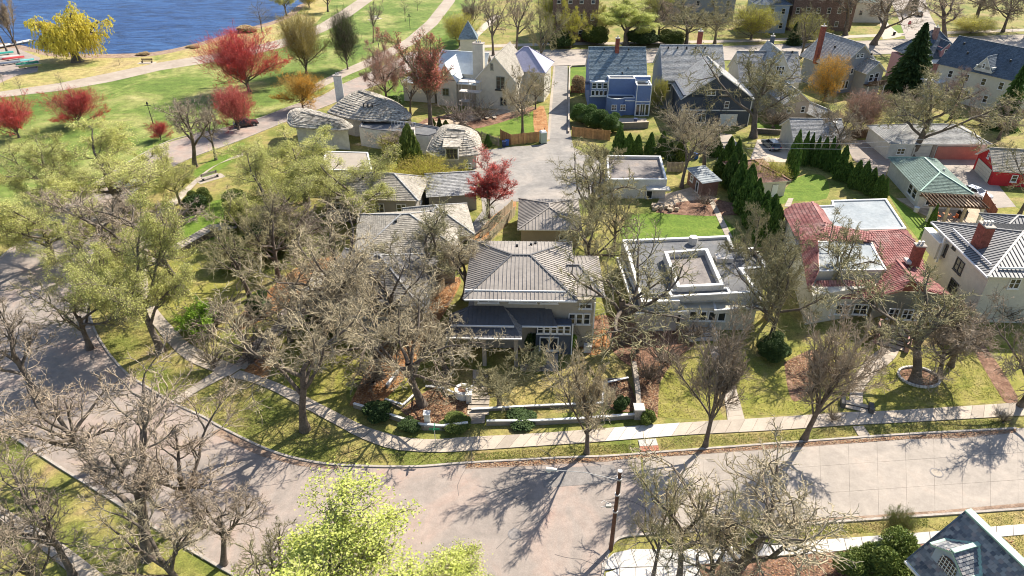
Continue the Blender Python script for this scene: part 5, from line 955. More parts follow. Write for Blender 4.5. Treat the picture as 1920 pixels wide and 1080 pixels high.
def grow(rng, levels, H0=12.0, r0=.4, lean=(0, 0)):
    """levels: dicts n children, seg, len ratio, ang, wander, trop, tmin, taper"""
    out = []; L0 = levels[0]; P = np.zeros((1, L0['seg'] + 1, 3)); D = unit(np.array([[lean[0], lean[1], 1.0]])); Ln = np.array([H0 * L0['len']]); R0 = np.array([r0])
    S = np.zeros((1, 3))
    for li, lv in enumerate(levels):
        n = len(S); m = lv['seg']; P = np.zeros((n, m + 1, 3)); P[:, 0] = S; d = D.copy(); dirs = np.zeros((n, m + 1, 3)); dirs[:, 0] = d
        for s in range(m):
            d = d + rng.normal(0, lv['wander'], (n, 3)) + np.array([0, 0, lv['trop']]); d = unit(d); P[:, s + 1] = P[:, s] + d * (Ln / m)[:, None]; dirs[:, s + 1] = d
        P[:, :, 2] = np.maximum(P[:, :, 2], 0.0 if li == 0 else .6)
        t = np.linspace(0, 1, m + 1)[None]; rad = R0[:, None] * (1 - t * (1 - lv['taper']))
        if li == 0: rad = rad * (1 + .9 * np.exp(-t * 9) * .7)
        out.append((P, rad))
        if li == len(levels) - 1: break
        nx = levels[li + 1]; k = nx['n']; f = (np.arange(k)[None] + rng.uniform(.1, .9, (n, k))) / k; f = nx['tmin'] + (1 - nx['tmin']) * f; f[:, -1] = 1.0
        x = f * m; i0 = np.minimum(x.astype(int), m - 1); fr = (x - i0)[..., None]; ii = np.arange(n)[:, None]
        S = (P[ii, i0] * (1 - fr) + P[ii, i0 + 1] * fr).reshape(-1, 3); pd = unit(dirs[ii, i0 + 1]).reshape(-1, 3); pr = (rad[ii, i0] * (1 - fr[..., 0]) + rad[ii, i0 + 1] * fr[..., 0]).reshape(-1)
        az = (np.arange(k)[None] * 2.4 + rng.uniform(0, 6.28, (n, 1)) + rng.normal(0, .4, (n, k))).reshape(-1); ref = np.where(np.abs(pd[:, 2:3]) > .9, np.array([[1., 0, 0]]), np.array([[0, 0, 1.]]))
        A = unit(np.cross(pd, ref)); B = np.cross(pd, A); an = np.radians(nx['ang'] + rng.normal(0, nx.get('angv', 12), len(S))); an = np.where((f == 1.0).reshape(-1), an * .45, an)
        D = unit(pd * np.cos(an)[:, None] + (A * np.cos(az)[:, None] + B * np.sin(az)[:, None]) * np.sin(an)[:, None]); D[:, 2] += nx.get('lift', 0); D = unit(D)
        Ln = np.repeat(Ln, k) * nx['len'] * (1.15 - .45 * f.reshape(-1)) * rng.uniform(.65, 1.25, len(S)); R0 = np.minimum(pr * .85, np.repeat(R0, k) * nx['rad'])
        R0 = np.maximum(R0, nx.get('rmin', .02))
    return out
def make_tree(seed, levels, sides, leafd=None, r0=.4, lean=(0, 0), split=2, H0=12.0):
    rng = np.random.default_rng(seed); G_ = grow(rng, levels, H0, r0, lean); tv, tq, cv, cq, cm = [], [], [], [], []; nt = nc = 0
    allP = np.concatenate([p.reshape(-1, 3) for p, _ in G_]); zmax = allP[:, 2].max(); c = np.median(G_[-1][0].reshape(-1, 3), 0); rr = np.percentile(np.linalg.norm(G_[-1][0].reshape(-1, 3)[:, :2] - c[:2], axis=1), 95)
    for li, (P, rad) in enumerate(G_):
        V, Q = tubes(P, rad, sides[li]) if li < len(G_) - 1 else ribbons(P, rad, rng)
        if li < split: tv.append(V); tq.append(Q + nt); nt += len(V)
        else: cv.append(V); cq.append(Q + nc); nc += len(V); cm.append(np.full(len(Q), 2 if li == 2 else 0))
    if leafd and leafd.get('fill'):
        K = leafd['fill']; d = unit(rng.normal(0, 1, (K, 3))); a_ = np.arctan2(d[:, 1], d[:, 0]); e_ = np.arcsin(d[:, 2]); q = rng.uniform(.25, 1, K) ** .55 * (.92 + .17 * np.sin(a_ * 2 + 1) * np.cos(e_ * 2) + .13 * np.sin(a_ * 5 + e_ * 4) + .10 * np.sin(a_ * 9 - e_ * 9) + .08 * np.sin(a_ * 17 + e_ * 13))
        q = q * np.where(np.sin(a_ * 5 + e_ * 7 + seed) + np.sin(a_ * 9 - e_ * 4) > 1.0, .55, 1); p = np.array([c[0], c[1], zmax * .60]) + d * q[:, None] * np.array([rr, rr, zmax * .40]); p = p[p[:, 2] > zmax * .22]; K = len(p)
        o = unit(p - np.array([c[0] * .3, c[1] * .3, zmax * .15])); st = p - unit(o + rng.normal(0, .35, (K, 3))) * rng.uniform(.4, 1.1, (K, 1)); kk = K // 3; V, Q = ribbons(np.stack([st[:kk], (st[:kk] + p[:kk]) / 2 + rng.normal(0, .05, (kk, 3)), p[:kk]], 1), np.full((kk, 3), .013), rng); cv.append(V); cq.append(Q + nc); nc += len(V); cm.append(np.zeros(len(Q), int))
        u = unit(rng.normal(0, 1, (K, 3))); w = unit(rng.normal(0, 1, (K, 3)) + o * .3); s = rng.uniform(.5, 1.2, (K, 1)) * leafd['s']
        V = np.stack([p - u * s - w * s * 1.2, p + u * s - w * s * 1.2, p + u * s + w * s * 1.2, p - u * s + w * s * 1.2], 1).reshape(-1, 3); cv.append(V); cq.append(np.arange(K * 4).reshape(-1, 4) + nc); nc += K * 4; cm.append(np.ones(K, int))
    if leafd:
        P = G_[-1][0]; n, m, _ = P.shape; K = leafd['n']; i = rng.integers(0, n, K); f = rng.uniform(leafd.get('t0', .2), 1, K) * (m - 1); a = np.minimum(f.astype(int), m - 2); fr = (f - a)[:, None]
        p = P[i, a] * (1 - fr) + P[i, a + 1] * fr + rng.normal(0, leafd.get('j', .12), (K, 3)); u = unit(rng.normal(0, 1, (K, 3))); w = unit(np.cross(u, rng.normal(0, 1, (K, 3)))); s = rng.uniform(.6, 1.3, (K, 1)) * leafd['s']
        if leafd.get('hang'): w = np.tile([[0, 0, -1.]], (K, 1)) * leafd['hang']
        V = np.stack([p - u * s - w * s * .7, p + u * s - w * s * .7, p + u * s + w * s * .7, p - u * s + w * s * .7], 1).reshape(-1, 3); cv.append(V); cq.append(np.arange(K * 4).reshape(-1, 4) + nc); cm.append(np.ones(K, int))
    return dict(t=(np.concatenate(tv), np.concatenate(tq)), c=(np.concatenate(cv), np.concatenate(cq), np.concatenate(cm)), z=zmax, r=rr, off=c[:2])
def lv(n, seg, ln, ang, wander, trop, tmin, taper, rad, **k): return dict(n=n, seg=seg, len=ln, ang=ang, wander=wander, trop=trop, tmin=tmin, taper=taper, rad=rad, **k)
def OAK(n1=7, n2=6, n3=6, n4=5, n5=6, w=.22):
    return [lv(1, 6, .34, 0, .05, 0, 0, .75, 1), lv(n1, 9, 1.45, 58, w * .7, .04, .45, .28, .55, lift=.10), lv(n2, 7, .46, 52, w, .03, .22, .3, .42), lv(n3, 5, .50, 50, w * 1.1, .03, .2, .4, .42, rmin=.036), lv(n4, 4, .60, 48, w * 1.2, .04, .12, .5, .5, rmin=.023), lv(n5, 3, .80, 48, w * 1.3, .05, .1, .5, .6, rmin=.014)]
VASE = [lv(1, 6, .30, 0, .03, 0, 0, .8, 1), lv(9, 8, 1.55, 24, .06, .05, .5, .3, .5, lift=.2), lv(7, 6, .42, 30, .08, .09, .2, .35, .5), lv(7, 4, .46, 34, .09, .10, .15, .45, .5, rmin=.03), lv(6, 3, .55, 36, .1, .10, .1, .5, .5, rmin=.019), lv(4, 3, .7, 35, .1, .1, .1, .6, .6, rmin=.012)]
SPARSE = [lv(1, 7, .42, 0, .05, 0, 0, .75, 1), lv(5, 9, 1.1, 42, .12, .07, .55, .35, .62, lift=.15), lv(6, 6, .48, 45, .17, .06, .3, .35, .5), lv(5, 5, .5, 45, .18, .06, .2, .4, .5, rmin=.034), lv(5, 4, .55, 42, .2, .06, .15, .5, .5, rmin=.022), lv(5, 3, .9, 42, .2, .06, .1, .6, .6, rmin=.013)]
ROUND = [lv(1, 4, .16, 0, .03, 0, 0, .8, 1), lv(15, 7, 3.3, 46, .07, .05, .3, .3, .5, lift=.25, angv=20), lv(8, 5, .36, 40, .10, .05, .2, .35, .5), lv(6, 4, .48, 42, .11, .06, .12, .45, .5, rmin=.022), lv(4, 3, .55, 42, .13, .06, .1, .5, .5, rmin=.014), lv(3, 3, .8, 40, .13, .06, .1, .5, .6, rmin=.010)]
WILLOW = [lv(1, 5, .26, 0, .05, 0, 0, .8, 1), lv(13, 7, 1.9, 44, .08, .02, .4, .35, .6, lift=.3), lv(7, 6, .42, 50, .12, .0, .15, .4, .5), lv(6, 4, .40, 55, .12, -.05, .15, .4, .5, rmin=.03), lv(5, 7, 2.6, 45, .05, -.55, .1, .5, .5, rmin=.012)]
YOUNG = [lv(1, 8, .85, 0, .02, 0, 0, .3, 1), lv(18, 5, .33, 45, .08, .08, .25, .35, .45), lv(6, 4, .45, 40, .12, .08, .2, .4, .5, rmin=.02), lv(4, 3, .5, 40, .12, .08, .2, .5, .5, rmin=.012)]
SHRUB = [lv(1, 1, .04, 0, 0, 0, 0, .9, 1), lv(22, 6, 12, 38, .12, .03, .1, .35, .3), lv(7, 4, .45, 35, .15, .05, .2, .4, .5, rmin=.02), lv(5, 3, .5, 38, .18, .05, .1, .5, .5, rmin=.013)]
V = {}
BARK_M = M('grey brown limbs', (0.19, 0.16, 0.12), .95, .3, 1.5, 8)
def var(k, *a, **kw): V[k] = make_tree(*a, **kw)
S6 = [8, 6, 4, 3, 3, 3]
var('oak1', 11, OAK(7, 6, 6, 5, 5), S6, r0=.24); var('oak2', 12, OAK(6, 7, 6, 5, 5, .30), S6, r0=.24, lean=(.1, 0)); var('oak3', 13, OAK(8, 6, 6, 5, 4, .24), S6, r0=.24, lean=(-.12, .05))
var('open1', 16, OAK(7, 6, 5, 4, 4, .20), S6, r0=.24); var('open2', 17, OAK(6, 7, 5, 4, 4, .23), S6, r0=.24, lean=(.12, -.05)); var('open3', 19, OAK(9, 5, 5, 4, 4, .18), S6, r0=.24, lean=(-.1, .1))
var('bud1', 21, OAK(7, 6, 5, 5, 4), S6, r0=.23, leafd=dict(n=42000, s=.029, j=.13)); var('bud2', 22, OAK(6, 6, 6, 5, 4, .2), S6, r0=.23, leafd=dict(n=42000, s=.029, j=.13))
var('vase1', 31, VASE, S6, r0=.17); var('vase2', 32, VASE, S6, r0=.17, lean=(.05, 0))
var('sparse1', 41, SPARSE, S6, r0=.22); var('sparse2', 42, SPARSE, S6, r0=.22, lean=(-.18, 0)); var('sparse3', 45, SPARSE, S6, r0=.22, lean=(.12, .05))
var('lime1', 51, ROUND, S6, r0=.2, leafd=dict(n=30000, s=.035, j=.16, t0=.1, fill=15000)); var('lime2', 52, SPARSE, S6, r0=.2, leafd=dict(n=66000, s=.027, j=.13, t0=.45)); var('red1', 53, ROUND, S6, r0=.2, leafd=dict(n=34000, s=.030, j=.09, t0=.1, fill=12000)); var('red2', 54, VASE, S6, r0=.16, leafd=dict(n=16000, s=.032, j=.10, t0=.5))
var('willow', 67, WILLOW, S6, r0=.5, leafd=dict(n=70000, s=.040, j=.05, hang=3.0, t0=.05))
var('young', 71, YOUNG, S6, r0=.07); var('shrub', 81, SHRUB, [4, 4, 3, 3], r0=.2, H0=6); var('shrubleaf', 82, SHRUB, [4, 4, 3, 3], r0=.2, H0=6, leafd=dict(n=9000, s=.075, j=.1))
MESH = {}
def tree_mesh(k):
    if k not in MESH:
        v = V[k]; t = np_obj('trunk', v['t'][0], v['t'][1], [BARK], smth=True); c = np_obj('crown', v['c'][0], v['c'][1], [BARK_L, L_LIME, BARK_M], v['c'][2]); MESH[k] = (t, c)
    return MESH[k]
def put(kind, name, x, y, h, w, rot, label, group=None, leafm=None, twig=None, cat='tree', z0=0.0):
    v = V[kind]; t, c = tree_mesh(kind); r = empty(name, (x, y, z0), 0, label, cat, group)
    sx = w / 2 / v['r']; sz = h / v['z']; M_ = Matrix.Diagonal((sx, sx, sz, 1)) @ Matrix.Rotation(rot, 4, 'Z')
    for nm, me in (('trunk', t), ('crown', c)):
        if nm == 'trunk' and kind.startswith('shrub'): pass
        o = link(nm, me, r); o.matrix_basis = M_
        if nm == 'crown':
            for i, m in ((0, twig), (1, leafm)):
                if m and i < len(o.material_slots): o.material_slots[i].link = 'OBJECT'; o.material_slots[i].material = m
    return r
def tree(kind, name, bx, by, top, wpx, label, rot=None, leafm=None, twig=None, group=None, cat='tree', wm=1.0):
    """bx, by: where the trunk meets the ground; top: pixel row of the highest twigs; wpx: crown width in pixels"""
    p = G(bx, by); h = max(1.0, zat(p.y, top) * .96); q = Vector((p.x, p.y, h * .65)); return put(kind, name, p.x, p.y, h, wpx * mpp(q) * wm, rot if rot is not None else random.uniform(0, 6.28), label, group, leafm, twig, cat)
def treec(kind, name, cx, cy, h, wpx, label, rot=None, leafm=None, twig=None, group=None, cat='tree', f=.65):
    """cx, cy: crown centre; h: height in metres"""
    q = G(cx, cy, h * f); return put(kind, name, q.x, q.y, h, wpx * mpp(q), rot if rot is not None else random.uniform(0, 6.28), label, group, leafm, twig, cat)
BL_, BO_, BG_ = BARK_L, BARK_O, BARK_G
# foreground left and bottom
tree('sparse1', 'bare_tree', 572, 806, 560, 330, 'big forked bare tree on the verge left of the walled lot, casting a long shadow', 2.2, group='bare street trees')
tree('bud2', 'budding_tree', 303, 658, 380, 250, 'leaning dark trunked tree with olive buds beside the left sidewalk', .4, L_OLIVE, BO_)
tree('sparse2', 'bare_tree', 345, 548, 335, 230, 'bare tree leaning left on the hillside lawn above the left sidewalk', 0.3, twig=BG_)
tree('bud1', 'budding_tree', 232, 600, 400, 260, 'budding tree with sweeping limbs between the left road and sidewalk', 3.3, L_OLIVE, BO_)
treec('sparse3', 'bare_tree', 215, 900, 14, 440, 'largest bare tree in the bottom left corner with twisted grey limbs', 1.1, twig=BG_, f=.6)
treec('sparse1', 'bare_tree', 70, 960, 11, 260, 'bare tree at the very bottom left over the corner sidewalk', 4.4, twig=BG_)
treec('open3', 'bare_tree', 130, 760, 11, 300, 'pale twiggy bare tree over the left side of the wide road', 2.0, twig=BG_)
treec('sparse2', 'bare_tree', 385, 960, 9, 180, 'slim bare tree right of the bottom left clump', 2.6, twig=BG_)
treec('lime2', 'lime_tree', 665, 1150, 12, 470, 'bright lime green tree in new leaf at the bottom centre', .3, L_LIME, BO_, group='lime green trees at the bottom')
treec('lime2', 'lime_tree', 850, 1125, 10, 260, 'right hand part of the lime green pair, overlapping the road', 2.3, L_LIME, BO_, group='lime green trees at the bottom')
treec('sparse2', 'bare_tree', 510, 1030, 8.5, 150, 'thin tree with a few lime leaves at the left of the lime green pair', 1.3, twig=BO_)
treec('open2', 'bare_oak', 1400, 940, 14, 480, 'great gnarled bare oak at the bottom right with a limb reaching over the street', .2, twig=BL_)
treec('sparse1', 'bare_tree', 1240, 990, 9, 150, 'small dark bare tree left of the great oak beside the driveway slab', 3, twig=BL_)
# street trees
tree('vase1', 'street_tree', 1100, 850, 640, 165, 'slender upright bare street tree in front of the walled lot', 0, twig=BL_, group='upright street trees')
tree('vase2', 'street_tree', 1322, 838, 570, 175, 'upright bare street tree in front of the white flat house', 1, twig=BG_, group='upright street trees')
tree('vase2', 'street_tree', 1508, 824, 545, 205, 'upright bare street tree leaning right in front of the red tiled house', 4.9, twig=BG_, group='upright street trees')
tree('sparse3', 'bare_tree', 1716, 716, 520, 330, 'spreading bare tree growing out of the stone ring', 1.9, twig=BO_)
tree('oak3', 'bare_tree', 1912, 762, 560, 210, 'bare tree at the right edge beside the sidewalk', .8, twig=BG_)
treec('vase1', 'street_tree', 935, 700, 6.5, 150, 'sage budding multi stemmed tree beside the entry walk', 2, L_SAGE, BO_)
# lot and middle oaks
tree('open3', 'bare_oak', 792, 760, 560, 290, 'gnarled bare oak rising from the round mulch bed', 1.0, twig=BL_)
treec('open2', 'bare_oak', 830, 600, 10, 220, 'bare oak spreading over the left front corner of the main house', 4, twig=BL_)
treec('open2', 'bare_oak', 640, 470, 13, 300, 'pale spreading bare oak over the dark roofed house', 3, twig=BL_)
treec('open1', 'bare_oak', 700, 600, 11, 280, 'bare oak over the orange leaf litter left of the main house', 1.7, twig=BL_)
treec('open3', 'bare_oak', 590, 560, 10, 220, 'bare oak over the hillside terrace and white sunroom', 5.2, twig=BL_)
treec('oak3', 'bare_oak', 800, 440, 12, 240, 'bare oak between the bungalow roofs and the main house', 5, twig=BO_)
tree('open1', 'bare_oak', 1168, 640, 430, 350, 'large bare oak between the main house and the white flat house', 2.5, twig=BO_)
treec('oak2', 'bare_oak', 1110, 340, 12, 200, 'bare oak over the alley behind the detached garage', .5, twig=BO_)
treec('oak1', 'bare_oak', 1105, 430, 12, 190, 'bare oak right of the detached garage roof', 5.5, twig=BO_)
treec('oak3', 'bare_oak', 1470, 530, 12, 205, 'dense dark bare oak between the white flat house and red tiled house', .9, twig=BO_)
treec('oak2', 'bare_oak', 1465, 480, 12.5, 170, 'dense olive bare oak at the back of the white flat house', 2.9, twig=BO_)
treec('oak2', 'bare_oak', 1580, 470, 11, 170, 'bare oak with limbs across the pale deck of the red tiled house', .1, twig=BO_)
treec('sparse3', 'bare_tree', 1820, 600, 9, 190, 'bare tree in front of the cream stucco house', 3.6, twig=BG_)
# left green trees
for k, (x, y, h, w, kd, lm, lb) in enumerate(((70, 300, 12, 250, 'bud1', L_OLIVE, 'leftmost yellow green budding tree in the big left group'), (200, 300, 12.5, 270, 'bud2', L_OLIVE, 'central yellow green budding tree of the big left group'), (320, 315, 9, 130, 'bud1', L_OLIVE, 'right hand budding tree of the big left group by the parkway'),
        (60, 400, 11, 240, 'bud2', L_OLIVE, 'front left budding tree over the wide road'), (190, 400, 11, 230, 'sparse1', None, 'bare purple grey tree in front of the left green group'), (560, 290, 12, 260, 'bud1', L_OLIVE, 'budding tree over the storybook house roof'), (500, 340, 12, 200, 'bud2', L_OLIVE, 'budding tree at the left of the green clump above the hillside'), (650, 330, 11, 200, 'bud2', L_OLIVE, 'budding tree over the tan annex roof'), (540, 400, 10, 190, 'oak3', None, 'twiggy oak at the foot of the green clump'))):
    treec(kd, 'budding_tree' if lm else 'bare_tree', x, y, h, w, lb, k * 1.3, lm, BO_ if lm else BG_, group='budding trees on the left' if lm else None)
# park and lake
tree('willow', 'willow_tree', 145, 116, -2, 112, 'golden weeping willow on the lake shore', .5, L_YEL, M('ochre twigs', (0.40, 0.30, 0.10), .9, .2, obj=True))
tree('vase1', 'bare_tree', 36, 102, -45, 62, 'tall bare tree behind the canoes on the shore', 1, twig=BG_); tree('sparse3', 'bare_tree', 14, 98, -40, 60, 'leaning bare tree at the upper left edge by the dock', 4, twig=BG_)
tree('red1', 'red_maple', 467, 172, 42, 150, 'largest round crimson maple beside the lake path', 0, L_RED, M('red twigs', (0.44, 0.11, 0.11), .9, .2, obj=True), 'crimson maples')
tree('red1', 'red_maple', 448, 243, 150, 95, 'coral red maple in front of the largest maple beside the parkway', 2, L_PINKR, M('red twigs'), 'crimson maples')
tree('red1', 'red_maple', 36, 258, 172, 92, 'crimson maple at the left edge of the picture', 1, L_RED, M('red twigs'), 'crimson maples'); tree('red1', 'red_maple', 150, 235, 160, 105, 'crimson maple second from the left edge', 4, L_RED, M('red twigs'), 'crimson maples')
tree('red1', 'red_maple', 302, 262, 225, 45, 'smallest crimson maple peeping out by the parkway verge', 4, L_RED, M('red twigs'), 'crimson maples')
tree('red1', 'orange_tree', 568, 204, 128, 92, 'orange budding tree beside the parkway', 3, L_ORANGE, M('ochre twigs')); tree('lime1', 'budding_tree', 575, 138, 8, 90, 'bronze green tree in the park right of the largest red maple', 1, leaf('bronze leaves', (0.22, 0.17, 0.03), (0.40, 0.30, 0.07)), BO_)
tree('sparse2', 'bare_tree', 366, 312, 162, 125, 'bare tree standing on the parkway verge', 2, twig=BG_); tree('young', 'young_tree', 492, 62, -6, 62, 'small olive tree at the water edge', 0, twig=BO_)
for k, (bx, by, tp, lb) in enumerate(((118, 169, 130, 'bare sapling by the lake path below the willow'), (42, 178, 138, 'bare sapling by the lake path left of the first'), (225, 122, 105, 'tiny sapling right of the willow'), (288, 232, 205, 'thin bare sapling on the park lawn by the parkway'), (8, 160, 125, 'bare sapling at the left edge below the canoes'), (783, 20, -10, 'sapling on the park lawn at the top'))):
    tree('young', 'sapling', bx, by, tp, 22, lb, k, twig=BG_, group='park saplings')
tree('bud2', 'budding_tree', 538, 30, -40, 60, 'olive tree on the rocky shore point at the top', 0, L_OLIVE, BO_); tree('lime1', 'yellow_tree', 580, 14, -30, 50, 'yellow flowering tree at the top near the shore', 2, L_YEL, BO_)
tree('bud1', 'bare_tree', 728, 205, 48, 125, 'tree with a few orange buds beside the tudor house', 2, L_RUST, BG_); tree('red2', 'red_budding_tree', 808, 238, 42, 105, 'tall red tipped tree in front of the cream storybook house', 0, L_PINKR, BARK_O)
tree('lime1', 'yellow_tree', 862, 86, 18, 72, 'yellow green tree beside the park walk', 1, L_YELG, BO_); tree('vase1', 'bare_tree', 880, 70, -20, 60, 'upright bare tree near the top lawn', 3, twig=BG_)
tree('sparse1', 'bare_tree', 968, 112, -30, 95, 'tall bare tree left of the pair on the cross street verge', 1, twig=BG_, group='tall verge trees'); tree('oak3', 'bare_tree', 1014, 128, -15, 85, 'tall shaggy bare tree right of the pair on the cross street verge', 4, twig=BO_, group='tall verge trees')
tree('oak1', 'bare_tree', 980, 250, 110, 112, 'round bare tree on the small garden lawn by the alley', 2, twig=BL_); tree('shrub', 'bare_shrub', 862, 235, 175, 75, 'pinkish bare multi stemmed tree below the scaffolding', 1, twig=M('pale pink twigs', (0.42, 0.33, 0.30), .9, .15, obj=True))
tree('red2', 'red_budding_tree', 916, 408, 294, 98, 'red budding tree at the left end of the parking court', 5, L_RED, M('rosy red twigs', (0.46, 0.20, 0.16), .9, .2, obj=True)); tree('lime1', 'willow_like_tree', 792, 365, 292, 150, 'yellow olive weeping tree beside the white chimney', 1, L_YELG, M('ochre twigs'))
tree('sparse1', 'bare_shrub', 745, 300, 235, 120, 'brown bare tree in front of the curved flat link', 3, twig=BG_)
# upper right trees
tree('lime2', 'lime_tree', 1174, 86, -12, 118, 'bright green tree behind the blue house', 0, L_LIME, BO_); tree('oak3', 'bare_tree', 1286, 86, -12, 150, 'olive bare tree on the verge behind the long grey house', 3, twig=BO_); tree('bud1', 'budding_tree', 1070, 90, -5, 80, 'olive tree in front of the dark brown brick block', 3, L_YELG, BO_)
tree('bud2', 'budding_tree', 1130, 74, 2, 60, 'olive green tree left of the bright green tree behind the blue house', 1, L_OLIVE, BO_); tree('oak2', 'bare_oak', 1412, 258, 80, 240, 'big bare oak standing above the parked blue car', 1.2, twig=BO_)
tree('lime1', 'yellow_tree', 1408, 74, 2, 95, 'yellow tree behind the cream gabled house', 2, L_YELG, BO_); tree('lime1', 'yellow_tree', 1512, 78, 22, 75, 'yellow tree left of the tall red chimney', 5, L_YELG, BO_); tree('sparse2', 'bare_tree', 1638, 84, -35, 160, 'tall dark bare tree on the verge behind the grey blue house', 1, twig=BG_)
tree('sparse3', 'bare_tree', 1770, 70, -30, 170, 'tall forked bare tree on the verge behind the pink house', 3, twig=BG_); tree('oak1', 'bare_tree', 1880, 60, -40, 120, 'grey bare tree at the top right corner', 2, twig=BG_); tree('lime1', 'yellow_shrub', 1820, 62, 28, 100, 'straw yellow thicket beyond the verge at the top right', 1, L_YELG, BO_)
tree('lime1', 'orange_tree', 1545, 190, 95, 78, 'orange yellow tree between the cream and grey blue houses', 4, L_ORANGE, BO_); tree('lime1', 'rusty_tree', 1612, 245, 165, 105, 'rusty red budding small tree below the grey blue house', 4, L_RUST, BG_)
tree('oak2', 'bare_oak', 1708, 296, 120, 260, 'massive leaning bare oak over the long garages', 4.4, twig=BO_); tree('oak3', 'bare_tree', 1782, 222, 120, 100, 'brownish bare tree beside the pink house', 1, twig=M('rosy twigs', (0.34, 0.25, 0.21), .9, .2, obj=True)); tree('oak1', 'bare_tree', 1872, 262, 180, 120, 'brown bare tree above the red garage', 2, twig=BG_)
tree('sparse1', 'bare_tree', 1910, 405, 265, 130, 'bare tree with rusty leaves leaning over the red garage', 2, twig=BO_); tree('sparse1', 'bare_tree', 1278, 352, 200, 130, 'pale bare tree beside the playhouse shed', 1, twig=BL_); tree('shrub', 'bare_tree', 1272, 262, 170, 110, 'pale bare trees below the long grey house', 2, twig=BL_)
tree('lime1', 'yellow_tree', 1430, 356, 298, 85, 'thin yellow green tree over the small garage roof', 3, L_YELG, BO_); tree('shrub', 'bare_shrub', 1322, 388, 345, 52, 'reddish bare bush in front of the playhouse shed', 3, twig=M('rosy twigs')); tree('lime1', 'yellow_shrub', 1232, 210, 140, 34, 'straw coloured shrub strip right of the blue house', 3, L_YELG, BO_)
for k, (bx, by, tp, w, lb) in enumerate(((1240, 690, 600, 100, 'reddish grey bare shrub left of the white flat house entrance'), (1195, 660, 585, 75, 'bare shrub at the right side wall of the lot'), (1095, 640, 590, 70, 'twiggy bare shrub beside the taupe side wing'), (1215, 720, 640, 60, 'low bare shrub on the dark mulch strip'), (700, 720, 650, 110, 'bare shrub on the leafy slope'), (400, 620, 545, 150, 'brown bare shrub thicket on the left hillside'), (470, 680, 600, 110, 'brown bare shrub beside the lower stone steps'), (400, 690, 610, 90, 'bare shrub by the left sidewalk bend'),
        (560, 470, 400, 120, 'olive twiggy shrub below the green clump'), (1560, 560, 500, 90, 'bare twigs beside the red tile eave'), (1300, 640, 580, 70, 'bare shrub right of the entrance of the white flat house'), (1640, 640, 570, 90, 'bare hedge left of the broad front steps'), (1790, 640, 560, 120, 'bare hedge right of the broad front steps'), (1880, 600, 530, 100, 'grey bare shrub at the right edge above the lawn'), (1560, 792, 752, 45, 'small grey bare shrub at the foot of the leaning street tree'), (1880, 792, 760, 45, 'small bare shrub on the right verge'), (1450, 240, 180, 70, 'bare shrub behind the kitchen lawn'), (1340, 230, 180, 60, 'bare shrub at the corner of the long grey house'), (1690, 225, 175, 90, 'bare shrubs behind the long garages'), (1840, 235, 190, 90, 'bare shrubs above the back alley'))):
    tree('shrub', 'bare_shrub', bx, by, tp, w, lb, k, twig=(M('rosy twigs') if k in (0, 1, 3, 5, 6) else BL_ if k % 2 else BG_), cat='shrub')
tree('shrubleaf', 'sage_shrub', 1008, 690, 645, 40, 'small sage budding shrub at the left end of the patio walk', 1, L_SAGE, BO_, cat='shrub'); tree('shrubleaf', 'lime_shrub', 378, 620, 565, 75, 'bright lime green shrub on the left hillside', 2, L_BRGRN, BO_, cat='shrub')
tree('shrubleaf', 'lime_shrub', 1268, 148, 100, 40, 'yellow shrub behind the cross street', 2, L_YELG, BO_, cat='shrub')
tree('lime1', 'conifer', 652, 130, 6, 62, 'dark shaggy conifer in the park', 2, leaf('conifer needles', (.05, .075, .02), (.13, .16, .05), .1), BARK)

for k, (kd, bx, by, tp, w, tw, lb) in enumerate((('open2', 870, 560, 400, 190, BL_, 'bare oak behind the left eave of the main house'), ('open2', 545, 640, 480, 170, BL_, 'pale oak beside the hillside terrace steps'), ('sparse3', 470, 560, 400, 170, BO_, 'thin bare tree among the dark hillside shrubs'),
    ('sparse1', 925, 104, -20, 90, BG_, 'bare tree beyond the park walk at the top'), ('oak1', 1340, 82, -10, 110, BO_, 'olive bare tree behind the red chimney'), ('oak3', 1235, 76, -20, 110, BG_, 'grey bare tree behind the dark hedge'), ('sparse2', 1585, 66, -60, 120, BG_, 'bare tree before the brown brick apartment house'), ('sparse1', 1700, 20, -80, 120, BG_, 'bare tree by the side street mouth'), ('oak3', 1830, 40, -60, 150, BG_, 'brown bare tree above the straw thicket'), ('oak2', 1925, 70, -60, 150, BG_, 'bare tree cut off by the top right corner'), ('sparse3', 1460, 60, -40, 100, BO_, 'bare tree before the blue and white house'),
    ('vase1', 615, 22, -50, 60, BO_, 'upright olive tree near the lake path at the top'), ('sparse3', 700, 80, -5, 40, BG_, 'small bare tree on the park lawn behind the dark conifer'), ('oak3', 1150, 470, 330, 130, BO_, 'bare oak over the right eave of the main house'), ('oak1', 1560, 300, 190, 110, BG_, 'bare tree behind the gabled garage roof'), ('sparse2', 1320, 330, 190, 140, BL_, 'pale bare tree leaning over the playhouse shed'))):
    tree(kd, 'bare_oak' if 'oak ' in lb else 'bare_tree', bx, by, tp, w, lb, k * 2.1, twig=tw)
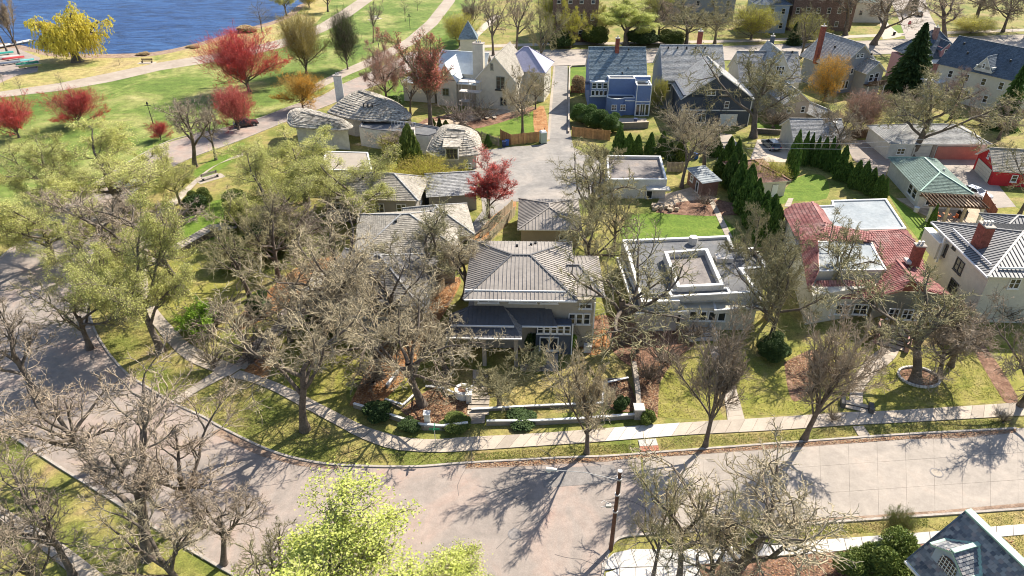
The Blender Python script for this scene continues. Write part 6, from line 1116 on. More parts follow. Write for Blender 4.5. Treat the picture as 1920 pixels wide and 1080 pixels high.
for k, (kd, cx, cy, h, w, tw, lb) in enumerate((('sparse1', 330, 850, 11, 300, BG_, 'tan twigged bare tree over the middle of the left road'), ('sparse3', 20, 640, 11, 230, BG_, 'bare tree reaching in from the left edge over the wide road'), ('open1', 130, 560, 10, 220, BO_, 'olive twigged tree over the wide left road'), ('sparse2', 320, 1010, 10, 230, BL_, 'pale bare tree at the foot of the bottom left group'), ('open1', 30, 1020, 9, 200, BG_, 'bare tree in the extreme bottom left corner'),
    ('open3', 600, 490, 13, 270, BL_, 'pale bare oak in the centre of the oak group over the charcoal roof'), ('open1', 720, 520, 12, 230, BL_, 'bare oak between the charcoal roof and the main house'), ('oak3', 500, 420, 12, 200, BO_, 'olive oak at the edge of the green clump'), ('oak1', 1420, 430, 11, 130, BO_, 'olive oak behind the notch of the white flat house'), ('sparse1', 1300, 960, 12, 250, BO_, 'bare tree left of the great bottom right oak'), ('sparse2', 1350, 1010, 10, 200, BL_, 'low bare oak beneath the great bottom right oak'), ('oak2', 1790, 640, 7, 200, BG_, 'bare thicket tree between the red tiled and cream stucco houses'))):
    treec(kd, 'bare_tree', cx, cy, h, w, lb, k * 1.9 + .4, twig=tw)
for k, (bx, by, tp, w, lm, lb) in enumerate(((1045, 70, -20, 90, L_YELG, 'yellow green tree in front of the left part of the brown block'), (1100, 72, 0, 70, L_OLIVE, 'olive tree in front of the right part of the brown block'), (1230, 40, -30, 80, L_OLIVE, 'olive tree in front of the top edge grey house'), (1445, 50, -20, 60, L_YELG, 'yellow tree in front of the blue and white house'))):
    tree('lime1', 'budding_tree', bx, by, tp, w, lb, k * 1.7, lm, BO_)
treec('lime1', 'young_pine', 1690, 978, 3.8, 58, 'bright green young pine beside the slate roof', 2, L_GRN, BO_, f=.6)
# ---- evergreens and leafy bushes: leaf-sized faces through the volume
def leaf_cloud(seed, kind, K, s):
    rng = np.random.default_rng(seed); az = rng.uniform(0, 6.283, K); t = rng.uniform(0, 1, K)
    if kind == 'arb':
        z = t ** .9; R_ = .5 * np.clip((1 - z) ** .62 * 1.12, 0, 1) * (.82 + .13 * np.sin(az * 4 + z * 9) + .10 * np.sin(az * 9 - z * 26)) * rng.uniform(.68, 1.12, K) * np.clip(.72 + z * 2, 0, 1)
    elif kind == 'spruce':
        z = t ** 1.25; lay = (z * 11 + az * .16 + .5 * np.sin(az * 3)) % 1.0; R_ = .5 * (1 - z) ** .85 * (.45 + .6 * (1 - lay)) * (.8 + .3 * np.abs(np.sin(az * 4.5 + np.floor(z * 11) * 2.1))) * rng.uniform(.55, 1.05, K); z = z - R_ * .25 + .03
    else:
        nb = 9; bc = np.stack([rng.uniform(-.27, .27, nb), rng.uniform(-.27, .27, nb), rng.uniform(.28, .62, nb)], 1); br = rng.uniform(.17, .30, nb); bi = rng.integers(0, nb, K)
        dd = unit(rng.normal(0, 1, (K, 3))); pp = bc[bi] + dd * (br[bi] * rng.uniform(.7, 1.06, K))[:, None]; R_ = np.hypot(pp[:, 0], pp[:, 1]); az = np.arctan2(pp[:, 1], pp[:, 0]); z = np.clip(pp[:, 2], 0.01, 1)
    p = np.stack([R_ * np.cos(az), R_ * np.sin(az), np.maximum(z, 0)], 1)
    if kind == 'box': p[:, :2] = p[:, :2]
    u = unit(rng.normal(0, 1, (K, 3))); w = unit(np.cross(u, rng.normal(0, 1, (K, 3)) + np.array([0, 0, .4]))); q = rng.uniform(.6, 1.3, (K, 1)) * s
    if kind == 'arb': w = unit(w * .5 + np.array([0, 0, 1.])) * 1.3
    if kind == 'spruce': o = np.stack([np.cos(az), np.sin(az), -.35 * np.ones(K)], 1); w = unit(o + .3 * w) * 1.6; u = unit(np.cross(w, rng.normal(0, 1, (K, 3)))) * .6
    V_ = np.stack([p - u * q - w * q * .6, p + u * q - w * q * .6, p + u * q * .5 + w * q * .9, p - u * q * .5 + w * q * .9], 1).reshape(-1, 3); return V_, np.arange(K * 4).reshape(-1, 4)
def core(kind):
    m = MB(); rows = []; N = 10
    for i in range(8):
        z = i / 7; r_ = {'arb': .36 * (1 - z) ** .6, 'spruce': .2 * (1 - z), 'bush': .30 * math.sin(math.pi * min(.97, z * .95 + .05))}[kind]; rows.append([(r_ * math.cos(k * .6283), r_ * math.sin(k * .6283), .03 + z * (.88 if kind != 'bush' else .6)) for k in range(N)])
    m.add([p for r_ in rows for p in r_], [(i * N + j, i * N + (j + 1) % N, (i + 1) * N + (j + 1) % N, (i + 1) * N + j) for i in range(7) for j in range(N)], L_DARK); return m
EV = {}
BARK_M = M('grey brown limbs', (0.19, 0.16, 0.12), .95, .3, 1.5, 8)
for k, (kd, K, s) in {'arb1': ('arb', 7000, .031), 'arb2': ('arb', 7000, .033), 'spruce': ('spruce', 15000, .024), 'bush1': ('bush', 8000, .026), 'bush2': ('bush', 7000, .028), 'bush3': ('bush', 9000, .022), 'bushbig': ('bush', 26000, .0125)}.items():
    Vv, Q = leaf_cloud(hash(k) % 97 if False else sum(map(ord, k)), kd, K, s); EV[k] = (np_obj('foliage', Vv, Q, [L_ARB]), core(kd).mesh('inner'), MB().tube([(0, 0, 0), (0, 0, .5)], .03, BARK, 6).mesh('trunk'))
def ever(kind, name, bx, by, top, wpx, label, lm=None, group=None, cat='tree', rot=None, hm=None):
    p = G(bx, by); h = hm or max(.5, zat(p.y, top)); w = wpx * mpp(Vector((p.x, p.y, h / 2))); r = empty(name, p, 0, label, cat, group); f, c, t = EV[kind]; h *= random.uniform(.88, 1.1) if kind.startswith('arb') else 1; w *= random.uniform(.9, 1.15); M_ = Matrix.Diagonal((w, w, h, 1)) @ Matrix.Rotation(rot if rot is not None else random.uniform(0, 6), 4, 'Z')
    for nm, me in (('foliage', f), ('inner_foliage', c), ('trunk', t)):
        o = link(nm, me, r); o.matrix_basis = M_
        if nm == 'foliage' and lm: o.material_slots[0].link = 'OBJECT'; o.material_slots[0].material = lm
    return r
arbs = [(1362, 318, 268, 24), (1350, 330, 285, 24), (1374, 335, 275, 26), (1366, 352, 296, 28), (1384, 358, 300, 28), (1380, 375, 312, 30), (1398, 382, 320, 30), (1394, 400, 335, 32), (1412, 402, 342, 30), (1408, 424, 360, 34), (1427, 424, 366, 32), (1424, 446, 384, 36), (1440, 436, 376, 30), (1446, 455, 398, 32)]
ords = ['first', 'second', 'third', 'fourth', 'fifth', 'sixth', 'seventh', 'eighth', 'ninth', 'tenth', 'eleventh', 'twelfth', 'thirteenth', 'fourteenth', 'fifteenth']
for k, (x, y, tp, w) in enumerate(arbs): ever('arb%d' % (k % 2 + 1), 'arborvitae', x, y, tp - 8, w * 1.25, f'{ords[k]} pointed evergreen, counted from the far end, in the double row beside the back lawn', group='pointed evergreens beside the back lawn')
arb2 = [(1481, 332, 252, 30), (1502, 310, 248, 18), (1513, 308, 252, 16), (1525, 312, 250, 18), (1538, 314, 252, 20), (1550, 320, 255, 18), (1561, 322, 268, 20), (1572, 336, 270, 24), (1586, 340, 300, 24), (1600, 352, 302, 26), (1614, 356, 305, 24), (1628, 364, 320, 26), (1642, 372, 326, 26), (1652, 376, 335, 22)]
for k, (x, y, tp, w) in enumerate(arb2): ever('arb%d' % (k % 2 + 1), 'arborvitae', x, y, tp, w, f'{ords[k]} pointed evergreen from the left in the curved row round the court lawn', group='pointed evergreens round the court lawn')
for k, (x, y, tp, w, lb) in enumerate(((1160, 285, 236, 26, 'cone evergreen at the end of the cedar fence'), (1178, 290, 252, 22, 'cone evergreen second from the cedar fence'), (1194, 292, 255, 24, 'cone evergreen third from the cedar fence'), (1218, 290, 252, 22, 'cone evergreen behind the flat roofed garage, left'), (1240, 290, 250, 24, 'cone evergreen behind the flat roofed garage, right'), (1338, 292, 248, 32, 'broad dark evergreen behind the playhouse shed'), (820, 312, 286, 12, 'first small cone evergreen in front of the thatched cottage'), (830, 312, 290, 12, 'second small cone evergreen in front of the thatched cottage'), (842, 311, 280, 13, 'tallest small cone evergreen in front of the thatched cottage'), (853, 311, 284, 12, 'fourth small cone evergreen in front of the thatched cottage'), (863, 309, 290, 11, 'fifth small cone evergreen in front of the thatched cottage'), (915, 275, 250, 14, 'cone evergreen beside the grey picket fence'),
        (772, 340, 244, 62, 'large yellow green cone evergreen behind the white chimney'), (1742, 430, 382, 14, 'small cone evergreen at the corner of the pale flat roof'))): ever('arb%d' % (k % 2 + 1), 'cone_evergreen', x, y, tp, w, lb, L_GRN if k == 12 else None, 'cone evergreens')
for x, y, tp, w, lb, lm in ((1698, 172, 48, 92, 'dark spruce between the grey blue and pink houses', L_DARK), (1876, 240, 122, 62, 'green spruce in front of the white gabled house', L_ARB), (1487, 84, 42, 36, 'small dark conifer behind the cream gabled house', L_DARK), (1712, 20, -30, 20, 'narrow dark conifer by the side street at the top', L_DARK)): ever('spruce', 'conifer', x, y, tp, w, lb, lm, 'conifers')
bushes = [(1092, 232, 185, 60, 'largest round evergreen bush along the alley beside the blue house'), (1120, 240, 195, 52, 'middle round evergreen bush beside the blue house'), (1147, 248, 205, 48, 'right round evergreen bush beside the blue house'), (455, 420, 345, 90, 'dark evergreen mass at the top of the hillside steps'), (500, 470, 400, 110, 'dark evergreen bushes above the orange mulch'), (440, 500, 440, 110, 'low dark green shrubs on the left hillside'), (610, 625, 580, 60, 'green rounded shrub below the white sunroom'), (588, 612, 585, 34, 'lime green low shrub beside the hillside terrace'), (755, 640, 590, 22, 'upper small green shrub on the leafy slope'), (742, 660, 612, 24, 'lower small green shrub on the leafy slope'), (1000, 652, 615, 30, 'dark shrub right of the french door'), (1022, 650, 605, 32, 'dark shrub beneath the house corner'), (1045, 648, 610, 34, 'dark shrub under the side wing'), (1072, 650, 620, 28, 'yellow green shrub right of the dark shrubs'), (1452, 672, 625, 74, 'wide dark juniper in front of the red tiled house'), (1655, 1075, 990, 130, 'large dark green holly bush at the bottom right'), (1700, 1110, 1050, 90, 'dark green holly bush beside the slate roof eave'), (1600, 1080, 1040, 70, 'low green bush left of the large holly'), (490, 590, 540, 60, 'mottled green shrub on the orange mulch'), (380, 385, 345, 50, 'round clipped bush beside the upper sidewalk'), (365, 395, 360, 40, 'second round clipped bush beside the upper sidewalk'), (775, 262, 238, 34, 'dark shrubs below the tree beside the storybook house'), (735, 200, 175, 30, 'dark shrub at the foot of the orange budded tree'), (1085, 172, 135, 24, 'round straw coloured bush on the side lawn'), (1165, 770, 742, 34, 'green bush in the right mulch bed'), (1210, 790, 765, 30, 'small green bush outside the right stone pier'), (770, 800, 786, 40, 'green ivy at the left street wall'), (850, 796, 782, 70, 'green ivy behind the street wall left of the entry walk'), (715, 775, 752, 60, 'green ivy on the left corner of the wall'),
          (1120, 82, 40, 60, 'dark hedge behind the cross street, left'), (1200, 82, 45, 80, 'dark hedge behind the cross street, middle'), (1262, 84, 50, 70, 'dark hedge behind the cross street, right'), (1050, 88, 50, 60, 'dark hedge in front of the brown block'), (560, 345, 300, 60, 'green shrubs left of the tan annex'), (985, 786, 773, 60, 'clipped leafy shrub behind the street wall')]
for k, (x, y, tp, w, lb) in enumerate(bushes):
    lm = L_ARB if k < 3 else L_BRGRN if 'lime' in lb or 'yellow green' in lb else leaf('straw leaves', (0.34, 0.24, 0.13), (0.5, 0.38, 0.22)) if 'straw' in lb or 'grey bush' in lb else L_GRN if k % 2 else L_DARK
    ever('bushbig' if w * mpp(G(x, y)) > 3.4 else 'bush%d' % (k % 3 + 1), 'evergreen_bush', x, y, tp, w, lb, lm, cat='bush')
for k, (x, y, tp, w, lb) in enumerate(((700, 262, 244, 14, 'dark cone evergreen left of the white chimney group'), (812, 236, 222, 12, 'first small evergreen behind the thatched cottage hedge'), (824, 238, 222, 12, 'second small evergreen behind the thatched cottage hedge'), (836, 238, 224, 12, 'third small evergreen behind the thatched cottage hedge'), (752, 232, 205, 16, 'dark evergreen beside the storybook house wall'), (764, 238, 206, 18, 'second dark evergreen beside the storybook house wall'), (1255, 300, 262, 26, 'dark evergreen between the flat garage and the playhouse shed'), (1275, 300, 258, 28, 'broad evergreen left of the playhouse shed'))):
    ever('arb%d' % (k % 2 + 1), 'cone_evergreen', x, y, tp, w, lb, L_GRN if k % 2 else L_DARK, 'cone evergreens')
for k, (kd, bx, by, tp, w, lm, tw, lb) in enumerate((('shrub', 900, 225, 178, 70, None, BG_, 'bare shrub at the foot of the tudor gable'), ('sparse1', 770, 215, 120, 80, None, BL_, 'bare tree in front of the pale patched roofs'), ('oak3', 1004, 205, 120, 60, None, BO_, 'small bare tree at the alley side of the tudor house'), ('lime1', 735, 290, 250, 60, L_YELG, BO_, 'yellow green shrub tree below the curved flat link'), ('vase1', 1130, 330, 255, 90, None, BO_, 'upright bare tree at the parking court edge'), ('open3', 1690, 250, 150, 120, None, BG_, 'grey bare tree behind the long garages'), ('open1', 1540, 270, 170, 80, None, BL_, 'thin bare tree by the gabled garage'),
    ('open2', 1500, 110, -5, 90, None, BO_, 'bare tree on the verge left of the grey blue house'), ('shrub', 1780, 130, 80, 60, None, BG_, 'bare shrub between the pink and white houses'), ('open3', 1440, 600, 440, 130, None, BO_, 'bare oak right of the white flat house front'), ('young', 700, 60, 10, 34, None, BG_, 'sapling on the park lawn left of the lamp'), ('young', 760, 40, -10, 30, None, BG_, 'sapling beside the park walk'), ('sparse3', 405, 300, 180, 90, None, BG_, 'second bare tree on the parkway verge'))):
    tree(kd, 'bare_tree' if lm is None else 'yellow_tree', bx, by, tp, w, lb, k * 1.7, lm, tw)
# leaf litter: countless small leaves
def litter(polys, n, mats, s, seed):
    rng = random.Random(seed); V_, Q, mi = [], [], []
    for P, cnt in polys:
        W_ = [G(*p) for p in P]; P2 = [(w.x, w.y) for w in W_]; x0, x1 = min(p[0] for p in P2), max(p[0] for p in P2); y0, y1 = min(p[1] for p in P2), max(p[1] for p in P2); c = 0; g = 0
        while c < cnt and g < cnt * 8:
            g += 1; x, y = rng.uniform(x0, x1), rng.uniform(y0, y1)
            if inpoly(x, y, P2):
                a = rng.uniform(0, 6.28); q = s * rng.uniform(.5, 1.4); z = .05 + rng.uniform(0, .05); b = len(V_)
                for k in range(4): V_.append((x + q * math.cos(a + k * 1.57), y + q * .8 * math.sin(a + k * 1.57), z + rng.uniform(-.015, .03)))
                Q.append((b, b + 1, b + 2, b + 3)); mi.append(rng.randrange(len(mats))); c += 1
    o = tag(link('leaf_litter', np_obj('leaf_litter', V_, Q, mats, mi)), kind='stuff'); return o
LT = [M('rust fallen leaf', (0.36, 0.18, 0.09), .9, .2, bmp=0), M('tan fallen leaf', (0.48, 0.34, 0.20), .9, .2, bmp=0), M('dark fallen leaf', (0.16, 0.09, 0.06), .9, .2, bmp=0)]
litter([([(752, 770), (788, 742), (816, 726), (836, 746), (875, 748), (878, 785), (800, 794)], 5000), ([(1198, 690), (1262, 672), (1236, 720), (1232, 785), (1204, 782)], 3500), ([(655, 760), (690, 690), (745, 600), (800, 535), (862, 520), (850, 560), (800, 640), (760, 690), (690, 765)], 8000), ([(1905, 806), (1500, 831), (1273, 848), (1057, 861), (873, 871), (873, 878), (1140, 864), (1500, 837), (1905, 811)], 5000), ([(1137, 718), (1175, 711), (1192, 768), (1142, 765)], 1500), ([(440, 600), (570, 495), (640, 480), (570, 560), (470, 710)], 4000), ([(1420, 1050), (1900, 1010), (1920, 1100), (1400, 1150)], 4000), ([(1470, 680), (1530, 655), (1550, 700), (1500, 750)], 1500)], 0, LT, .06, 5)
# grass tufts on the near lawns
tuft_m = [leaf('green tuft', (0.22, 0.25, 0.05), (0.32, 0.33, 0.09)), leaf('straw tuft', (0.38, 0.32, 0.12), (0.48, 0.39, 0.18))]
def tufts(polys, seed):
    rng = np.random.default_rng(seed); Vs, mi = [], []
    for P, cnt in polys:
        W_ = [G(*p) for p in P]; P2 = [(w.x, w.y) for w in W_]; x0, x1 = min(p[0] for p in P2), max(p[0] for p in P2); y0, y1 = min(p[1] for p in P2), max(p[1] for p in P2); X_ = rng.uniform(x0, x1, cnt * 3); Y_ = rng.uniform(y0, y1, cnt * 3)
        k = [i for i in range(cnt * 3) if inpoly(X_[i], Y_[i], P2)][:cnt]; x, y = X_[k], Y_[k]; a = rng.uniform(0, 6.28, len(k)); w = rng.uniform(.02, .06, len(k)); h = rng.uniform(.02, .07, len(k)); dx, dy = np.cos(a) * w, np.sin(a) * w; lx, ly = rng.normal(0, .05, len(k)), rng.normal(0, .05, len(k)); z = np.zeros(len(k)) + .01
        Vs.append(np.stack([np.stack([x - dx, y - dy, z], 1), np.stack([x + dx, y + dy, z], 1), np.stack([x + dx * .3 + lx, y + dy * .3 + ly, z + h], 1), np.stack([x - dx * .3 + lx, y - dy * .3 + ly, z + h], 1)], 1).reshape(-1, 3))
        mi.append((np.sin(x * .9) + np.sin(y * 1.3 + x * .4) + rng.normal(0, .8, len(k)) > .2).astype(int))
    V_ = np.concatenate(Vs); tag(link('grass_tufts', np_obj('grass_tufts', V_, np.arange(len(V_)).reshape(-1, 4), tuft_m, np.concatenate(mi))), kind='stuff')
tufts([([(915, 768), (918, 706), (1060, 660), (1130, 655), (1135, 760)], 7000), ([(800, 690), (884, 690), (884, 742), (836, 740), (792, 720)], 2500), ([(1232, 782), (1240, 720), (1262, 690), (1325, 668), (1350, 786)], 4000), ([(1385, 780), (1380, 690), (1500, 650), (1640, 640), (1590, 720), (1585, 768)], 7000), ([(1625, 762), (1640, 712), (1690, 665), (1800, 640), (1893, 748)], 8000), ([(500, 700), (500, 620), (640, 640), (650, 720), (640, 765)], 5000), ([(300, 725), (330, 700), (400, 700), (470, 722), (620, 815), (700, 850), (860, 852), (870, 866), (640, 868), (500, 838), (413, 795)], 14000),
        ([(200, 650), (190, 560), (255, 560), (300, 640), (340, 690), (300, 725), (250, 700)], 6000), ([(890, 866), (1095, 854), (1190, 848), (1190, 832), (1060, 838), (890, 850)], 4000), ([(1240, 842), (1500, 825), (1900, 798), (1900, 784), (1500, 808), (1240, 822)], 7000), ([(740, 985), (1920, 955), (1940, 1060)], 10), ([(1740, 985), (1925, 955), (1940, 1060), (1850, 1040)], 5000), ([(1210, 1010), (1630, 980), (1740, 972), (1740, 990), (1400, 1015), (1250, 1024)], 4000)], 9)
# ================================================================ SMALL THINGS
def car(label, px, py, yaw, paint, kind='suv', group=None):
    p = G(px, py); r = empty('parked_car', p, yaw, label, 'car', group); L, Wd, Hh = (4.6, 1.85, 1.62) if kind == 'suv' else (4.7, 1.82, 1.45)
    # side outline (x along the car, front at +x), lofted with a narrower cabin
    lo = [(-2.3, .35), (-2.3, .85), (-2.15, .98), (-1.3, 1.02), (.95, 1.0), (2.1, .82), (2.3, .62), (2.3, .35)]
    m = MB(); A = [Vector((x, -.92 if z < .9 else -.86, z)) for x, z in lo]; B = [Vector((x, .92 if z < .9 else .86, z)) for x, z in lo]; n = len(lo)
    m.add(A + B, [(i, (i + 1) % n, n + (i + 1) % n, n + i) for i in range(n)] + [tuple(range(n)), tuple(range(2 * n - 1, n - 1, -1))], paint); m.build('body', r)
    hi = [(-2.1 if kind == 'suv' else -1.95, 1.0), (-1.8 if kind == 'suv' else -1.2, Hh), (.25, Hh), (1.05, 1.0)]
    c = MB(); A = [Vector((hi[0][0], -.84, 1)), Vector((hi[1][0], -.62, Hh)), Vector((hi[2][0], -.62, Hh)), Vector((hi[3][0], -.84, 1))]; B = [Vector((a.x, -a.y, a.z)) for a in A]
    c.add(A + B, [(1, 2, 6, 5)], paint); c.add(A + B, [(0, 1, 2, 3), (7, 6, 5, 4)], paint); c.add(A + B, [(0, 4, 5, 1), (2, 6, 7, 3)], paint); c.build('cabin', r)
    def q(pts, nm):
        MB().add(pts, [(0, 1, 2, 3)], GLASS).build(nm, r)
    def lerp4(a, b, c_, d, k, off): cc = (a + b + c_ + d) / 4; return [v + (cc - v) * k + off for v in (a, b, c_, d)]
    q(lerp4(A[2], A[3], B[3], B[2], .12, Vector((.012, 0, .012))), 'windscreen'); q(lerp4(A[1], A[0], B[0], B[1], .14, Vector((-.012, 0, .012))), 'rear_window')
    for S, s in ((A, -1), (B, 1)):
        mid0, mid1 = S[1].lerp(S[2], .5), S[0].lerp(S[3], .5); off = Vector((0, s * .014, .004)); q(lerp4(S[0], S[1], mid0, mid1, .14, off), 'side_window'); q(lerp4(mid1, mid0, S[2], S[3], .14, off), 'side_window')
    for x in (-1.4, 1.4):
        for s in (-1, 1):
            w = MB().tube([(x, s * .72, .33), (x, s * .95, .33)], .34, M('tyre', (0.03, 0.03, 0.03), .9, .1), 14).build('wheel', r); MB().tube([(x, s * .94, .33), (x, s * .965, .33)], .2, STEEL, 8).build('rim', w)
    for s in (-1, 1):
        MB().box(2.28, s * .7 - .2, .6, 2.32, s * .7 + .2, .75, WHITE).build('headlight', r); MB().box(-2.32, s * .72 - .15, .68, -2.28, s * .72 + .15, .9, M('tail light', (0.4, .02, .02), .4, .05)).build('taillight', r); MB().box(.7, s * 1.0 - .1, 1.0, .9, s * 1.0 + .1, 1.14, paint).build('mirror', r)
    MB().box(-2.34, -.6, .38, -2.3, .6, .55, BLACK).build('bumper', r); MB().box(-2.33, -.26, .58, -2.30, .26, .7, WHITE).build('number_plate', r); return r
def paint(n, c): 
    m, nt, b = newmat(n); b.inputs['Base Color'].default_value = (*c, 1); b.inputs['Roughness'].default_value = .3; b.inputs['Metallic'].default_value = .2; b.inputs['Coat Weight'].default_value = .5; _m[n] = m; return m
car('dark blue grey car with a pale roof parked behind the grey gabled garage', 1445, 277, R(96), paint('blue grey car paint', (.10, .13, .17)))
car('white car parked on the pad beside the green roofed garage', 1826, 368, R(-62), paint('white car paint', (.75, .76, .78)), 'sedan')
car('dark car parked under the coral red maple on the parkway', 462, 236, R(28), paint('black car paint', (.03, .03, .035)))
car('pale silver car on the road under the left budding trees', 238, 352, R(40), paint('silver car paint', (.55, .56, .58)), 'sedan')
car('dark car at the corner of the side street at the top right', 1722, 30, R(70), paint('grey car paint', (.06, .065, .07)))
# canoes on the landing
def canoe(px, py, yaw, c, label):
    p = G(px, py); r = empty('canoe', Vector((p.x, p.y, .35)), yaw, label, 'canoe', 'canoes racked on the shore'); m = MB(); rows = []; N = 13; mt = M('canoe ' + label.split()[0], c, .5, .06)
    for i in range(N):
        t = i / (N - 1) * 2 - 1; w = .46 * (1 - t * t) ** .6 + .02; zt = .12 * abs(t) ** 3; rows.append([(t * 2.5, -w, -zt), (t * 2.5, -w * .8, .26), (t * 2.5, 0, .42 - .05 * abs(t)), (t * 2.5, w * .8, .26), (t * 2.5, w, -zt)])
    m.add([v for q in rows for v in q], [(i * 5 + j, i * 5 + j + 1, i * 5 + 6 + j, i * 5 + 5 + j) for i in range(N - 1) for j in range(4)], mt); m.build('hull', r, smooth=True); MB().tube([(-2.5, 0, .40), (0, 0, .44), (2.5, 0, .40)], .03, WHITE, 5).build('keel', r)
    for s in (-1, 1): MB().box(s * 1.2 - .05, -.7, -.35, s * 1.2 + .05, .7, -.1, WOOD_DK).build('rack_bar', r)
for px, py, yw, c, lb in ((6, 103, .62, (.05, .35, .28), 'green overturned canoe at the back of the rack'), (16, 110, .6, (.62, .60, .55), 'cream overturned canoe behind the red one'), (26, 112, .6, (.62, .08, .08), 'red overturned canoe in the middle of the rack'), (18, 121, .62, (.16, .19, .24), 'navy overturned canoe in front of the red one'), (44, 117, .58, (.22, .60, .58), 'turquoise overturned canoe on the right'), (52, 122, .58, (.06, .30, .20), 'emerald overturned canoe in front of the turquoise one'), (58, 127, .56, (.45, .42, .12), 'mustard overturned canoe at the front right')):
    canoe(px, py, yw, c, lb)
# dock
p = G(-30, 96); q = G(62, 78); r = empty('dock', Vector((p.x, p.y, 0)), math.atan2(q.y - p.y, q.x - p.x), 'pale wooden dock reaching into the lake', 'dock'); L = (q - p).length; n = int(L / .8)
for i in range(n): ubox('plank', r, M('pale dock plank', (.62, .60, .55), .8, .1, obj=True), Vector((i * .8 + .4, 0, .55)), .76, 2.2, .08)
for i in range(0, n, 4):
    for s in (-1, 1): MB().tube([(i * .8 + .4, s * 1.0, -.3), (i * .8 + .4, s * 1.0, .9)], .09, WOOD_DK, 6).build('pile', r)
MB().box(L - 5, -1, .6, L - 4.8, 1, 1.4, WOOD_DK).build('rail', r)
# benches
def bench(px, py, yaw, label, mat, name='park_bench'):
    r = empty(name, G(px, py), yaw, label, 'bench'); MB().box(-2.2, -1.0, 0, 2.2, 1.0, .03, CONC).build('pad', r)
    for k in range(3): MB().box(-1.4, -.3 + k * .2, .45, 1.4, -.13 + k * .2, .5, mat).build('seat_slat', r)
    for k in range(2): MB().box(-1.4, .3, .62 + k * .22, 1.4, .35, .8 + k * .22, mat).build('back_slat', r)
    for x in (-1.2, 1.2): MB().box(x - .06, -.3, .03, x + .06, .36, .45, BLACK).build('leg', r); MB().box(x - .05, .3, .45, x + .05, .38, 1.05, BLACK).build('back_post', r)
bench(276, 118, .05, 'dark slatted bench on a pad facing the lake', WOOD_DK); bench(703, 36, .7, 'pale bench on the park lawn at the top', CONC_W); bench(395, 335, .8, 'stone bench where the paths meet by the budding trees', CONC_K)
# fences: every board a part
def fence(name, label, a, b, h, mat, w=.16, gap=.02, rails=2, post=2.4, lead=True):
    A, B = G(*a), G(*b); d = B - A; L = d.length; r = empty(name, A, math.atan2(d.y, d.x), label, 'fence'); n = int(L / (w + gap))
    for i in range(n): ubox('board', r, mat, Vector(((i + .5) * (w + gap), random.uniform(-.01, .01), h / 2 + random.uniform(-.02, .02))), w, .03, h)
    for k in range(rails): ubox('rail', r, mat, Vector((L / 2, .05, h * (.2 + .6 * k / max(1, rails - 1)))), L, .05, .1)
    x = 0
    while x <= L + .1: ubox('post', r, mat, Vector((x, .08, h / 2)), .12, .12, h + .08); x += post
    return r
fence('cedar_fence', 'bright cedar board fence along the parking court below the small lawn', (958, 272), (1012, 266), 2.0, WOOD, .24); fence('cedar_fence', 'short cedar fence panel behind the blue bins', (938, 262), (958, 272), 2.0, WOOD, .24)
fence('cedar_fence', 'long cedar fence below the round evergreen bushes', (1072, 256), (1146, 264), 1.9, WOOD, .24); fence('short_fence', 'reddish brown fence panel beside the blue house', (1070, 174), (1102, 174), 1.6, M('red brown boards', (.26, .10, .06), .85, .2, obj=True), .25)
fence('picket_fence', 'grey weathered picket fence beside the thatched cottage', (902, 262), (936, 275), 1.6, WOOD_GR, .10, .12); fence('garden_fence', 'diagonal grey garden fence above the thatched cottage', (862, 238), (902, 262), 1.3, WOOD_GR, .12, .06)
fence('dark_fence', 'dark board fence between the gabled and long garages', (1586, 262), (1640, 256), 1.7, WOOD_DK, .2, .03); fence('dark_fence', 'red brown board fence right of the pergola', (1840, 380), (1862, 415), 1.9, M('red brown boards'), .2, .02); fence('grey_fence', 'grey board fence left of the playhouse shed', (1250, 322), (1283, 322), 1.7, WOOD_GR, .2, .02)
fence('tan_fence', 'tan board fence on the slope beside the detached garage', (905, 445), (962, 392), 1.6, M('tan boards', (.46, .38, .26), .85, .15, obj=True), .2, .02); fence('tan_fence', 'second tan fence nearer the detached garage', (920, 452), (967, 402), 1.5, M('tan boards'), .2, .02)
fence('tan_fence', 'slanting tan fence along the leafy slope left of the porch', (775, 600), (835, 540), 1.5, M('tan boards'), .14, .10); fence('far_fence', 'brown board fence in front of the hedge beyond the cross street', (1042, 80), (1120, 79), 2.0, M('dark brown boards', (.12, .08, .06), .85, .2, obj=True), .3, .02)
# portable toilet, bins
r = empty('portable_toilet', G(1018, 268), R(18), 'pale green portable toilet with a white roof beside the cedar fence', 'toilet'); gm = M('pale green plastic', (.42, .50, .36), .5, .05)
MB().box(-.55, -.55, .1, .55, .55, 2.1, gm).build('cabin', r); MB().box(-.6, -.6, 0, .6, .6, .12, BLACK).build('base', r); m = MB(); m.add([(-.6, -.6, 2.1), (.6, -.6, 2.1), (.6, .6, 2.1), (-.6, .6, 2.1), (-.4, -.4, 2.36), (.4, -.4, 2.36), (.4, .4, 2.36), (-.4, .4, 2.36)], [(0, 1, 5, 4), (1, 2, 6, 5), (2, 3, 7, 6), (3, 0, 4, 7), (4, 5, 6, 7)], WHITE); m.build('roof', r)
MB().box(-.4, -.58, .2, .4, -.55, 1.95, M('grey green door', (.36, .42, .33), .5, .05)).build('door', r); MB().box(.55, -.5, .15, .57, .5, 2.0, M('red brown boards')).build('side_panel', r); MB().tube([(.35, .35, 2.3), (.35, .35, 2.7)], .05, BLACK).build('vent_pipe', r)
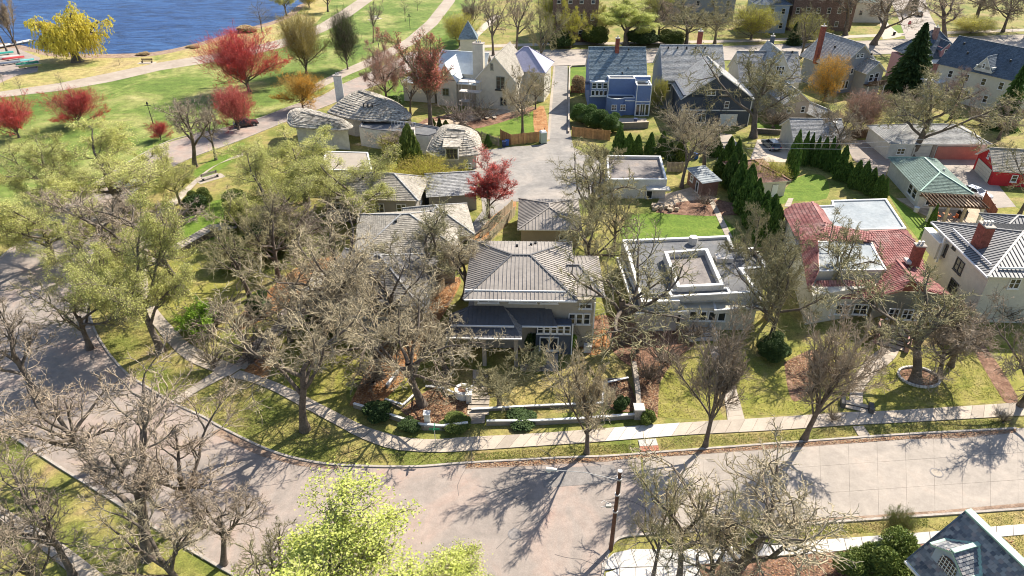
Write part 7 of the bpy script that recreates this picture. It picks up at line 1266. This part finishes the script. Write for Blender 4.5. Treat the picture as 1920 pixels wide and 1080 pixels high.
def bin_(px, py, mt, lb, grp='wheeled bins by the cedar fence'):
    r = empty('wheeled_bin', G(px, py), random.uniform(-.3, .3), lb, 'bin', grp); m = MB(); m.add([(-.26, -.3, .05), (.26, -.3, .05), (.26, .26, .05), (-.26, .26, .05), (-.33, -.38, 1.0), (.33, -.38, 1.0), (.33, .36, 1.0), (-.33, .36, 1.0)], [(3, 2, 1, 0), (0, 1, 5, 4), (1, 2, 6, 5), (2, 3, 7, 6), (3, 0, 4, 7), (4, 5, 6, 7)], mt); m.build('body', r)
    MB().box(-.36, -.42, 1.0, .36, .4, 1.08, mt).build('lid', r); MB().tube([(-.3, .42, .95), (.3, .42, .95)], .03, BLACK, 5).build('handle', r)
    for x in (-.3, .3): MB().tube([(x - .03, .3, .12), (x + .03, .3, .12)], .12, BLACK, 8).build('wheel', r)
NB = M('navy plastic', (.03, .05, .12), .5, .05); BB = M('blue plastic', (.05, .13, .38), .5, .05)
bin_(945, 275, NB, 'left navy wheeled bin beside the grey picket fence'); bin_(951, 273, BB, 'right blue wheeled bin in front of the cedar fence'); bin_(1191, 232, NB, 'navy bin beside the white door of the blue house', 'bins at the houses'); bin_(1304, 298, BB, 'blue bin behind the playhouse shed', 'bins at the houses'); bin_(1691, 286, M('green plastic', (.03, .16, .07), .5, .05), 'green bin at the foot of the leaning oak by the long garages', 'bins at the houses'); bin_(1698, 290, BLACK, 'black bin beside the green one at the long garages', 'bins at the houses')
# utility pole with street light
base = G(1145, 1031); r = empty('utility_pole', base, 0, 'brown wooden utility pole rising from the lower street corner', 'pole'); hp = 8.6
MB().tube([(0, 0, 0), (0, 0, hp)], .17, POLE, 12, .12).build('pole', r); MB().tube([(0, 0, hp), (0, 0, hp + .06)], .16, STEEL, 10).build('pole_cap', r); MB().tube([(.16, 0, .2), (.15, 0, hp - .4)], .03, STEEL, 5).build('conduit', r)
for z in (hp - .8, hp - 4.2, hp - 2.4): MB().tube([(0, 0, z), (0, 0, z + .12)], .2, STEEL, 12).build('band', r)
a = MB().tube([(-.1, 0, 4.9), (-.7, -.05, 5.05), (-1.1, -.1, 5.0)], .035, CONC_W, 6).build('bracket_arm', r); MB().tube([(-.15, 0, 5.0), (-.9, .2, 5.35), (-1.1, 0, 5.3)], .03, CONC_W, 6).build('bracket_brace', r); MB().box(-.75, -.15, 4.95, -.35, .15, 5.15, CONC_W).build('camera_box', r)
e = G(1036, 881, 7.6) - base; MB().tube([(0, 0, hp - .9), tuple(Vector((0, 0, hp - .9)).lerp(e, .5) + Vector((0, 0, .25))), tuple(e)], .03, CONC_W, 6, .022).build('lamp_arm', r)
hd = MB(); hd.tube([tuple(e + Vector((.3, 0, 0))), tuple(e + Vector((0, 0, .05))), tuple(e + Vector((-.45, .05, .02)))], .1, CONC_W, 8, .17); l = hd.build('lamp_head', r); MB().tube([tuple(e + Vector((-.25, .02, -.14))), tuple(e + Vector((-.25, .02, -.22)))], .13, M('lamp lens', (.7, .72, .72), .2, .02), 8).build('lens', l)
MB().tube([(.1, 0, hp - .5), (9, 6, hp + .2), (22, 13, hp + 1.4)], .012, BLACK, 4).build('wire', r)
# street name sign
def txt(s, size, parent, mat, M_, name='lettering'):
    cu = bpy.data.curves.new('t', 'FONT'); cu.body = s; cu.size = size; cu.align_x = 'CENTER'; cu.align_y = 'CENTER'; cu.extrude = .005; t = bpy.data.objects.new('t', cu); COL.objects.link(t); bpy.context.view_layer.update()
    me = bpy.data.meshes.new_from_object(t.evaluated_get(bpy.context.evaluated_depsgraph_get())); bpy.data.objects.remove(t); me.materials.clear(); me.materials.append(mat); o = link(name, me, parent); o.matrix_basis = M_; return o
r = empty('street_name_sign', G(818, 848), 0, 'thin street name sign post with small green blades at the left bend', 'sign'); MB().tube([(0, 0, 0), (0, 0, 2.7)], .035, STEEL, 6).build('post', r); sg = M('sign green', (.02, .20, .10), .5, .05)
MB().box(-.45, -.015, 2.7, .45, .015, 2.92, sg).build('sign_blade', r); MB().box(-.015, -.45, 2.94, .015, .45, 3.16, sg).build('sign_blade', r)
r = empty('stop_sign', G(1700, 62), R(8), 'red octagonal stop sign at the top right side street corner', 'sign'); MB().tube([(0, 0, 0), (0, 0, 2.9)], .05, STEEL, 6).build('post', r); rd = M('sign red', (.50, .03, .04), .5, .05)
oc = [(math.cos(R(22.5 + 45 * k)), math.sin(R(22.5 + 45 * k))) for k in range(8)]
for rr, y0, mt, nm in ((.62, -.06, WHITE, 'border'), (.56, -.075, rd, 'face')):
    m = MB(); m.add([(x * rr, y0, 2.9 + z * rr) for x, z in oc] + [(x * rr, y0 + .03, 2.9 + z * rr) for x, z in oc], [tuple(range(8)), tuple(range(15, 7, -1))] + [(i, (i + 1) % 8, 8 + (i + 1) % 8, 8 + i) for i in range(8)], mt); m.build(nm, r)
txt('STOP', .40, r, WHITE, Matrix.Translation((0, -.085, 2.9)) @ Matrix.Rotation(R(90), 4, 'X'))
r = empty('litter_bin', G(1676, 66), 0, 'small dark litter bin on the corner walk at the top right', 'bin'); MB().tube([(0, 0, 0), (0, 0, 1.0)], .35, BLACK, 10, .4).build('bin', r); MB().tube([(0, 0, 1.0), (0, 0, 1.1)], .42, STEEL, 10).build('rim', r)
for px, py, lb in ((769, 55, 'dark street lamp post beside the park walk'), (287, 233, 'dark lamp post on the park lawn near the parkway'), (645, 62, 'dark lamp post behind the dark conifer')):
    r = empty('lamp_post', G(px, py), 0, lb, 'lamp', 'park lamp posts'); MB().tube([(0, 0, 0), (0, 0, 4)], .08, BLACK, 6, .05).build('post', r); MB().tube([(0, 0, 4), (0, 0, 4.3), (0, 0, 4.5)], .25, BLACK, 8, .08).build('lantern', r); MB().box(-.6, -.05, 3.7, .6, .05, 3.8, BLACK).build('crossbar', r)
# garden furniture on the court garden
for k, (px, py) in enumerate(((912, 222), (926, 221))):
    r = empty('garden_lounger', G(px, py), .3, ('left pale garden lounger beside the small garden lawn', 'right pale garden lounger beside the small garden lawn')[k], 'lounger', 'garden loungers'); MB().box(-.35, -1, .3, .35, .5, .36, CONC).build('seat', r); MB().beam((0, .5, .33), (0, 1.0, .8), .7, .06, CONC).build('backrest', r)
    for x in (-.3, .3):
        for y in (-.9, .4): MB().box(x - .03, y - .03, 0, x + .03, y + .03, .3, WOOD_GR).build('leg', r)
# wires over the back gardens
for k, (a, za, b, zb, lb) in enumerate((((1400, 268), 6.5, (1780, 258), 6.8, 'upper service wire crossing above the gabled and long garages'), ((1400, 278), 5.6, (1760, 268), 6.0, 'lower service wire crossing above the gabled and long garages'))):
    A, B = G(*a, za), G(*b, zb); o = MB().tube([A, A.lerp(B, .5) - Vector((0, 0, .6)), B], .022, STEEL, 4).build('service_wire'); tag(o, lb, 'wire')
# park picnic rocks at the shore
for k, (px, py, lb) in enumerate(((270, 102, 'straw coloured reed clump on the lake edge right of the willow'), (365, 88, 'brown reed clump on the lake edge'), (460, 60, 'rusty brush pile on the lake edge behind the red maple'))):
    ever('bush2', 'reed_clump', px, py, py - (6 if k < 2 else 14), 26 if k < 2 else 44, lb, leaf('reed straw', (.40, .28, .14), (.58, .44, .26)), cat='reeds')
